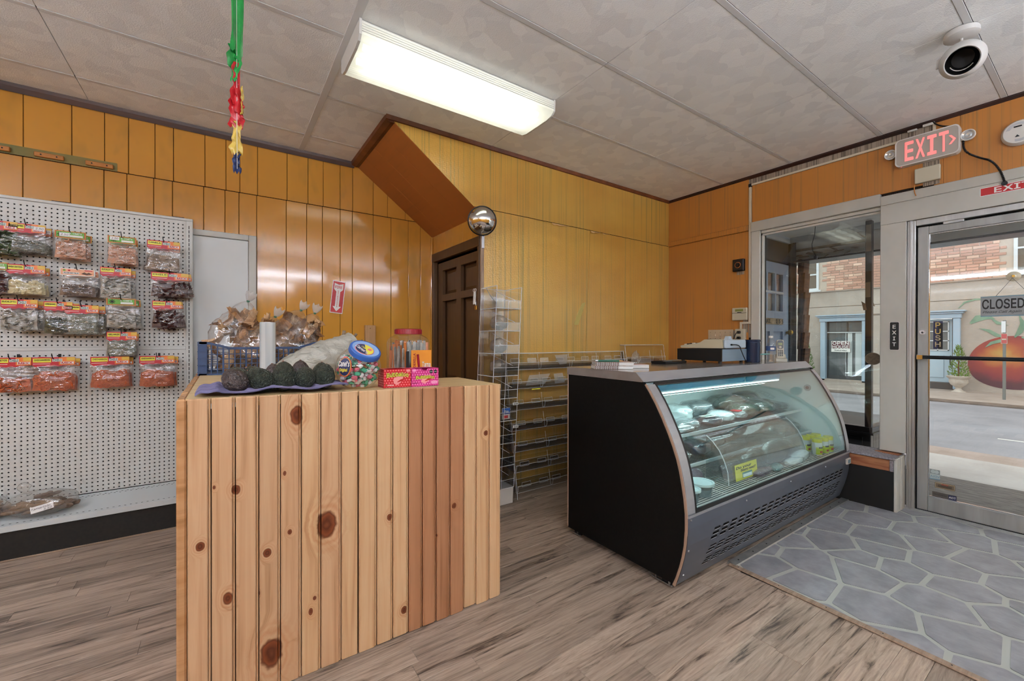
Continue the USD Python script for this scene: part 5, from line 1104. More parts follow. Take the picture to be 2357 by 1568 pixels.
for x in (cx0, cx1):
    for y in (cy0, cy1):
        m = MB(); sx = 1 if x == cx0 else -1; m.bev(x - .006 * sx, y - .006, zc, x + .034 * sx, y - .002, zc + ch, .001) if y == cy0 else m.bev(x - .006 * sx, y + .002, zc, x + .034 * sx, y + .006, zc + ch, .001)
        for k in range(5): m.box(x - .008 * sx, y - .009, zc + .02 + k * .036, x + .036 * sx, y + .009, zc + .023 + k * .036)
        obj('corner_post', m, 'crate_blue', cr)
obj('floor_grid', MB().box(cx0, cy0, zc, cx1, cy1, zc + .004), 'crate_blue', cr)
plain('rind_tan', '#c4976a', .65, var='#9a6c42', vscale=(30, 30, 30), bump=.8, bscale=(120, 120, 120), bdist=.01); plain('rind_pale', '#d6b48c', .65, var='#b58a5e', vscale=(30, 30, 30), bump=.8, bscale=(120, 120, 120), bdist=.01); plain('rind_dark', '#94663e', .65, var='#6b4526', vscale=(30, 30, 30), bump=.8, bscale=(120, 120, 120), bdist=.01); clear('crinkle_film', (.97, .97, .97), 1.5, .12, haze=.05, hazecol=(.9, .9, .88), bump=1., bscale=(12, 12, 12), gloss=.06, bdist=.02); clear('knot_film', (.9, .9, .9), 1.5, .15, haze=.42, hazecol=(.82, .83, .82), bump=.8, bscale=(50, 50, 50)); plain('tie_green', '#1f6a4c', .5); 
def rind_bag(base, top, r0, seed, label, n=26):
    base = np.array(base, float); top = np.array(top, float); t = thing('pork_rind_bag', label, 'bag', tuple(base)); ax = top - base; L = np.linalg.norm(ax); r = random.Random(seed)
    M = frame(base, np.cross((0, 1, .01), ax), np.cross(ax, np.cross((0, 1, .01), ax)))   # third axis along the bag
    k, n_ = 22, 28; u = np.linspace(0, 1, k); prof = r0 * np.clip(np.sin(np.pi * np.clip(.16 + .84 * u, 0, 1)) , 0, 1) ** .6 * (1 - .25 * u) + .006
    a = np.linspace(0, 2 * np.pi, n_, endpoint=False); P = np.stack([prof[:, None] * np.cos(a) * 1.05, prof[:, None] * np.sin(a) * .8, (u * L)[:, None] + 0 * a], -1); nz = meshkit.fbm(P * 17 + seed, 3, seed) - .5
    P[..., :2] *= (1 + .55 * nz[..., None]); m = MB().grid(P, closed_v=True); v, f = m.arr(); obj('film', MB().add(v @ M[:3, :3].T + M[:3, 3], f), 'crinkle_film', t, smooth=70)
    # flared knot
    q = np.linspace(0, 1, 8); kp = .007 + .03 * q ** .8 * (1 - .45 * q ** 3); P = np.stack([kp[:, None] * np.cos(a) * (1 + .3 * np.sin(3 * a + seed)), kp[:, None] * np.sin(a), (L + .055 * q)[:, None] + .008 * np.sin(5 * a + seed) * q[:, None]], -1); v, f = MB().grid(P, closed_v=True).arr()
    obj('knot', MB().add(v @ M[:3, :3].T + M[:3, 3], f), 'knot_film', t, smooth=70); p = (M @ np.array([0, 0, L, 1]))[:3]; obj('tie', MB().ball(p, .0085, 1), 'tie_green', t)
    mats = {'rind_tan': MB(), 'rind_pale': MB(), 'rind_dark': MB()}
    for i in range(n):
        w_, l_ = r.uniform(.022, .038), r.uniform(.045, .08); nu = 9; s_ = np.linspace(-1, 1, nu)[:, None]; q = np.linspace(-1, 1, 7)[None, :]; cv = r.uniform(20, 45)
        G = np.stack([q * w_ + 0 * s_, -cv * (q * w_) ** 2 * .6 - cv * .3 * (s_ * l_) ** 2 * r.uniform(.3, 1), s_ * l_ + 0 * q], -1); G = G + .012 * (meshkit.noise(G * 60 + i, seed + i)[..., None] - .5)
        h = r.uniform(.04, .80); R = r0 * .58 * (1 - .4 * h); aa = r.uniform(0, 6.28); Q = RZ(r.uniform(0, 6.28)) @ RX(r.gauss(0, .5)) @ RY(r.gauss(0, .4)); G = G @ Q[:3, :3].T + np.array([R * math.cos(aa), R * .75 * math.sin(aa), h * L]); m = mats[r.choice(list(mats))]; m.grid(G); m.grid(G[::-1] + np.array([.0012, .0012, 0]))
    for k_, m in mats.items():
        v, f = m.arr(); obj('rinds', MB().add(v @ M[:3, :3].T + M[:3, 3], f), k_, t, smooth=60, kind='stuff')
rind_bag((.0, 2.92, zc + .03), (.125, 2.95, 1.445), .125, 1, 'tall clear bag of pork rinds at the left end of the blue crate', 30)
rind_bag((.14, 2.88, zc + .03), (.262, 2.9, 1.355), .10, 2, 'clear bag of pork rinds second from left in the blue crate', 24)
rind_bag((.24, 2.93, zc + .03), (.415, 2.99, 1.405), .12, 3, 'large pale bag of pork rinds in the blue crate behind the plastic roll', 30)
rind_bag((.36, 2.9, zc + .03), (.485, 2.92, 1.385), .10, 4, 'clear bag of pork rinds at the right end of the blue crate', 24)
# ---- roll of plastic bags
M_('roll_plastic', {'tc': ('texture_coordinate', {}), 'm': ('mapping', {'scale': (40, 40, .5)}), 'n': ('noise_texture', {'scale': 1., 'detail': 2.}), 'r': ('rgb_ramp', {'ramp': [(.3, lin('#9aa3a6')), (.7, lin('#c9cdcc'))]}), 'p': ('principled_bsdf', {'roughness': .18, 'specular_ior_level': .7, 'coat_weight': .5})}, [('tc.object', 'm.vector'), ('m.vector', 'n.vector'), ('n.fac', 'r.fac'), ('r.color', 'p.base_color')], 'p.BSDF')
rx, ry, rz = .176, 2.30, zt(.17)
ro = thing('plastic_bag_roll', 'upright silvery roll of clear plastic bags in front of the blue crate', 'roll', (rx, ry, rz))
obj('wound_film', MB().lathe([(.012, 0), (.033, 0), (.0335, .004), (.0335, .272), (.033, .276), (.014, .276), (.012, .27)], (rx, ry, rz), 40), 'roll_plastic', ro, smooth=40); obj('core', MB().lathe([(.0095, .0), (.0118, 0), (.0118, .278), (.0095, .278), (.0095, 0)], (rx, ry, rz), 20), 'cream_plastic', ro, smooth=40)
# ---- white plastic bag of cinnamon sticks
M_('white_film', {'tc': ('texture_coordinate', {}), 'm': ('mapping', {'scale': (16, 16, 26)}), 'n': ('noise_texture', {'scale': 1., 'detail': 4., 'distortion': 1.2}), 'b': ('bump', {'strength': .8, 'distance': .03}), 'p': ('principled_bsdf', {'base_color': lin('#cfcdc2'), 'roughness': .3, 'specular_ior_level': .6}), 'tl': ('translucent_bsdf', {'color': lin('#cfcdc2')}), 'x': ('mix_closure', {'fac': .35})}, [('tc.object', 'm.vector'), ('m.vector', 'n.vector'), ('n.fac', 'b.height'), ('b.normal', 'p.normal'), ('p.BSDF', 'x.closure1'), ('tl.BSDF', 'x.closure2')], 'x.closure')
wb_ = thing('white_plastic_bag', 'crumpled white plastic bag with cinnamon sticks poking out on the counter', 'bag', (.42, 2.33, zt(.42)))
cen = [(.205, 2.30, .035), (.26, 2.31, .055), (.33, 2.33, .075), (.41, 2.34, .095), (.48, 2.36, .12), (.54, 2.37, .155), (.575, 2.375, .185), (.585, 2.378, .20)]; rads = [(.012, .03), (.09, .05), (.13, .07), (.155, .085), (.145, .085), (.11, .065), (.085, .05), (.08, .045)]
n_ = 40; a = np.linspace(0, 2 * np.pi, n_, endpoint=False); cen = np.array(cen); rads = np.array(rads); tt = np.linspace(0, 1, len(cen)); t2 = np.linspace(0, 1, 34)
cen2 = np.stack([np.interp(t2, tt, cen[:, i]) for i in range(3)], 1); r2_ = np.stack([np.interp(t2, tt, rads[:, i]) for i in range(2)], 1)
P = cen2[:, None, :] + np.stack([-.55 * r2_[:, None, 1] * np.sin(a), r2_[:, None, 0] * np.cos(a), .9 * r2_[:, None, 1] * np.sin(a)], -1); nz = meshkit.fbm(P * 14, 3, 5) - .5; nf = meshkit.fbm(P * np.array([60, 20, 40]), 2, 8) - .5
ctr_ = cen2[:, None, :]; P = ctr_ + (P - ctr_) * (1 + .5 * nz[..., None] + .25 * nf[..., None]); P[..., 2] = np.maximum(P[..., 2], .004); P[..., 2] += zt(.42)
obj('film', MB().grid(P, closed_v=True), 'white_film', wb_, smooth=60)
m = MB()
for k, (p0, p1, rr) in enumerate([((.54, 2.36, .16), (.60, 2.36, .232), .007), ((.52, 2.38, .15), (.545, 2.40, .248), .009), ((.55, 2.35, .15), (.628, 2.34, .195), .008)]): m.cyl(np.array(p0) + [0, 0, zt(.5)], np.array(p1) + [0, 0, zt(.5)], rr, n=10)
obj('cinnamon_sticks', m, 'bark_brown', wb_, kind='stuff')
# ---- round candy jar
clear('jar_plastic', (.97, .98, .97), 1.5, .02, haze=.02, gloss=.02)
plain('lid_blue', '#2f5da8', .35); plain('lid_pale', '#7f9fc9', .4); plain('candy_pink', '#d4607c', .3, rand=.12); plain('candy_green', '#3f9c7c', .3, rand=.15); plain('candy_white', '#cfcdcf', .3, rand=.08); plain('print_pink', '#d8607a', .45); plain('print_yellow', '#d6c83a', .45)
jc = np.array([.463, 1.795, zt(.46) + .082]); jr = .0905
jar = thing('candy_jar', 'round clear candy jar with tilted blue lid on the pine counter', 'jar', tuple(jc - [0, 0, .082]))
ax = np.array([.16, -.55, .82]); ax /= np.linalg.norm(ax); MU = frame(jc, np.cross((0, 0, 1), ax), np.cross(ax, np.cross((0, 0, 1), ax)))
v = ICO[4].vertices.copy(); keep = (v @ ax) < .80; fk = keep[ICO[4].faces].all(1); vv_ = v * jr; vv_[:, 2] = np.maximum(vv_[:, 2], -.0815)
obj('globe', MB().add(vv_ + jc, ICO[4].faces[fk]), 'jar_plastic', jar, smooth=True)
obj('neck', MB().lathe([(.056, .07), (.055, .084)], (0, 0, 0), 40, M=MU), 'jar_plastic', jar, smooth=True)
lid = obj('lid', MB().lathe([(.0, .075), (.060, .075), (.0635, .078), (.0635, .094), (.0605, .0985), (.054, .1)], (0, 0, 0), 48, M=MU), 'lid_blue', jar, smooth=40)
def ondisc(name, poly, lay, mat, par, h=.0985): v, f = MB().prism(poly, .0006, (0, 0, h + lay * .0006)).arr(); return obj(name, MB().add(v @ MU[:3, :3].T + MU[:3, 3], f), mat, par)
ondisc('lid_panel', Point(0, 0).buffer(.0545, quad_segs=12), 0, 'lid_pale', lid); oc = Point(-.008, -.004)
ondisc('pink_ring', oc.buffer(.038, quad_segs=12), 1, 'print_pink', lid); ondisc('yellow_field', oc.buffer(.0355, quad_segs=12), 2, 'print_yellow', lid); ondisc('navy_field', oc.buffer(.0355, quad_segs=12).intersection(affinity.rotate(sbox(-.06, -.05, -.004, .05), -20)), 3, 'navy_print', lid)
def lidtx(s_, h, cx, cy, mat, rot, fit=None):
    v, f = lettering(s_, h, (0, 0, 0), (1, 0, 0), (0, 1, 0), .0006, True, fit, slant=.15); R_ = RZ(rot); v = v @ R_[:3, :3].T + np.array([cx, cy, .1006]); obj('lid_lettering', MB().add(v @ MU[:3, :3].T + MU[:3, 3], f), mat, lid)
lidtx("Canel's", .016, -.02, -.004, 'white_print', -1.2, .062); lidtx('Original', .009, -.003, .002, 'print_yellow', -1.2, .034)
ondisc('pink_dot', Point(.012, -.01).buffer(.008), 4, 'print_pink', lid)
# oval sticker on the globe's left
d = np.array([-.75, -.62, .12]); d /= np.linalg.norm(d); u_ = np.cross((0, 0, 1), d); u_ /= np.linalg.norm(u_); w_ = np.cross(d, u_)
def onglobe(name, rx_, rz_, lay, mat):
    m = MB(); rr = np.linspace(0, 1, 6)[:, None]; aa = np.linspace(0, 2 * np.pi, 32, endpoint=False)[None, :]; q = d + (u_ * 1)[None, None] * (rr * np.cos(aa) * rx_)[..., None] + w_ * (rr * np.sin(aa) * rz_)[..., None]; q /= np.linalg.norm(q, axis=-1, keepdims=True); m.grid(jc + q * (jr + .0006 + lay * .0005), closed_v=True); return obj(name, m, mat, jar)
g = onglobe('side_sticker', .36, .48, 0, 'red_print'); onglobe('sticker_gold', .33, .44, 1, 'card_gold'); onglobe('sticker_navy', .30, .41, 2, 'navy_print')
v, f = lettering("Canel's", .02, jc + d * (jr + .0022) + w_ * .012, u_, w_, .0008, True, .05, slant=.15); obj('sticker_lettering', MB().add(v, f), 'white_print', jar); v, f = lettering("Original", .012, jc + d * (jr + .0022) - w_ * .012, u_, w_, .0008, True, .036); obj('sticker_lettering', MB().add(v, f), 'print_yellow', jar)
# the candies, one by one
protos = {}
r = random.Random(12); placed = []
cand = []
for _ in range(16000):
    p = np.array([r.uniform(-1, 1) for _ in range(3)]) * .08
    if np.linalg.norm(p) > .077 or p[2] < -.07 or p[2] > .048 or p @ ax > .068 or (np.linalg.norm(p) < .05): continue
    if all(np.linalg.norm(p - q) > .0158 for q in cand): cand.append(p)
    if len(cand) > 210: break
for i, p in enumerate(cand):
    c = ('pink', 'green', 'white', 'pink', 'white', 'green')[i % 6]; R_ = (RZ(r.uniform(0, 6.28)) @ RX(r.uniform(0, 6.28)) @ RY(r.uniform(-.6, .6)))[:3, :3]
    if c not in protos:
        t = thing('wrapped_candy', f'small {c} wrapped candy among many in the round jar', 'candy', tuple(jc + p), group=f'{c} candies in the round jar'); protos[c] = t
        obj('wrapper', MB().bev(*(jc + p - [.0095, .0075, .0055]), *(jc + p + [.0095, .0075, .0055]), .002), 'candy_' + c, t); obj('twist', MB().box(*(jc + p + [.0095, -.005, -.0008]), *(jc + p + [.0125, .005, .0008])).box(*(jc + p - [.0125, .005, .0008]), *(jc + p - [.0095, -.005, -.0008])), 'candy_' + c, t)
        obj('print', MB().box(*(jc + p + [-.005, -.0035, .0055]), *(jc + p + [.005, .0035, .0058])), 'white_print' if c != 'white' else 'candy_green', t)
    else: copy(protos[c], tuple(jc + p), rot=R_)
# ---- gum boxes
plain('gum_red', '#c01c28', .35); plain('gum_pink', '#c02a78', .35); plain('gum_dot', '#e0787f', .4); plain('gum_dot_pink', '#dd7fb0', .4); plain('gum_yellow', '#cfd445', .4); plain('gum_peach', '#dc9090', .4); plain('brown_card', '#6b3a20', .7)
def gumbox(O, yaw, L, D, H, red, label):
    O = np.array(O, float); t = thing('gum_box', label, 'box', tuple(O)); M = T(*O) @ RZ(yaw); base = 'gum_red' if red else 'gum_pink'
    def ad(m): v, f = m.arr(); return MB().add(v @ M[:3, :3].T + M[:3, 3], f)
    hole = sbox(.01, .012, L - .01, D - .01)
    notch = Point(L * .48, H + .002).buffer(.0135, quad_segs=8) if not red else Polygon()
    fr = sbox(0, 0, L, H).difference(notch) if not red else sbox(0, 0, L, H)
    m = MB(); m.prism(fr, -.0015, (0, 0, 0), (1, 0, 0), (0, 0, 1)); m.box(0, D - .0015, 0, L, D, H); m.box(0, .0015, 0, .0015, D, H); m.box(L - .0015, .0015, 0, L, D, H); m.box(0, 0, 0, L, D, .0015)
    obj('carton', ad(m), base, t)
    m = MB().prism(sbox(0.002, .002, L - .002, D - .002).difference(sbox(.02, .0, L - .02, D * .7)), .001, (0, 0, H - .0012)); obj('top_flap', ad(m), base, t); obj('inside', ad(MB().box(.003, .003, .003, L - .003, D - .003, H - .02)), 'brown_card', t)
    dots = MB(); s_ = .0115; k = 0
    for i in range(int(L / s_) + 2):
        for j in range(int(H / s_) + 2):
            c = Point(i * s_ + (j % 2) * s_ / 2, j * s_ * .9).buffer(.0031, quad_segs=3).intersection(fr.buffer(-.0008))
            if c.area > 4e-6: dots.prism(c, .0004, (0, 0, 0), (1, 0, 0), (0, 0, 1))
    for i in range(int(D / s_) + 1):
        for j in range(int(H / s_) + 1):
            c = Point(i * s_ + (j % 2) * s_ / 2, j * s_ * .9).buffer(.0031, quad_segs=3).intersection(sbox(.001, .001, D - .001, H - .001))
            if c.area > 4e-6: dots.prism(c, .0004, (0, D, 0), (0, -1, 0), (0, 0, 1))
    obj('dots', ad(dots), 'gum_dot' if red else 'gum_dot_pink', t, kind='stuff')
    def fp(name, poly, lay, mat): return obj(name, ad(MB().prism(poly, .0004, (0, -lay * .0004, 0), (1, 0, 0), (0, 0, 1))), mat, t)
    sw = Polygon([(L * .38, H * .48), (L * .5, H * .58), (L * .68, H * .58), (L * .66, H * .44), (L * .6, H * .3), (L * .48, H * .18), (L * .38, H * .26)]).buffer(.003); fp('swirl', sw, 1, 'gum_peach'); fp('splash', Polygon([(L * .5, H * .3), (L * .62, H * .42), (L * .78, H * .46), (L * .66, H * .36)]).buffer(.0015), 2, 'red_print')
    def ft(s_, h, cx, cz, lay, mat, fit=None, dep=.0004, arch=0., bold=True): 
        v, f = lettering(s_, h, (0, 0, 0), (1, 0, 0), (0, 0, 1), dep, bold, fit); v = v.copy(); v[:, 2] += arch * (1 - (v[:, 0] / (L * .42)) ** 2) ; v = v + np.array([cx, -lay * .0004, cz]); return MB().add(v @ M[:3, :3].T + M[:3, 3], f)
    sz = 1.0 if red else .82; cz = H * .66 if red else H * .47
    for dx, dz in ((-.0011, 0), (.0011, 0), (0, .0011), (0, -.0011)): obj('name_outline', ft('Bubbaloo', .0175 * sz, L * .5 + dx, cz + dz, 3, 'black_print', L * .80 * (1 if red else .86), arch=.005), 'black_print', t)
    obj('name_lettering', ft('Bubbaloo', .0175 * sz, L * .5, cz, 4.6, 'gum_yellow', L * .80 * (1 if red else .86), arch=.005), 'gum_yellow', t)
    fp('count_badge', affinity.scale(Point(L * (.9 if red else .1), H * .9).buffer(1, quad_segs=6), .011, .006), 1, 'gum_dot' if red else 'gum_dot_pink'); obj('count_lettering', ft('47', .006, L * (.9 if red else .1), H * .9, 2, 'white_print'), 'white_print', t)
    if red: fp('strawberry', Point(L * .08, H * .12).buffer(.0055), 1, 'card_red'); obj('flavour_lettering', ft('FRESA', .0055, L * .25, H * .14, 2, 'white_print', L * .22), 'white_print', t); fp('leaf', Polygon([(L * .06, H * .18), (L * .12, H * .2), (L * .09, H * .13)]), 2, 'card_green')
    else:
        for q in (.72, .88): fp('warning_octagon', Point(L * q, H * .80).buffer(.0085, quad_segs=2), 1, 'black_print'); obj('warning_lettering', ft('EXCESO', .0025, L * q, H * .80, 2, 'white_print', .013), 'white_print', t)
        obj('small_lettering', ft('CHICLE', .004, L * .13, H * .2, 2, 'black_print', L * .2), 'black_print', t); fp('splash_cup', affinity.scale(Point(L * .84, H * .2).buffer(1, quad_segs=6), .018, .009), 1, 'gum_dot_pink'); obj('flavour_lettering', ft('TUTTI', .004, L * .84, H * .2, 2, 'white_print', .024), 'white_print', t)
    return t
gumbox((.553, 1.745, zt(.6)), -.02, .117, .085, .078, True, 'red gum box with pink dots beside the candy jar')
gumbox((.6745, 1.748, zt(.73)), .02, .128, .085, .079, False, 'magenta gum box with two black octagons beside the red gum box')
# ---- tall jar of tamarind sticks with a red lid
plain('jar_lid_red', '#8e1626', .3); plain('label_orange', '#d98a26', .45); plain('stick_wrap', '#a7a3a0', .3, metal=.3, var='#70665c', vscale=(60, 60, 20), rand=.2); plain('stick_orange', '#c0672a', .4, rand=.2)
oc = np.array([.755, 2.0, zt(.75) + .0005]); oj = thing('stick_jar', 'tall clear jar with dark red lid and orange label behind the gum boxes', 'jar', tuple(oc))
def rsq(h, z, r, n=10): p = sbox(-h, -h, h, h).buffer(-r).buffer(r, quad_segs=n); c = np.array(p.exterior.coords)[:-1]; return np.stack([c[:, 0], c[:, 1], np.full(len(c), z)], 1)
RJ = RZ(.18)[:3, :3]
P = np.array([rsq(h, z, q) for h, z, q in [(.078, .002, .03), (.083, .008, .03), (.0835, .03, .03), (.0835, .19, .03), (.081, .205, .035), (.074, .218, .045), (.066, .228, .0655), (.063, .232, .0625), (.063, .24, .0625)]])
obj('body', MB().grid(P @ RJ.T + oc, closed_v=True), 'jar_plastic', oj, smooth=50)
obj('lid', MB().lathe([(0, .258), (.06, .258), (.064, .255), (.0655, .236), (.0655, .232), (.063, .232)], oc, 48), 'jar_lid_red', oj, smooth=40)
m = MB()
for k in range(48): a = k * 2 * math.pi / 48; m.box(.0652, -.0012, .234, .0664, .0012, .254, M=T(*oc) @ RZ(a))
obj('lid_ribs', m, 'jar_lid_red', oj, kind='stuff')
m = MB(); m2 = MB(); r = random.Random(8)
for i in range(-4, 5):
    for j in range(-4, 5):
        x, y = i * .0165, j * .0165; top = r.uniform(.15, .205); tl = RX(r.uniform(-.04, .04)) @ RY(r.uniform(-.04, .04)); mm = m2 if r.random() < .35 else m; mm.bev(-.007, -.003, 0.008, .007, .003, top, .002, M=T(*(oc + RJ @ np.array([x, y, 0]))) @ RZ(r.uniform(0, 3.1)) @ tl)
obj('wrapped_sticks', m, 'stick_wrap', oj, kind='stuff'); obj('orange_sticks', m2, 'stick_orange', oj, kind='stuff')
ML = np.eye(4); ML[:3, :3] = RJ; ML[:3, 3] = oc
def lab(name, x0, x1, z0, z1, lay, mat): v, f = MB().box(x0, -.0848 - lay * .0006, z0, x1, -.0842 - lay * .0006, z1).arr(); return obj(name, MB().add(v @ ML[:3, :3].T + ML[:3, 3], f), mat, oj)
lg = lab('label', -.035, .078, .02, .155, 0, 'label_orange')
def labt(s_, h, x, z, mat, rot=0., fit=None, lay=2): v, f = lettering(s_, h, (0, 0, 0), (1, 0, 0), (0, 0, 1), .0005, True, fit); v = v @ RY(rot)[:3, :3].T + np.array([x, -.0848 - lay * .0006, z]); obj('label_lettering', MB().add(v @ ML[:3, :3].T + ML[:3, 3], f), mat, oj)
v, f = MB().cyl((.012, -.086, .03), (.0, -.086, .135), .006, n=8).arr(); obj('printed_stick', MB().add(v * np.array([1, 1, 1]) @ ML[:3, :3].T + ML[:3, 3], f), 'jar_lid_red', oj)
labt('BANDERILLA', .012, -.018, .09, 'jar_lid_red', -math.pi / 2, .1); labt('Tama', .024, .048, .085, 'white_print', .05, .048); labt('ROCA', .022, .05, .055, 'white_print', .05, .045)
lab('band_dark', -.062, -.046, .02, .15, 0, 'black_print')
# ---- curved-glass refrigerated display case
XA, XB = 1.80, 3.885
CURVE = [(1.407, 1.000), (1.370, .952), (1.332, .896), (1.293, .828), (1.257, .757), (1.231, .698), (1.209, .64), (1.193, .582), (1.181, .523), (1.170, .458), (1.163, .393), (1.162, .32), (1.168, .238), (1.179, .18), (1.193, .125), (1.212, .066), (1.228, .02)]
cv = np.array(CURVE); cs = np.concatenate([[0], np.cumsum(np.linalg.norm(np.diff(cv, axis=0), axis=1))])
def on(s): return np.stack([np.interp(s, cs, cv[:, 0]), np.interp(s, cs, cv[:, 1])], -1)
def s_at(z): return float(np.interp(-z, -cv[:, 1], cs))
def nrm(s): d = on(np.asarray(s) + .002) - on(np.asarray(s) - .002); d /= np.linalg.norm(d, axis=-1, keepdims=True); return np.stack([d[..., 1], -d[..., 0]], -1)     # points out (towards -y)
def skin(x0, x1, za, zb, off, th, n=24, nx=2):
    """a curved sheet between heights za > zb, off outwards, of thickness th inwards"""
    s = np.linspace(s_at(za), s_at(zb), n); p, q = on(s), nrm(s); o = p + q * off; i = p + q * (off - th); xs = np.linspace(x0, x1, nx); m = MB()
    A = np.array([[(x, a[0], a[1]) for a in o] for x in xs]); B = np.array([[(x, a[0], a[1]) for a in i] for x in xs]); m.grid(A); m.grid(B[::-1])
    for k in (0, -1): m.grid(np.array([A[:, k], B[:, k]])); m.grid(np.array([A[k], B[k]]))
    return m
plain('case_black', '#040404', .6, spec=.2, bump=.3, bscale=(220, 220, 220), var='#0b0a08', vscale=(50, 50, 50)); plain('case_grey', '#5f6671', .34, metal=.3, var='#565d69', vscale=(3, 3, 3)); plain('case_steel', '#b2b6ba', .3, metal=.5, var='#a2a6aa', vscale=(2, 8, 8)); plain('ply_edge', '#a08470', .6); plain('case_inner', '#dcecec', .4); plain('case_inner_dark', '#39464a', .5); plain('gasket', '#0b0c0d', .5); plain('lamp_cover', '#9db0b4', .35); plain('lamp_glow', '#ffffff', .5, emis='#e2f4f4', estr=CASE_LAMP); plain('hidden_lamp_glow', '#ffffff', .5, emis='#e2f6f6', estr=CASE_LAMP * 16); plain('lamp_blue', '#2f87a8', .3)
plain('case_top', '#a39c94', .14, metal=.45, var='#948d86', vscale=(2, 6, 6))
dc = thing('display_case', 'black and steel refrigerated display case with a curved glass front', 'display case', (XA, 1.6, 0))
prof = [(1.985, .035)] + [(1.985, 1.0)] + [tuple(p) for p in cv[:-1]] + [(1.225, .035)]
obj('side_panel', MB().prism(Polygon([(a + (.012 if a < 1.6 else 0), b) for a, b in prof]), .024, (XA, 0, 0), (0, 1, 0), (0, 0, 1)), 'case_black', dc)
obj('side_panel', MB().prism(Polygon(prof), .03, (XB - .03, 0, 0), (0, 1, 0), (0, 0, 1)), 'case_black', dc)
obj('panel_edge', skin(XA + .006, XA + .012, .99, .02, 0, .014, 40), 'ply_edge', dc)
for x0, x1 in ((XA + .0125, XA + .072), (XB - .055, XB - .001)): obj('curved_frame', skin(x0, x1, .985, .388, .002, .012, 30), 'case_steel', dc)
obj('back_edge', MB().bev(XA - .002, 1.982, .04, XA + .03, 1.992, 1.0, .002), 'ply_edge', dc)
# top: slab with a bevelled front
obj('top', MB().prism([(1.994, 1.0), (1.994, 1.047), (1.455, 1.047), (1.407, 1.001), (1.415, .998)], XB - XA + .006, (XA - .003, 0, 0), (0, 1, 0), (0, 0, 1)), 'case_top', dc)
obj('top_front', MB().prism([(1.453, 1.0475), (1.4035, 1.0008), (1.405, .999), (1.456, 1.0465)], XB - XA + .008, (XA - .004, 0, 0), (0, 1, 0), (0, 0, 1)), 'case_steel', dc)
# glass with a black border
gx0, gx1 = XA + .078, XB - .058
obj('glass', skin(gx0, gx1, .992, .386, 0., .005, 28), 'tinted_glass', dc, smooth=30)
gk = MB(); gk.mb(skin(gx0 - .006, gx0 + .010, .99, .386, .001, .007, 28)); gk.mb(skin(gx1 - .008, gx1 + .004, .99, .386, .001, .007, 28)); gk.mb(skin(gx0, gx1, .995, .982, .0015, .008, 4)); gk.mb(skin(gx0, gx1, .402, .384, .0015, .008, 4))
obj('gasket', gk, 'gasket', dc)
obj('sill', skin(XA + .012, XB, .384, .372, .006, .012, 4), 'case_steel', dc)
# lower front: plain band, then a louvred panel with real slots
obj('front_band', skin(XA + .0125, XB, .371, .288, .002, .006, 6), 'case_grey', dc)
s0, s1 = s_at(.288), s_at(.03); slots = MB(); lip = MB(); q = []
groups = [(.266, .0215), (.176, .0165), (.110, .0125)]
cells = []
for gz, dz in groups:
    for r_ in range(3):
        zc_ = gz - r_ * dz; sc_ = s_at(zc_); hw = .0062 if dz > .02 else .005
        x = 2.02 + .012 * (2 - r_) - (.266 - gz) * .15
        while x < 3.72: cells.append((x, x + .056, sc_ - hw, sc_ + hw)); x += .083
cellpoly = unary_union([sbox(a, c, b, d).buffer(-.0035).buffer(.0035, quad_segs=2) for a, b, c, d in cells])
whole = sbox(XA + .0125, s0, XB, s1)
ss = np.linspace(s0, s1, 27); m = MB()
for a, b in zip(ss, ss[1:]):
    strip_ = sbox(XA + .0125, a, XB, b).difference(cellpoly)
    for g_ in getattr(strip_, 'geoms', [strip_]):
        if g_.is_empty or g_.geom_type != 'Polygon': continue
        v, f = trimesh.creation.triangulate_polygon(g_, engine='earcut'); P = on(v[:, 1]) + nrm(v[:, 1]) * .002; m.add(np.stack([v[:, 0], P[:, 0], P[:, 1]], 1), f[:, ::-1])
obj('louvre_panel', m, 'case_grey', dc)
for a, b, c, d in cells:
    for z_, mm, o in ((d, lip, .0045),):
        p = on(np.array([z_ - .0004, z_ + .0010])); n_ = nrm(np.array([z_, z_])); P = np.array([[(x, p[0][0] + n_[0][0] * .0022, p[0][1] + n_[0][1] * .0022), (x, p[1][0] + n_[1][0] * .0032, p[1][1] + n_[1][1] * .0032), (x, p[1][0] + n_[1][0] * .001, p[1][1] - .0005)] for x in (a + .003, b - .003)]); mm.grid(P)
obj('louvre_lips', lip, 'case_steel', dc, kind='stuff')
obj('louvre_backing', skin(XA + .03, XB - .03, .285, .035, -.012, .004, 14), 'gasket', dc)
m = MB()
for x, z_ in ((1.835, .36), (1.832, .21), (1.845, .075), (2.356, .341), (2.897, .342), (3.434, .341)):
    s = s_at(z_); p = on(s); n_ = nrm(s); m.cyl((x, p[0] + n_[0] * .002, p[1] + n_[1] * .002), (x, p[0] + n_[0] * .006, p[1] + n_[1] * .006), .006, .004, 10)
obj('screws', m, 'steel', dc, kind='stuff')
s = s_at(.318); p = on(s); bd = obj('badge', MB().bev(3.80, p[0] - .014, .296, 3.875, p[0] - .002, .338, .002), 'card_white', dc); obj('badge_print', MB().bev(3.815, p[0] - .0156, .303, 3.862, p[0] - .0142, .331, .0004).bev(3.82, p[0] - .017, .31, 3.83, p[0] - .0158, .326, .0004), 'sticker_blue', bd)
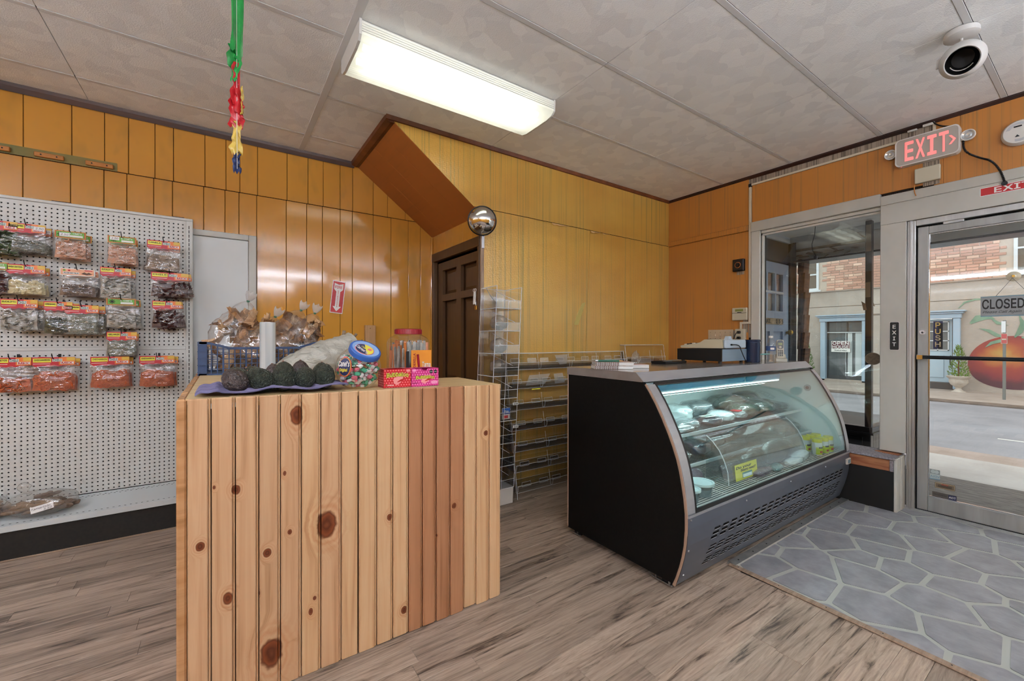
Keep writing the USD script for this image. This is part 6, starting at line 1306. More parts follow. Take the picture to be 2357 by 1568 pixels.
# feet and base
m = MB()
for x in (XA + .03, XB - .1):
    for y in (1.26, 1.9): m.bev(x, y, 0, x + .06, y + .06, .034, .004)
obj('feet', m, 'dark_metal', dc, kind='stuff')
obj('bracket', MB().box(XA + .004, 1.245, .012, XA + .012, 1.36, .018).box(XA + .004, 1.255, .018, XA + .012, 1.262, .034).box(XA + .004, 1.33, .018, XA + .012, 1.337, .034).box(XA + .004, 1.88, .012, XA + .012, 1.97, .018).box(XA + .004, 1.9, .018, XA + .012, 1.906, .034), 'steel', dc)
obj('base_plate', MB().box(XA + .02, 1.26, .034, XB - .02, 1.97, .05), 'case_black', dc)
# inside: tank, deck grille, back, shelves, lamp
ix0, ix1 = XA + .026, XB - .032
obj('tank', MB().box(ix0, 1.18, .33, ix1, 1.95, .345), 'case_inner_dark', dc)
obj('inner_back', MB().box(ix0, 1.93, .345, ix1, 1.95, .995), 'case_inner', dc)
inner = [(1.93, .345), (1.93, .995), (1.42, .995)] + [(a + .014, b) for a, b in CURVE[1:10]] + [(1.18, .40), (1.18, .345)]
obj('inner_end', MB().prism(Polygon(inner), .004, (ix1 - .005, 0, 0), (0, 1, 0), (0, 0, 1)), 'case_inner', dc); obj('inner_end', MB().prism(Polygon(inner), .004, (ix0, 0, 0), (0, 1, 0), (0, 0, 1)), 'case_inner', dc)
obj('grommet', MB().lathe([(.012, .004), (.016, .006), (.024, .006), (.026, 0)], (0, 0, 0), 24, M=T(ix1 - .005, 1.425, .838) @ RY(-math.pi / 2)), 'lamp_cover', dc); obj('grommet_hole', MB().lathe([(0, .002), (.015, .002)], (0, 0, 0), 24, M=T(ix1 - .005, 1.425, .838) @ RY(-math.pi / 2)), 'case_inner_dark', dc)
m = MB(); y = 1.19
while y < 1.90: m.tube([(ix0 + .002, y, .395), (ix1 - .007, y, .395)], .003, 6); y += .0165
for x in np.arange(ix0 + .05, ix1, .35): m.tube([(x, 1.185, .390), (x, 1.90, .390)], .003, 6)
m.tube([(ix0 + .002, 1.188, .393), (ix1 - .007, 1.188, .393)], .004, 6); obj('deck_grille', m, 'card_white', dc, kind='stuff')
plain('shelf_wire', '#c8d4d4', .3)
for z_, yf, nm in ((.655, 1.47, 'upper'), (.50, 1.40, 'lower')):
    sh = obj('shelf', MB().box(ix0 + .004, yf, z_, ix1 - .008, 1.925, z_ + .006), 'tinted_glass', dc)
    obj('price_rail', MB().bev(ix0 + .004, yf - .006, z_ - .012, ix1 - .008, yf - .001, z_ + .008, .001), 'shelf_wire', sh)
    m = MB(); x = ix0 + .01
    while x < ix1 - .02: m.tube([(x, yf + .003, z_ - .003), (x, 1.92, z_ - .003)], .0018, 4); x += .03
    obj('wires', m, 'shelf_wire', sh, kind='stuff')
lp = obj('lamp_housing', MB().prism([(1.42, .99), (1.53, .99), (1.52, .93), (1.47, .905), (1.41, .925)], 1.50, (ix0 + .004, 0, 0), (0, 1, 0), (0, 0, 1)), 'lamp_cover', dc)
obj('lamp_tube', MB().bev(ix0 + .02, 1.402, .926, ix0 + 1.48, 1.4095, .936, .002), 'lamp_glow', lp); obj('blue_strip', MB().bev(ix0 + .01, 1.405, .942, ix0 + 1.0, 1.418, .975, .002).bev(ix0 + 1.03, 1.405, .942, ix0 + 1.5, 1.418, .975, .002), 'lamp_blue', lp)
obj('lamp_tube', MB().box(ix0 + .02, 1.50, .897, ix0 + 1.48, 1.53, .901), 'hidden_lamp_glow', lp)  # hidden from view under the housing, placed to light the case interior
# metal strip on the floor along the foot of the case
t7 = thing('trim_8', kind=K)
obj('edge_strip', MB().prism([(1.165, .004), (1.17, .012), (1.215, .014), (1.218, .0)], 3.9 - 2.265, (2.265, 0, 0), (0, 1, 0), (0, 0, 1)), 'aluminium', t7)
m = MB()
for k in range(10): m.cyl((2.33 + k * .16, 1.19, .012), (2.33 + k * .16, 1.19, .0145), .004, n=8)
obj('strip_screws', m, 'dark_metal', t7, kind='stuff')
# ---- goods inside the case
plain('meat_dark', '#3a2430', .4, var='#241820', vscale=(30, 30, 30)); plain('pack_grey', '#8f9c9e', .35, var='#6e7a7c', vscale=(25, 25, 25)); plain('pack_green', '#51685a', .4, var='#3b4c42', vscale=(30, 30, 30)); plain('pack_teal', '#4f9c94', .35, var='#3f7f88', vscale=(40, 40, 40)); plain('pack_purple', '#5d4560', .4, var='#3f2c48', vscale=(25, 25, 25)); plain('pack_navy', '#26304a', .35, var='#161c2c', vscale=(30, 30, 30)); plain('carton_grey', '#a6acab', .5); plain('tub_white', '#c9dcdc', .35); plain('cap_yellow', '#cfcb2a', .35); plain('bottle_white', '#c6d2d2', .3); plain('label_lime', '#b9cc2e', .4)
def pack(name, label, cat, cx, cy, z0, lx, ly, h, mat, seed, rz=0., card=None, txt=None, film='crinkle_film', group=None):
    t = thing(name, label, cat, (cx, cy, z0)); v, f = ICO[3].vertices.copy(), ICO[3].faces; v = np.sign(v) * np.abs(v) ** .72; d = meshkit.fbm(v * 2.2 + seed, 3, seed) - .5; v = v * (1 + .35 * d[:, None]) * np.array([lx / 2, ly / 2, h / 2]); v[:, 2] = np.maximum(v[:, 2], -h * .42); v = v @ RZ(rz)[:3, :3].T
    obj('contents', MB().add(v * .94 + np.array([cx, cy, z0 + h * .42]), f), mat, t, smooth=True); obj('wrap', MB().add(v * np.array([1.04, 1.04, 1.02]) + np.array([cx, cy, z0 + h * .43]), f), film, t, smooth=60)
    if card: 
        M = T(cx, cy, z0 + h * .93) @ RZ(rz); g = obj('label', MB().bev(-lx * .3, -ly * .22, 0, lx * .3, ly * .22, .002, .0005, M=M), card, t)
        if txt: v, f = lettering(txt, ly * .16, (0, 0, 0), (1, 0, 0), (0, 1, 0), .0006, True, lx * .5); v = v + np.array([0, 0, .0021]); obj('label_lettering', MB().add(v @ M[:3, :3].T + M[:3, 3], f), 'card_teal', g)
    return t
US, LS, DK = .662, .507, .399
for k, (x, y, lx, ly, h, mat, card, what) in enumerate([(1.95, 1.56, .2, .14, .05, 'pack_grey', 'card_white', 'grey vacuum pack with a green printed label, left end of the upper case shelf'), (2.18, 1.57, .22, .16, .045, 'pack_teal', None, 'teal wrapped pack beside the labelled one on the upper case shelf'), (2.42, 1.58, .2, .15, .055, 'pack_grey', None, 'grey clear pack in front of the grey cartons on the upper case shelf'), (2.66, 1.56, .2, .14, .05, 'meat_dark', 'card_white', 'dark pack with red and white label, middle of the upper case shelf'), (3.18, 1.6, .24, .18, .09, 'pack_green', None, 'green leafy pack behind the acrylic bin on the upper case shelf'), (3.44, 1.6, .22, .2, .1, 'pack_green', None, 'bulging green pack near the right of the upper case shelf'), (3.68, 1.6, .2, .18, .06, 'pack_grey', None, 'flat grey pack at the right end of the upper case shelf')]):
    pack('food_pack', what, 'food pack', x, y, US + .003, lx, ly, h, mat, 40 + k, rng.uniform(-.3, .3), card, 'QUESO' if card else None)
for k, (x, y, lx, ly, h, mat, card, what) in enumerate([(1.97, 1.50, .2, .15, .05, 'meat_dark', None, 'dark pack at the left end of the lower case shelf'), (2.2, 1.51, .2, .15, .06, 'pack_grey', None, 'grey pack second from left on the lower case shelf'), (2.45, 1.52, .2, .16, .08, 'pack_navy', None, 'dark blue pack behind the acrylic bin on the lower case shelf'), (3.42, 1.5, .2, .16, .09, 'pack_grey', 'pack_teal', 'crumpled clear pack with teal label near the right of the lower case shelf'), (3.66, 1.5, .2, .16, .07, 'pack_grey', None, 'pile of flat clear packs at the right end of the lower case shelf')]):
    pack('food_pack', what, 'food pack', x, y, LS + .003, lx, ly, h, mat, 60 + k, rng.uniform(-.3, .3), card)
for k, (x, y, lx, ly, h, mat, what) in enumerate([(1.98, 1.42, .14, .2, .10, 'pack_teal', 'stack of teal striped packs on the case floor at the left'), (2.12, 1.55, .16, .22, .09, 'pack_navy', 'dark blue pack lying behind the teal packs on the case floor'), (2.70, 1.245, .22, .075, .045, 'pack_purple', 'purple pack with a turquoise corner at the front of the case floor'), (3.25, 1.27, .26, .12, .07, 'case_inner', 'white wrapped bundle on the case floor left of the yellow caps'), (2.0, 1.37, .16, .09, .035, 'pack_grey', 'flat grey pack behind the two tubs')]):
    pack('food_pack', what, 'food pack', x, y, DK, lx, ly, h, mat, 80 + k, rng.uniform(-.12, .12))
extra = [ # x, y, shelf, lx, ly, h, mat, card, text, label
 (1.96, 1.72, US, .2, .18, .09, 'pack_grey', None, 'tall grey clear pack behind the labelled pack on the upper case shelf'), (2.08, 1.505, US, .17, .08, .03, 'case_inner', 'pack_teal', 'flat white pack with a teal label at the front of the upper case shelf'), (2.30, 1.51, US, .2, .09, .03, 'pack_grey', 'card_white', 'flat grey pack with a white label at the front of the upper case shelf'),
 (2.56, 1.73, US, .2, .2, .12, 'case_inner', None, 'pale round pack behind the dark pack on the upper case shelf'), (2.84, 1.58, US, .2, .17, .07, 'case_inner', None, 'white wrapped pack right of the dark pack on the upper case shelf'), (2.86, 1.77, US, .24, .18, .12, 'pack_grey', None, 'large grey pack at the back middle of the upper case shelf'), (3.04, 1.57, US, .16, .14, .05, 'pack_grey', 'card_red', 'grey pack with a small red label on the upper case shelf'), (3.3, 1.78, US, .3, .2, .13, 'pack_green', None, 'big green pack at the back right of the upper case shelf'), (3.6, 1.79, US, .26, .2, .13, 'pack_green', None, 'green bag in the back right corner of the upper case shelf'),
 (2.02, 1.66, LS, .22, .16, .08, 'pack_navy', None, 'navy pack at the back left of the lower case shelf'), (2.3, 1.68, LS, .24, .18, .1, 'meat_dark', None, 'dark meat pack behind the grey pack on the lower case shelf'), (2.7, 1.60, LS, .24, .2, .09, 'case_inner', None, 'white pack behind the middle of the acrylic bin on the lower case shelf'), (3.02, 1.60, LS, .26, .2, .1, 'case_inner', None, 'white bundle behind the right half of the acrylic bin'), (3.3, 1.63, LS, .2, .2, .1, 'pack_grey', 'card_white', 'grey pack with a white label beside the crumpled pack on the lower case shelf'), (3.56, 1.64, LS, .24, .2, .11, 'pack_grey', None, 'grey clear bag at the back right of the lower case shelf'),
 (1.93, 1.33, DK, .1, .1, .08, 'case_inner', None, 'white striped pack against the left end of the case floor'), (2.25, 1.44, DK, .13, .16, .085, 'pack_purple', None, 'purple pack just left of the acrylic bin on the case floor'), (2.88, 1.235, DK, .14, .06, .04, 'pack_teal', None, 'turquoise pack at the front of the case floor'), (3.12, 1.235, DK, .2, .06, .045, 'case_inner', None, 'white crumpled wrapper at the front of the case floor'), (3.40, 1.40, DK, .14, .14, .07, 'pack_grey', None, 'grey pack behind the yellow capped bottles')]
for k, (x, y, z_, lx, ly, h, mat, card, what) in enumerate(extra): pack('food_pack', what, 'food pack', x, y, z_ + (.003 if z_ > .45 else 0), lx, ly, h, mat, 160 + k, rng.uniform(-.25, .25), card, 'FRESCO' if card == 'pack_teal' else None)
for k, (x, tilt) in enumerate(((2.18, .35), (2.40, .30))):
    c = thing('grey_carton', ('pale grey carton leaning at the back of the upper case shelf, left one', 'pale grey carton leaning at the back of the upper case shelf, right one')[k], 'carton', (x, 1.78, US)); obj('carton', MB().bev(-.1, -.03, 0, .1, .03, .2, .003, M=T(x, 1.76, US + .012) @ RX(-.35) @ RY(tilt * .3)), 'carton_grey', c)
def tub(x, y, r, h, label, tilt=0.):
    t = thing('food_tub', label, 'tub', (x, y, DK)); M = T(x, y, DK) @ RX(tilt); obj('cup', MB().lathe([(0, 0), (r * .8, 0), (r * .93, h * .9), (r * .98, h), (r * .93, h), (r * .78, .004), (0, .004)], (0, 0, 0), 28, M=M), 'jar_plastic', t, smooth=40); obj('contents', MB().lathe([(0, .003), (r * .76, .003), (r * .84, h * .6), (0, h * .62)], (0, 0, 0), 24, M=M), 'tub_white', t, smooth=40); obj('lid', MB().lathe([(0, h + .001), (r * .85, h + .001), (r * .9, h + .005), (r * 1.05, h + .006), (r * 1.06, h - .006), (r * 1.0, h - .006)], (0, 0, 0), 28, M=M), 'tub_white', t, smooth=40)
tub(1.955, 1.243, .05, .062, 'round white lidded tub in the left corner of the case floor'); tub(2.085, 1.262, .063, .066, 'larger round white lidded tub beside the corner tub')
for k, (x, y) in enumerate([(3.50, 1.235), (3.585, 1.225), (3.66, 1.222), (3.52, 1.315), (3.605, 1.31), (3.68, 1.305)]):
    w = ('front left', 'front middle', 'front right', 'rear left', 'rear middle', 'rear right')[k]
    t = thing('yellow_capped_bottle', f'white bottle with yellow cap in the display case, {w} of six', 'bottle', (x, y, DK)); obj('bottle', MB().lathe([(0, 0), (.03, 0), (.032, .004), (.032, .085), (.028, .093), (0, .093)], (x, y, DK), 24), 'bottle_white', t, smooth=40); obj('cap', MB().lathe([(.0295, .09), (.0305, .092), (.0305, .112), (.028, .115), (0, .115)], (x, y, DK), 24), 'cap_yellow', t, smooth=40)
    a = np.radians(np.linspace(190, 350, 12)); P = np.array([[(x + .0326 * math.cos(q), y + .0326 * math.sin(q), DK + z_) for q in a] for z_ in (.008, .058)]); obj('label', MB().grid(P[::-1]), 'label_lime', t); P = np.array([[(x + .033 * math.cos(q), y + .033 * math.sin(q), DK + z_) for q in a[2:9]] for z_ in (.05, .062)]); obj('label_band', MB().grid(P[::-1]), 'black_print', t)
    P = np.array([[(x + .033 * math.cos(q), y + .033 * math.sin(q), DK + z_) for q in a[3:8]] for z_ in (.02, .034)]); obj('label_print', MB().grid(P[::-1]), 'red_print', t)
# clear curved bin with a yellow sign on its front
clear('bin_acrylic', (.93, .97, .97), 1.49, .03, haze=.04, gloss=.10)
bn = thing('acrylic_bin', 'clear acrylic bin with a rounded front inside the display case', 'bin', (2.8, 1.4, DK)); b0, b1 = 2.34, 3.36
arc = [(1.385, .66), (1.345, .63), (1.305, .585), (1.275, .53), (1.255, .47), (1.25, .42), (1.25, .401)]
P = np.array([[(x, a, b) for a, b in arc] for x in (b0, b1)]); obj('front', MB().grid(P).grid(P[::-1] + np.array([0, .003, 0])), 'bin_acrylic', bn, smooth=40)
for x in (b0, b1): obj('end', MB().prism(Polygon(arc + [(1.385, .401)]), .003, (x, 0, 0), (0, 1, 0), (0, 0, 1)), 'bin_acrylic', bn); obj('end_rim', MB().tube([(x, a, b) for a, b in arc], .003, 6), 'acrylic_edge', bn)
obj('top_edge', MB().tube([(b0, 1.385, .66), (b1, 1.385, .66)], .004, 6), 'case_inner_dark', bn)
sg = thing('yellow_case_sign', 'handwritten yellow sign on the front of the acrylic bin in the case', 'sign', (2.53, 1.25, .46)); Ms = T(2.53, 1.2485, .455) @ RX(-.1)
obj('card', MB().box(-.125, -.002, -.045, .125, -.0005, .045, M=Ms), 'card_yellow', sg); obj('green_label', MB().box(-.05, -.003, -.036, .06, -.0021, -.006, M=Ms), 'pack_teal', sg); obj('pale_label', MB().box(-.045, -.0036, -.034, .055, -.0031, -.016, M=Ms), 'case_inner', sg)
for s_, dx, dz, h in (('Do your', -.03, .027, .014), ('Beans need?', .02, .009, .013)): v, f = lettering(s_, h, (0, 0, 0), (1, 0, 0), (0, 0, 1), .0006, True, .17, slant=.2); v = v + np.array([dx, -.0024, dz]); obj('lettering', MB().add(v @ Ms[:3, :3].T + Ms[:3, 3], f), 'black_print', sg)
for k, (x, lx, mat, what) in enumerate([(2.50, .2, 'meat_dark', 'dark purple pack inside the left end of the acrylic bin'), (2.76, .24, 'pack_grey', 'crumpled clear pack in the middle of the acrylic bin'), (3.08, .34, 'case_inner', 'large white pack in the acrylic bin, added for the bright street reflection')]):  # the white pack stands in for the street reflected in the curved front
    pack('food_pack', what, 'food pack', x, 1.318, DK + .002, lx, .085, .10 + .03 * k, mat, 120 + k)
# ---- acrylic racks along the yellow wall
def aplate(m, x0, y0, z0, x1, y1, z1): return m.box(x0, y0, z0, x1, y1, z1)
def acr(name, a, b, par, **k): return obj(name, MB().box(*a, *b), 'acrylic', par, **k)
# tall tower of open bins, slightly out of plumb
tw = thing('acrylic_tower', 'tall narrow clear acrylic bin tower beside the brown door', 'display rack', (1.70, 2.66, 0)); x0, x1, y0, y1, Ht = 1.565, 1.785, 2.575, 2.80, 1.61
LN = np.eye(4); LN[0, 2] = .045; LN[1, 2] = -.004
def twm(m): v, f = m.arr(); return MB().add(v @ LN[:3, :3].T, f)
obj('base', twm(MB().bev(x0, y0, 0, x1, y1, .12, .004)), 'white_plastic', tw)
for a, b, n in ((((x0, y1 - .004, .12), (x1, y1, Ht)), 0, 'back'), (((x0, y0, .12), (x0 + .004, y1, Ht)), 0, 'side'), (((x1 - .004, y0, .12), (x1, y1, Ht)), 0, 'side'), (((x0 + .105, y0 + .005, .12), (x0 + .109, y1, Ht)), 0, 'divider')): obj(n, twm(MB().box(*a[0], *a[1])), 'acrylic', tw)
eg = MB()
for x in (x0, x1): eg.cyl((x, y0, .12), (x, y0, Ht), .0028, n=4).cyl((x, y1, .12), (x, y1, Ht), .002, n=4).cyl((x, y0, Ht), (x, y1, Ht), .0028, n=4)
eg.cyl((x0 + .107, y0, .12), (x0 + .107, y0, Ht - .1), .002, n=4).cyl((x0, y1, Ht), (x1, y1, Ht), .0028, n=4); levels = [.12 + .166 * k for k in range(9)]
obj('edges', twm(eg), 'acrylic_edge', tw)
for k, z in enumerate(levels):
    sh = obj('bin', twm(MB().box(x0 + .004, y0, z, x1 - .004, y1 - .004, z + .004).box(x0, y0, z, x1, y0 + .004, z + .062)), 'acrylic', tw)
    e = MB(); e.cyl((x0, y0, z + .062), (x1, y0, z + .062), .0018, n=4).cyl((x0, y0, z), (x1, y0, z), .0026, n=4).cyl((x1, y0, z), (x1, y1, z), .002, n=4).cyl((x0, y0, z), (x0, y1, z), .0026, n=4).cyl((x0 + .11, y1 - .01, z + .15), (x1 - .01, y0 + .06, z + .07), .0018, n=4); obj('bin_edges', twm(e), 'acrylic_edge', sh)
obj('broken_edge', MB().tube(bez(8, (1.60, 2.66, 1.60), (1.625, 2.62, 1.51), (1.66, 2.6, 1.49)), .002, 5), 'sticker_grey', tw)
for z, nm in ((.73, 'upper'), (.56, 'lower')): t = thing('price_tag', f'small cream price tag clipped to the acrylic tower, {nm} of two', 'price tag', (1.80, 2.57, z)); obj('tag', MB().bev(1.775, 2.563, z, 1.825, 2.568, z + .02, .001), 'card_white', t); v, f = lettering('10.00', .009, (1.80, 2.5625, z + .01), (1, 0, 0), (0, 0, 1), .0005, True); obj('tag_lettering', MB().add(v, f), 'black_print', t)
pk = thing('small_packet', 'small blue and white packet in a bin of the acrylic tower', 'packet', (1.735, 2.60, .630)); obj('packet', MB().bev(1.70, 2.594, .625, 1.77, 2.602, .71, .003), 'card_white', pk); obj('blue_top', MB().bev(1.701, 2.5925, .665, 1.769, 2.5938, .709, .0005), 'lid_blue', pk); obj('red_print', MB().bev(1.71, 2.5915, .635, 1.75, 2.5935, .655, .0005), 'red_print', pk); v, f = lettering('Pica', .014, (1.735, 2.5922, .686), (1, 0, 0), (0, 0, 1), .0005, True); obj('lettering', MB().add(v, f), 'white_print', pk)
bc = thing('dark_clip', 'small dark clip lying in an upper bin of the acrylic tower', 'clip', (1.66, 2.60, 1.29)); obj('jaw', MB().bev(1.64, 2.59, 1.288, 1.675, 2.61, 1.318, .003), 'dark_metal', bc); obj('lever', MB().tube([(1.645, 2.60, 1.318), (1.65, 2.6, 1.335), (1.665, 2.6, 1.335), (1.67, 2.6, 1.318)], .002, 5), 'steel', bc)
pl = thing('loose_wrapper', 'crumpled clear wrapping stuffed in the upper bins of the acrylic tower', 'wrapper', (1.69, 2.7, 1.2)); m = MB()
for zc_ in (1.39, 1.22, 1.06): m.mb(crumple(1.725, 2.68, zc_ - .045, .07, .06, .055, int(zc_ * 100), .3, 3, False))
obj('film', m, 'loose_film', pl, smooth=50)
# wide rack of slanted trays
def rack(name, label, xa, xb, ya, yb, zs, cols, Ht):
    t = thing(name, label, 'display rack', ((xa + xb) / 2, (ya + yb) / 2, 0)); 
    obj('back', MB().box(xa, yb - .004, 0.005, xb, yb, Ht), 'acrylic', t); e = MB()
    for x in (xa, xb - .004): obj('side', MB().prism(Polygon([(ya, .0), (ya, .05), (yb - .06, Ht), (yb, Ht), (yb, 0)]), .004, (x, 0, 0), (0, 1, 0), (0, 0, 1)), 'acrylic', t); e.tube([(x, ya, 0), (x, ya + .005, .05), (x, yb - .06, Ht), (x, yb, Ht)], .0026, 4)
    e.tube([(xa, yb - .05, Ht), (xb, yb - .05, Ht)], .003, 4).tube([(xa, yb, Ht), (xb, yb, Ht)], .003, 4); obj('edges', e, 'acrylic_edge', t)
    for z in zs:
        yf = ya + (yb - .06 - ya) * max(0, (z - .05)) / (Ht - .05); n = 9; pts = [(yb - .03, z + .02), (yf + .03, z - .012), (yf + .014, z - .012), (yf + .004, z), (yf, z + .012), (yf - .004, z + .045)]
        P = np.array([[(x, a, b) for a, b in pts] for x in (xa, xb)]); tr_ = obj('tray', MB().grid(P).grid(P[::-1] - np.array([0, .003, .003])), 'acrylic', t, smooth=40)
        e = MB(); e.tube([(xa, pts[-1][0], pts[-1][1]), (xb, pts[-1][0], pts[-1][1])], .0022, 4)
        for i in range(cols + 1):
            x = xa + (xb - xa) * i / cols; x = min(max(x, xa + .006), xb - .006); e.tube([(x, yf + .05, z + .11), (x, yf + .03, z - .0)] + [(x, a, b + .002) for a, b in pts[1:]] , .0022, 4)
        e.tube([(xa, pts[2][0], pts[2][1]), (xb, pts[2][0], pts[2][1])], .0020, 4); e.tube([(xa, pts[0][0] - .03, pts[0][1] + .01), (xb, pts[0][0] - .03, pts[0][1] + .01)], .0014, 4); obj('tray_edges', e, 'acrylic_edge', tr_)
    return t
RX0, RX1 = 1.845, 3.24
rk = rack('acrylic_rack', 'wide clear acrylic rack of slanted trays against the yellow wall', RX0, RX1, 2.60, 2.835, [.055, .205, .355, .515, .67, .835, .985], 4, 1.105)
k = 0
for zi, z in enumerate([.045, .195, .345, .50, .66, .82, .985]):
    yf = 2.60 + (2.835 - .06 - 2.60) * max(0, (z + .055)) / 1.055
    for i in range(9):
        x = RX0 + .035 + i * .15 + .02 * (i % 2)
        if x > RX1 - .12 or (zi < 6 and i > 5): continue
        ro_ = ('bottom', 'second', 'third', 'fourth', 'fifth', 'sixth', 'top')[zi]
        if k == 0:
            tg = thing('tag_holder', f'clear plastic price tag holder on the {ro_} tray of the acrylic rack', 'tag holder', (x, yf - .01, z + .05), group=f'tag holders on the {ro_} tray of the acrylic rack'); obj('holder', MB().prism(Polygon([(0, .03), (-.012, .03), (-.016, 0), (-.004, .002)]), .085, (x, yf - .01, z + .05), (0, 1, 0), (0, 0, 1)), 'acrylic_edge' if False else 'acrylic', tg); obj('holder_edge', MB().tube([(x, yf - .022, z + .08), (x + .085, yf - .022, z + .08)], .0015, 4).tube([(x, yf - .026, z + .05), (x + .085, yf - .026, z + .05)], .0015, 4).tube([(x, yf - .022, z + .08), (x, yf - .026, z + .05)], .0012, 4).tube([(x + .085, yf - .022, z + .08), (x + .085, yf - .026, z + .05)], .0012, 4), 'acrylic_edge', tg); k = 1; tag0 = tg
        else: copy(tag0, (x, yf - .01, z + .05), label=f'clear plastic price tag holder on the {ro_} tray of the acrylic rack', group=f'tag holders on the {ro_} tray of the acrylic rack')
clear('frost_film', (.95, .95, .94), 1.45, .15, haze=.30, hazecol=(.8, .78, .74))
for k, (xs, z, nm) in enumerate((((2.08, 2.30, 2.22, 2.02), .85, 'left'), ((2.34, 2.44, 2.44, 2.33), .85, 'right'), ((2.35, 2.5, 2.46, 2.38), 1.01, 'top'))):
    f_ = thing('clear_sheet', f'loose frosted plastic sheet in the acrylic rack, {nm} one of three', 'sheet', (xs[0], 2.74, z)); yv = 2.735; P = [(xs[0], yv + .03, z + .075), (xs[1], yv + .03, z + .08), (xs[2], yv, z), (xs[3], yv, z - .005)]; obj('sheet', MB().quad(*P).quad(*[tuple(np.array(p) + [0, .0015, 0]) for p in P[::-1]]), 'frost_film', f_)
ys = thing('yellow_strip', 'short yellow paper strip on a tray of the acrylic rack', 'paper strip', (2.12, 2.71, .80)); obj('strip', MB().bev(2.06, 2.708, .812, 2.15, 2.711, .82, .001), 'card_yellow', ys)
rack('acrylic_rack', 'second clear acrylic rack further back in the corner behind the display case', 3.26, 3.875, 2.62, 2.835, [.25, .5, .75, 1.0], 3, 1.165)
cf = thing('film_scrap', 'crumpled clear film hanging over the end of the acrylic rack', 'film', (3.22, 2.6, 1.0)); obj('film', MB().mb(crumple(3.25, 2.64, 1.0, .05, .03, .10, 31, .4, 3, False)).mb(crumple(3.38, 2.62, 1.01, .10, .02, .03, 32, .4, 3, False)), 'loose_film', cf, smooth=50)
# ---- convex mirror on its bracket
mi = thing('convex_mirror', 'round convex security mirror on a bracket above the brown door', 'mirror', (1.66, 2.80, 2.0))
mc = np.array([1.615, 2.745, 2.115]); md = np.array([-.42, -.86, -.22]); md /= np.linalg.norm(md); MM = frame(mc, np.cross((0, 0, 1), md), np.cross(md, np.cross((0, 0, 1), md)))
R_ = .105; prof = [(R_ * math.sin(a) / math.sin(1.05), .055 * (math.cos(a) - math.cos(1.05)) / (1 - math.cos(1.05))) for a in np.linspace(0, 1.05, 14)]
obj('mirror_dome', MB().lathe(prof, (0, 0, 0), 48, M=MM), 'chrome', mi, smooth=True); obj('rim', MB().lathe([(R_ - .001, -.004), (R_ + .004, -.004), (R_ + .005, .002), (R_ - .002, .005)], (0, 0, 0), 48, M=MM), 'dark_metal', mi, smooth=40); obj('shell', MB().lathe([(0, -.03), (.06, -.025), (R_, -.003)], (0, 0, 0), 36, M=MM), 'black_plastic', mi)
obj('arm', MB().tube([mc - md * .028, (1.672, 2.82, 2.08), (1.672, 2.835, 2.02)], .009, 8), 'dark_metal', mi); obj('wall_plate', MB().bev(1.66, 2.826, 1.93, 1.685, 2.833, 2.06, .002), 'steel', mi)
# padlock on the hasp with a key
pdk = thing('padlock', 'small brass padlock and key hanging on the brown door hasp', 'padlock', (1.665, 2.915, 1.49)); obj('body', MB().bev(1.655, 2.90, 1.455, 1.675, 2.935, 1.49, .003), 'brass', pdk); obj('shackle', MB().tube([(1.665, 2.907, 1.488), (1.665, 2.907, 1.515), (1.665, 2.918, 1.527), (1.665, 2.928, 1.515), (1.665, 2.928, 1.488)], .0035, 8), 'steel', pdk)
obj('clip_rod', MB().tube([(1.66, 2.925, 1.60), (1.655, 2.925, 1.50)], .006, 8).tube([(1.66, 2.945, 1.60), (1.655, 2.945, 1.50)], .006, 8), 'white_plastic', pdk); obj('clip_rings', MB().tube([(1.66 , 2.925 + .012 * math.cos(a), 1.612 + .012 * math.sin(a)) for a in np.linspace(0, 6.28, 14)], .0035, 6).tube([(1.66 , 2.950 + .012 * math.cos(a), 1.612 + .012 * math.sin(a)) for a in np.linspace(0, 6.28, 14)], .0035, 6), 'white_plastic', pdk)
CT = 1.0475     # top of the display case
# ---- on the display case
plain('gingham', '#c9c2ba', .6); plain('gingham_red', '#6d3b34', .6); plain('paper', '#cfd0cd', .6, var='#c2c4c2', vscale=(1, 1, 200)); plain('pen_green', '#1d5a42', .35)
NBX, NBY = 1.905, 1.735; MN = T(NBX, NBY, CT + .0005) @ RZ(-.62)
def nbm(m): v, f = m.arr(); return MB().add(v @ MN[:3, :3].T + MN[:3, 3], f)
for k in range(2):
    z = k * .0205; t = thing('notebook', ('lower checked notebook of the stack on the display case', 'upper checked notebook of the stack on the display case')[k], 'notebook', (NBX, NBY, CT + z)); d = .004 * k
    obj('pages', nbm(MB().bev(-.10 + d, -.07, z + .002, .12 + d, .07, z + .0175, .001)), 'paper', t); obj('cover', nbm(MB().bev(-.103 + d, -.073, z + .0178, .12 + d, .073, z + .0195, .0006).bev(-.103 + d, -.073, z, .12 + d, .073, z + .0018, .0006)), 'gingham', t)
    m = MB()
    for i in range(11):
        for j in range(3): m.box(-.101 + d + i * .0125, -.0742, z + .001 + j * .0065, -.095 + d + i * .0125, -.0735, z + .0045 + j * .0065)
    for i in range(12):
        for j in range(8):
            if (i + j) % 2: m.box(-.1 + d + i * .018, -.07 + j * .0175, z + .0196, -.1 + d + i * .018 + .016, -.07 + j * .0175 + .0155, z + .0198)
    obj('checks', nbm(m), 'gingham_red', t, kind='stuff'); m = MB()
    for i in range(16): m.tube([(-.095 + d + i * .0085 , -.070 - .006 * math.cos(a), z + .010 + .011 * math.sin(a)) for a in np.linspace(0, 6.28, 9)], .0011, 4)
    obj('spiral', nbm(m), 'steel', t, kind='stuff')
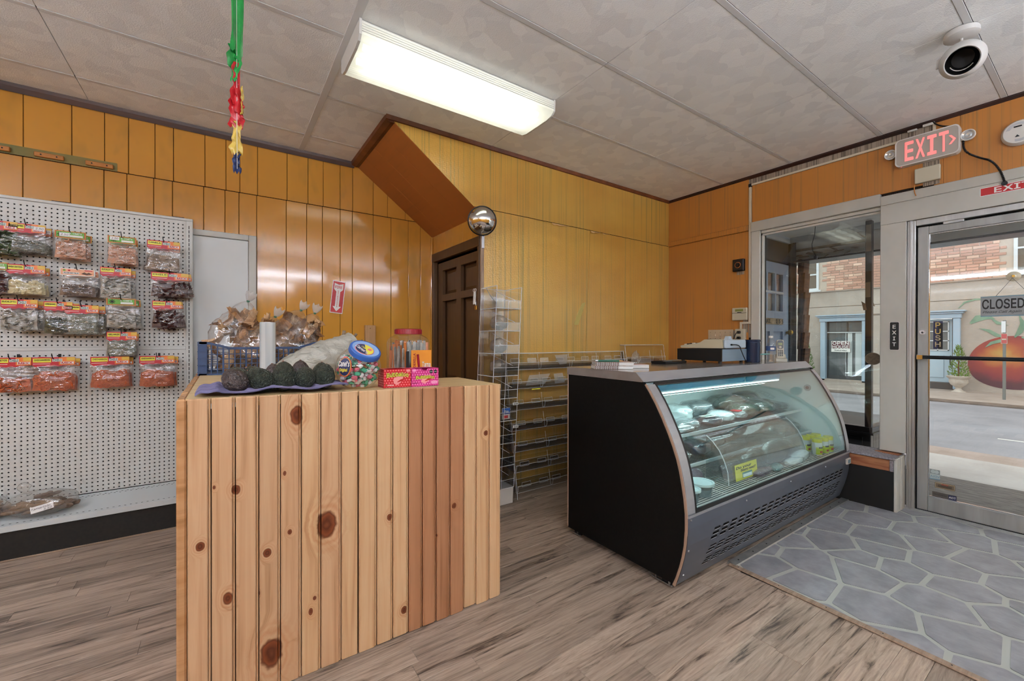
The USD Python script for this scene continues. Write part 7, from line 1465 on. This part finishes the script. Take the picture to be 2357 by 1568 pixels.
pn = thing('pen', 'dark green pen lying on the checked notebooks', 'pen', (NBX, NBY, CT + .046)); obj('barrel', nbm(MB().cyl((-.075, -.03, .0465), (.045, -.045, .0465), .006, n=12)), 'pen_green', pn); obj('tip', nbm(MB().cyl((.045, -.045, .0465), (.07, -.048, .0465), .006, .001, 12)), 'raw_pine', pn); obj('clip', nbm(MB().cyl((-.09, -.028, .0465), (-.075, -.03, .0465), .0055, n=10)), 'steel', pn)
plain('note_pink', '#c5a9a2', .6); nt = thing('paper_pad', 'loose pad of pale pink paper behind the notebooks on the display case', 'paper pad', (2.06, 1.70, CT)); obj('sheets', MB().bev(-.07, -.05, 0, .07, .05, .02, .002, M=T(2.075, 1.69, CT) @ RZ(-.5)), 'paper', nt); obj('top_sheet', MB().bev(-.07, -.05, .0202, .068, .05, .0212, .0003, M=T(2.075, 1.69, CT) @ RZ(-.47)), 'note_pink', nt)
tb = thing('black_tray', 'low black tray with pens at the back edge of the display case', 'tray', (2.66, 1.87, CT)); obj('tray', MB().bev(2.55, 1.81, CT + .0002, 2.80, 1.93, CT + .006, .002).box(2.55, 1.81, CT + .006, 2.80, 1.816, CT + .018).box(2.55, 1.924, CT + .006, 2.80, 1.93, CT + .018).box(2.55, 1.816, CT + .006, 2.556, 1.924, CT + .018), 'black_plastic', tb)
obj('pens', MB().cyl((2.57, 1.83, CT + .022), (2.72, 1.85, CT + .022), .004, n=8).cyl((2.58, 1.85, CT + .022), (2.76, 1.83, CT + .024), .004, n=8).cyl((2.6, 1.88, CT + .012), (2.74, 1.89, CT + .012), .004, n=8), 'steel', tb, kind='stuff')
# cash drawer and register
plain('register_beige', '#b9b196', .45); plain('register_pale', '#aebfcb', .4); plain('drawer_side', '#7e93a3', .35, metal=.2); plain('key_dark', '#2a2a2c', .5); plain('key_pale', '#cfcabb', .5)
cd = thing('cash_till', 'square black cash till box on the display case under the register', 'cash drawer', (2.94, 1.62, CT))
obj('box', MB().bev(2.94, 1.622, CT + .016, 3.285, 1.97, CT + .105, .003), 'black_plastic', cd); obj('end_plate', MB().bev(2.942, 1.619, CT + .016, 3.283, 1.6215, CT + .104, .001), 'drawer_side', cd); obj('front', MB().bev(2.945, 1.97, CT + .018, 3.28, 1.985, CT + .103, .002), 'dark_metal', cd)
m = MB()
for x in (2.965, 3.26):
    for y in (1.65, 1.945): m.cyl((x, y, CT + .0003), (x, y, CT + .016), .012, n=12)
obj('feet', m, 'black_plastic', cd, kind='stuff')
RZ0 = CT + .106; rg = thing('cash_register', 'beige electronic cash register on top of the black drawer', 'cash register', (3.06, 1.78, RZ0))
pr = Polygon([(1.625, .004), (1.955, .004), (1.965, .016), (1.955, .022), (1.85, .036), (1.80, .046), (1.765, .068), (1.70, .070), (1.63, .066)]); obj('body', MB().prism(pr, .30, (2.955, 0, RZ0), (0, 1, 0), (0, 0, 1)), 'register_beige', rg)
obj('back_cover', MB().bev(2.962, 1.606, RZ0 + .004, 3.248, 1.626, RZ0 + .066, .006), 'register_pale', rg); m = MB(); m2 = MB()
for i in range(8):
    for j in range(4): (m if (i + j) % 3 else m2).bev(2.975 + i * .028, 1.86 + j * .022, RZ0 + .034 - j * .003, 2.997 + i * .028, 1.878 + j * .022, RZ0 + .043 - j * .003, .002)
obj('dark_keys', m, 'key_dark', rg, kind='stuff'); obj('pale_keys', m2, 'key_pale', rg, kind='stuff')
obj('display', MB().prism(Polygon([(1.80, .048), (1.765, .070), (1.768, .0715), (1.803, .0495)]), .2, (3.0, 0, RZ0), (0, 1, 0), (0, 0, 1)), 'black_plastic', rg); obj('pop_up', MB().prism(Polygon([(3.03, .066), (3.10, .066), (3.085, .078), (3.08, .092), (3.05, .092), (3.045, .078)]), .03, (0, 1.66, RZ0), (1, 0, 0), (0, 0, 1)), 'register_pale', rg)
obj('cord_plug', MB().cyl((3.03, 1.606, RZ0 + .03), (3.03, 1.595, RZ0 + .03), .006, n=10), 'black_plastic', rg)
pc = thing('power_cord', 'thin black cord drooping from the back of the register over the drawer', 'cord', (3.1, 1.6, CT)); obj('wire', MB().tube(np.vstack([bez(10, (3.03, 1.6, RZ0 + .03), (3.10, 1.585, RZ0 + .035), (3.14, 1.595, RZ0 + .01)), bez(10, (3.14, 1.595, RZ0 + .005), (3.19, 1.60, RZ0 - .05), (3.21, 1.585, CT + .004)), bez(6, (3.22, 1.58, CT + .0035), (3.27, 1.57, CT + .0035), (3.30, 1.60, CT + .0035))]), .0035, 6), 'black_plastic', pc)
plain('canister_navy', '#1b2c48', .22, metal=.3)
cn = thing('navy_canister', 'dark navy cylindrical canister beside the register', 'canister', (3.33, 1.60, CT)); obj('body', MB().lathe([(0, 0), (.05, 0), (.053, .004), (.0525, .15), (.05, .155), (0, .155)], (3.33, 1.60, CT + .0003), 36), 'canister_navy', cn, smooth=40); obj('lid', MB().lathe([(.050, .155), (.0545, .157), (.0545, .170), (.05, .173), (0, .173)], (3.33, 1.60, CT + .0003), 36), 'canister_navy', cn, smooth=40)
clear('bottle_clear', (.96, .98, .98), 1.5, .02, haze=.03, gloss=.04); plain('bottle_label', '#2f4a74', .4); plain('water_tint', '#c9d6da', .1)
bo = thing('water_bottle', 'small clear water bottle with blue label on the display case', 'bottle', (3.40, 1.50, CT)); bp = np.array([3.40, 1.50, CT + .0005])
obj('body', MB().lathe([(0, .003), (.028, 0), (.032, .006), (.031, .03), (.033, .05), (.029, .07), (.033, .085), (.033, .125), (.028, .15), (.016, .175), (.0125, .182), (.0125, .19)], bp, 28), 'bottle_clear', bo, smooth=50); obj('water', MB().lathe([(0, .005), (.027, .005), (.029, .03), (.029, .06), (0, .06)], bp, 24), 'bottle_clear', bo, smooth=50); obj('label', MB().lathe([(.0335, .09), (.0338, .092), (.0338, .122), (.0335, .124)], bp, 28), 'bottle_label', bo, smooth=50); obj('label_panel', MB().box(-.012, -.0345, .098, .014, -.0335, .113, M=T(*bp) @ RZ(-.9)), 'white_print', bo); obj('cap', MB().lathe([(.014, .185), (.0145, .19), (.0145, .2), (.012, .202), (0, .202)], bp, 20), 'white_plastic', bo)
plain('brush_teal', '#6fb6b4', .4); tt_ = thing('teal_stick', 'thin teal handled stick lying behind the water bottle', 'stick', (3.45, 1.62, CT + .07)); obj('handle', MB().cyl((3.40, 1.66, CT + .055), (3.56, 1.58, CT + .06), .005, n=8), 'brush_teal', tt_); obj('ferrule', MB().cyl((3.375, 1.672, CT + .0545), (3.40, 1.66, CT + .055), .0055, n=8), 'dark_metal', tt_); obj('stand', MB().cyl((3.5, 1.61, CT + .0005), (3.5, 1.61, CT + .053), .012, .008, 10), 'bottle_clear', tt_)
plain('phone_grey', '#a9a696', .4); plain('phone_dark', '#23272b', .3); plain('lcd_green', '#7a8246', .3)
ph = thing('cordless_phone', 'grey and black cordless phone standing in its cradle on the display case', 'phone', (3.70, 1.56, CT)); MP = T(3.70, 1.56, CT + .0005) @ RZ(-1.0) 
def phm(m, tilt=0.): Q = MP @ T(0, .01, .02) @ RX(-.12) if tilt else MP; v, f = m.arr(); return MB().add(v @ Q[:3, :3].T + Q[:3, 3], f)
obj('cradle', phm(MB().prism(Polygon([(-.05, 0), (.05, 0), (.045, .05), (.02, .055), (.0, .025), (-.045, .02)]), .075, (-.0375, 0, 0), (0, 1, 0), (0, 0, 1))), 'phone_grey', ph)
obj('handset', phm(MB().prism(sbox(-.025, 0, .025, .152).buffer(-.014).buffer(.014), .022, (0, .01, 0), (1, 0, 0), (0, 0, 1)), 1), 'phone_grey', ph); obj('face', phm(MB().prism(sbox(-.021, .078, .021, .146).buffer(-.014).buffer(.014), .002, (0, -.012, 0), (1, 0, 0), (0, 0, 1)), 1), 'phone_dark', ph); obj('screen', phm(MB().box(-.014, -.0155, .108, .014, -.0142, .126), 1), 'lcd_green', ph); obj('dial_ring', phm(MB().cyl((0, -.0142, .092), (0, -.016, .092), .009, n=16), 1), 'phone_grey', ph); m = MB()
for i in range(3):
    for j in range(4): m.bev(-.017 + i * .0125, -.0145, .02 + j * .0135, -.008 + i * .0125, -.012, .029 + j * .0135, .001)
obj('keys', phm(m, 1), 'phone_dark', ph, kind='stuff')
# ---- on the street wall
def wt(x): return XW - x
ti = thing('dial_timer', 'black dial timer with copper ring on the orange wall beside the window', 'timer', (XW, 2.075, 1.93)); obj('case', MB().bev(XW - .045, 2.02, 1.872, XW - .0095, 2.125, 1.985, .004), 'dark_metal', ti); obj('face', MB().bev(XW - .048, 2.027, 1.88, XW - .0455, 2.118, 1.978, .001), 'black_plastic', ti); a = np.linspace(0, 6.283, 25); m = MB()
for k in range(24): q = a[k]; m.box(XW - .05, 2.072 + .026 * math.cos(q) - .003, 1.929 + .026 * math.sin(q) - .003, XW - .0484, 2.072 + .026 * math.cos(q) + .003, 1.929 + .026 * math.sin(q) + .003)
plain('copper_print', '#a5602a', .4); obj('dial_marks', m, 'copper_print', ti, kind='stuff'); obj('dial', MB().cyl((XW - .048, 2.072, 1.929), (XW - .06, 2.072, 1.929), .018, .016, 20), 'black_plastic', ti)
th_m = thing('thermostat', 'cream thermostat with small grey screen on the wall beside the window', 'thermostat', (XW, 2.06, 1.46)); obj('case', MB().bev(XW - .038, 1.992, 1.404, XW - .0095, 2.133, 1.523, .006), 'cream_plastic', th_m); obj('screen', MB().bev(XW - .040, 2.025, 1.488, XW - .0385, 2.10, 1.510, .001), 'lcd_green', th_m); obj('door_seam', MB().box(XW - .0392, 1.995, 1.472, XW - .0383, 2.13, 1.475).box(XW - .0405, 2.04, 1.476, XW - .0385, 2.08, 1.481), 'dark_metal', th_m); obj('button', MB().bev(XW - .0405, 1.998, 1.496, XW - .0385, 2.012, 1.508, .001), 'phone_grey', th_m)
sw = thing('switch_plate', 'wide beige wall plate with five switches on the orange wall', 'switch plate', (XW, 2.256, 1.262)); obj('plate', MB().bev(XW - .017, 2.130, 1.205, XW - .0095, 2.384, 1.319, .003), 'beige_plastic', sw)
for k in range(5): obj('toggle', MB().bev(-.010, -.004, -.011, 0, .004, .011, .001, M=T(XW - .017, 2.157 + k * .05, 1.262) @ RY(.4)), 'beige_plastic', sw)
m = MB()
for k in range(5):
    for z in (1.232, 1.292): m.cyl((XW - .0185, 2.157 + k * .05, z), (XW - .0165, 2.157 + k * .05, z), .0028, n=8)
obj('screws', m, 'dark_metal', sw, kind='stuff')
ol = thing('outlet_box', 'cream surface outlet box with two black plugs below the raceway', 'outlet', (XW, 2.05, 1.27)); obj('box', MB().bev(XW - .05, 2.008, 1.205, XW - .0095, 2.096, 1.322, .004), 'cream_plastic', ol); obj('sockets', MB().cyl((XW - .0505, 2.052, 1.29), (XW - .0525, 2.052, 1.29), .017, n=16).cyl((XW - .0505, 2.052, 1.238), (XW - .0525, 2.052, 1.238), .017, n=16), 'beige_plastic', ol)
for k, (z, nm) in enumerate(((1.29, 'upper'), (1.238, 'lower'))):
    p = thing('black_plug', f'black plug in the {nm} socket of the cream outlet box', 'plug', (XW - .06, 2.052, z)); obj('plug', MB().bev(XW - .078, 2.036, z - .012, XW - .053, 2.068, z + .012, .005), 'black_plastic', p); obj('cord', MB().tube(bez(10, (XW - .078, 2.052, z), (XW - .13, 2.06, z - .0), (XW - .10, 2.09, z - .13)), .004, 6), 'black_plastic', p)
rw = thing('wire_raceway', 'thin cream surface raceway running along the ceiling and down beside the window', 'raceway', (XW, 1.97, 1.34))
obj('vertical_run', MB().bev(XW - .02, 1.966, 1.385, XW - .0005, 1.986, 2.652, .002), 'raceway_plastic', rw); obj('horizontal_run', MB().bev(XW - .02, .744, 2.655, XW - .0088, 1.968, 2.672, .002), 'raceway_plastic', rw); obj('elbow', MB().bev(XW - .023, 1.962, 2.645, XW - .0005, 1.99, 2.676, .003), 'dark_metal', rw); obj('jog', MB().bev(XW - .022, 1.966, 1.368, XW - .0005, 2.066, 1.388, .002).bev(XW - .022, 2.046, 1.3225, XW - .0105, 2.066, 1.37, .002), 'raceway_plastic', rw); obj('upturn', MB().bev(XW - .02, .734, 2.655, XW - .0088, .75, 2.72, .002), 'raceway_plastic', rw)
# EXIT sign with two lamp heads
plain('sign_shell', '#a9a298', .5); plain('exit_glow', '#e88a86', .4, emis='#ff6f6c', estr=.55); plain('lamp_lens', '#cdd2d4', .1, metal=.6)
es = thing('exit_sign', 'lit red EXIT sign with two emergency lamps above the window post', 'exit sign', (XW, .772, 2.56)); XS = XW - .06
obj('body', MB().prism(sbox(-.935, 2.468, -.615, 2.655).buffer(-.03).buffer(.03, quad_segs=5), .048, (XS + .048, 0, 0), (0, -1, 0), (0, 0, 1)), 'sign_shell', es)
for k, ch in enumerate('EXIT'):
    v, f = lettering(ch, .128, (XS - .0005, .862 - k * .058, 2.562), (0, -1, 0), (0, 0, 1), .002, True, .046); obj('lettering', MB().add(v, f), 'exit_glow', es)
v, f = MB().prism(Polygon([(0, .03), (.02, .0), (0, -.03), (.012, -.03), (.034, 0), (.012, .03)]), .002, (XS - .0005, .664, 2.562), (0, -1, 0), (0, 0, 1)).arr(); obj('arrow', MB().add(v, f), 'exit_glow', es); obj('pilot_lamp', MB().ball((XS + .01, .905, 2.467), .005, 1), 'exit_glow', es)
obj('frame_edge', MB().prism(sbox(-.938, 2.465, -.612, 2.658).buffer(-.03).buffer(.03, quad_segs=5).difference(sbox(-.931, 2.472, -.619, 2.651).buffer(-.026).buffer(.026, quad_segs=5)), .052, (XS + .05, 0, 0), (0, -1, 0), (0, 0, 1)), 'white_plastic', es)
for yv, zc_ in ((.966, 2.575), (.578, 2.567)):
    hd = obj('lamp_head', MB().lathe([(0, -.03), (.02, -.028), (.034, -.01), (.036, .01), (.033, .014), (.030, .012)], (0, 0, 0), 24, M=T(XS + .02, yv, zc_) @ RY(-math.pi / 2)), 'white_plastic', es, smooth=40); obj('lens', MB().lathe([(0, .006), (.012, .009), (.02, .006), (.0305, .0115)], (0, 0, 0), 24, M=T(XS + .02, yv, zc_) @ RY(-math.pi / 2)), 'lamp_lens', hd); obj('arm', MB().bev(XS + .015, min(yv, .93 if yv > .8 else .62), zc_ - .025, XS + .035, max(yv, .93 if yv > .8 else .62), zc_ + .005, .004), 'white_plastic', hd)
bxj = thing('junction_box', 'blank beige junction box on the wall below the EXIT sign', 'junction box', (XW, .774, 2.375)); obj('box', MB().bev(XW - .04, .709, 2.325, XW - .0095, .838, 2.428, .004), 'cream_plastic', bxj); obj('drip_wire', MB().tube(bez(8, (XW - .032, .838, 2.32), (XW - .034, .845, 2.28), (XW - .034, .83, 2.24)), .003, 6), 'wood_block', bxj)
fc_ = thing('flexible_conduit', 'black corrugated conduit curving from the EXIT sign to the door head', 'conduit', (XW - .03, .5, 2.2)); pts = np.vstack([bez(8, (XW - .03, .60, 2.545), (XW - .035, .606, 2.49), (XW - .035, .585, 2.46)), bez(16, (XW - .035, .575, 2.445), (XW - .04, .53, 2.40), (XW - .04, .49, 2.375))[1:], bez(14, (XW - .04, .485, 2.37), (XW - .04, .44, 2.32), (XW - .035, .422, 2.215))[1:]])
t_ = np.linspace(0, 1, 200); tt0 = np.linspace(0, 1, len(pts)); p2 = np.stack([np.interp(t_, tt0, pts[:, i]) for i in range(3)], 1); obj('hose', MB().tube(p2, .0055 + .0014 * np.sin(np.arange(200) * 1.57), 8), 'dark_metal', fc_); obj('end_fitting', MB().cyl((XW - .036, .422, 2.205), (XW - .03, .422, 2.205), .014, n=14), 'black_plastic', fc_)
cb = thing('ceiling_cable', 'short black cable looping from the ceiling edge to the EXIT sign', 'cable', (XW - .03, .7, 2.7)); obj('wire', MB().tube(bez(10, (XW - .02, .75, 2.735), (XW - .03, .72, 2.68), (XW - .035, .66, 2.662)), .005, 6), 'black_plastic', cb); obj('clips', MB().bev(XW - .025, .74, 2.715, XW - .009, .80, 2.732, .002).bev(XW - .025, .83, 2.71, XW - .009, .88, 2.722, .002), 'white_plastic', cb)
sm = thing('smoke_alarm', 'round white smoke alarm on the orange wall at the right edge', 'smoke alarm', (XW - .01, .36, 2.50)); MA = T(XW - .0095, .362, 2.503) @ RY(-math.pi / 2)
obj('body', MB().lathe([(.078, 0), (.078, .012), (.07, .03), (.066, .034), (0, .036)], (0, 0, 0), 40, M=MA), 'white_plastic', sm, smooth=30); obj('grey_ring', MB().prism(Point(0, 0).buffer(.058, quad_segs=12).difference(Point(0, 0).buffer(.044, quad_segs=12)).difference(sbox(-.1, -.1, -.018, .02)), .002, (XW - .0095 - .0352, .362, 2.503), (0, -1, 0), (0, 0, 1)), 'cornice_grey', sm); obj('slot', MB().box(XW - .0475, .352, 2.532, XW - .0455, .384, 2.54), 'black_plastic', sm); obj('mark', MB().prism(Polygon([(-.01, -.03), (.0, -.016), (.01, -.03)]), .001, (XW - .0458, .37, 2.503), (0, -1, 0), (0, 0, 1)), 'phone_dark', sm)
# ---- spotlight on the ceiling
plain('spot_white', '#c6c4bf', .4); sp = thing('ceiling_spotlight', 'white round ceiling spotlight with an empty black mouth', 'spotlight', (3.01, .455, ZC))
obj('canopy', MB().lathe([(0, 0), (.062, 0), (.064, -.006), (.064, -.026), (.05, -.034), (0, -.036)], (3.01, .455, ZC - .0045), 40), 'spot_white', sp, smooth=40); sc_ = np.array([2.965, .445, 2.585]); sd = np.array([-.85, -.10, -.50]); sd /= np.linalg.norm(sd); MS = frame(sc_, np.cross((0, 0, 1), sd), np.cross(sd, np.cross((0, 0, 1), sd)))
obj('globe', MB().lathe([(0, -.075), (.05, -.062), (.077, -.03), (.083, .0), (.078, .03), (.066, .052), (.062, .055), (.058, .05)], (0, 0, 0), 40, M=MS), 'spot_white', sp, smooth=50); obj('inside', MB().lathe([(.0585, .052), (.06, .0), (.04, -.05), (0, -.055)], (0, 0, 0), 32, M=MS), 'black_paint', sp, smooth=50); obj('inner_wire', MB().tube([(MS @ np.array([.045 * math.cos(a), .045 * math.sin(a), .01, 1]))[:3] for a in np.linspace(3.5, 5.6, 10)], .0022, 5), 'white_plastic', sp)
obj('yoke', MB().tube([(3.01, .455, ZC - .04), (3.005, .455, 2.69), sc_ + np.array([0, .085, .04]), sc_ + np.array([0, .088, 0])], .006, 6).tube([(3.005, .455, 2.69), (2.97, .45, 2.672)], .01, 8), 'spot_white', sp); obj('bolt', MB().cyl((3.0, .44, 2.68), (3.0, .47, 2.68), .005, n=8), 'steel', sp)
# ---- paper pennants hanging in a strip from the ceiling
for nm, c in (('green', '#1f9a44'), ('red', '#c21f28'), ('yellow', '#c9ad52'), ('blue', '#1b2d5c')): plain('pennant_' + nm, c, .3, var={'green': '#178038', 'red': '#a3161f', 'yellow': '#bb9c40', 'blue': '#142247'}[nm], vscale=(20, 20, 20), bump=.4, bscale=(30, 30, 30), bdist=.01)
gp = thing('paper_pennants', 'strip of crumpled green, red, yellow and blue party pennants hanging from the ceiling', 'pennants', (.041, 1.8, ZC - .004))
def pennant(name, mat, z1, z0, w1, w0, tw0, tw1, seed, scal=True, xo=0.):
    nu, nv = 26, 9; u = np.linspace(0, 1, nu)[:, None]; v = np.linspace(-1, 1, nv)[None, :]; wd = w1 + (w0 - w1) * u; an = tw0 + (tw1 - tw0) * u
    nz = meshkit.noise(np.stack([u * 7 + 0 * v, v * 2 + 0 * u, 0 * u * v + seed], -1), seed) - .5; fold = .35 * np.sin(v * 5 + seed)
    x = wd * v * np.cos(an) + .012 * nz; y = wd * v * np.sin(an) + wd * fold * .5 + .014 * nz; z = z1 + (z0 - z1) * u + .01 * nz
    if scal: z = z - .012 * np.abs(np.sin(v * 6.5)) * np.clip((u - .8) * 5, 0, 1)
    P = np.stack([.041 + xo + x, 1.8 + y, z], -1); return obj(name, MB().grid(P).grid(P[::-1] + np.array([0, .0008, 0])), mat, gp, smooth=60)
pennant('green_pennant', 'pennant_green', 2.742, 2.25, .020, .024, .2, .9, 1); pennant('green_pennant', 'pennant_green', 2.26, 2.15, .024, .012, .8, -.9, 2, xo=-.006); pennant('red_pennant', 'pennant_red', 2.21, 2.06, .010, .019, .1, .5, 3); pennant('red_pennant', 'pennant_red', 2.075, 1.985, .024, .021, .3, .1, 4)
pennant('yellow_pennant', 'pennant_yellow', 2.13, 2.03, .006, .008, 1.2, 1.5, 5, False, .016); pennant('yellow_pennant', 'pennant_yellow', 2.0, 1.888, .012, .021, .1, .3, 6); pennant('blue_pennant', 'pennant_blue', 1.892, 1.825, .008, .014, .1, .7, 7)
obj('string', MB().cyl((.041, 1.8, ZC - .005), (.043, 1.8, 1.83), .001, n=5), 'white_plastic', gp)
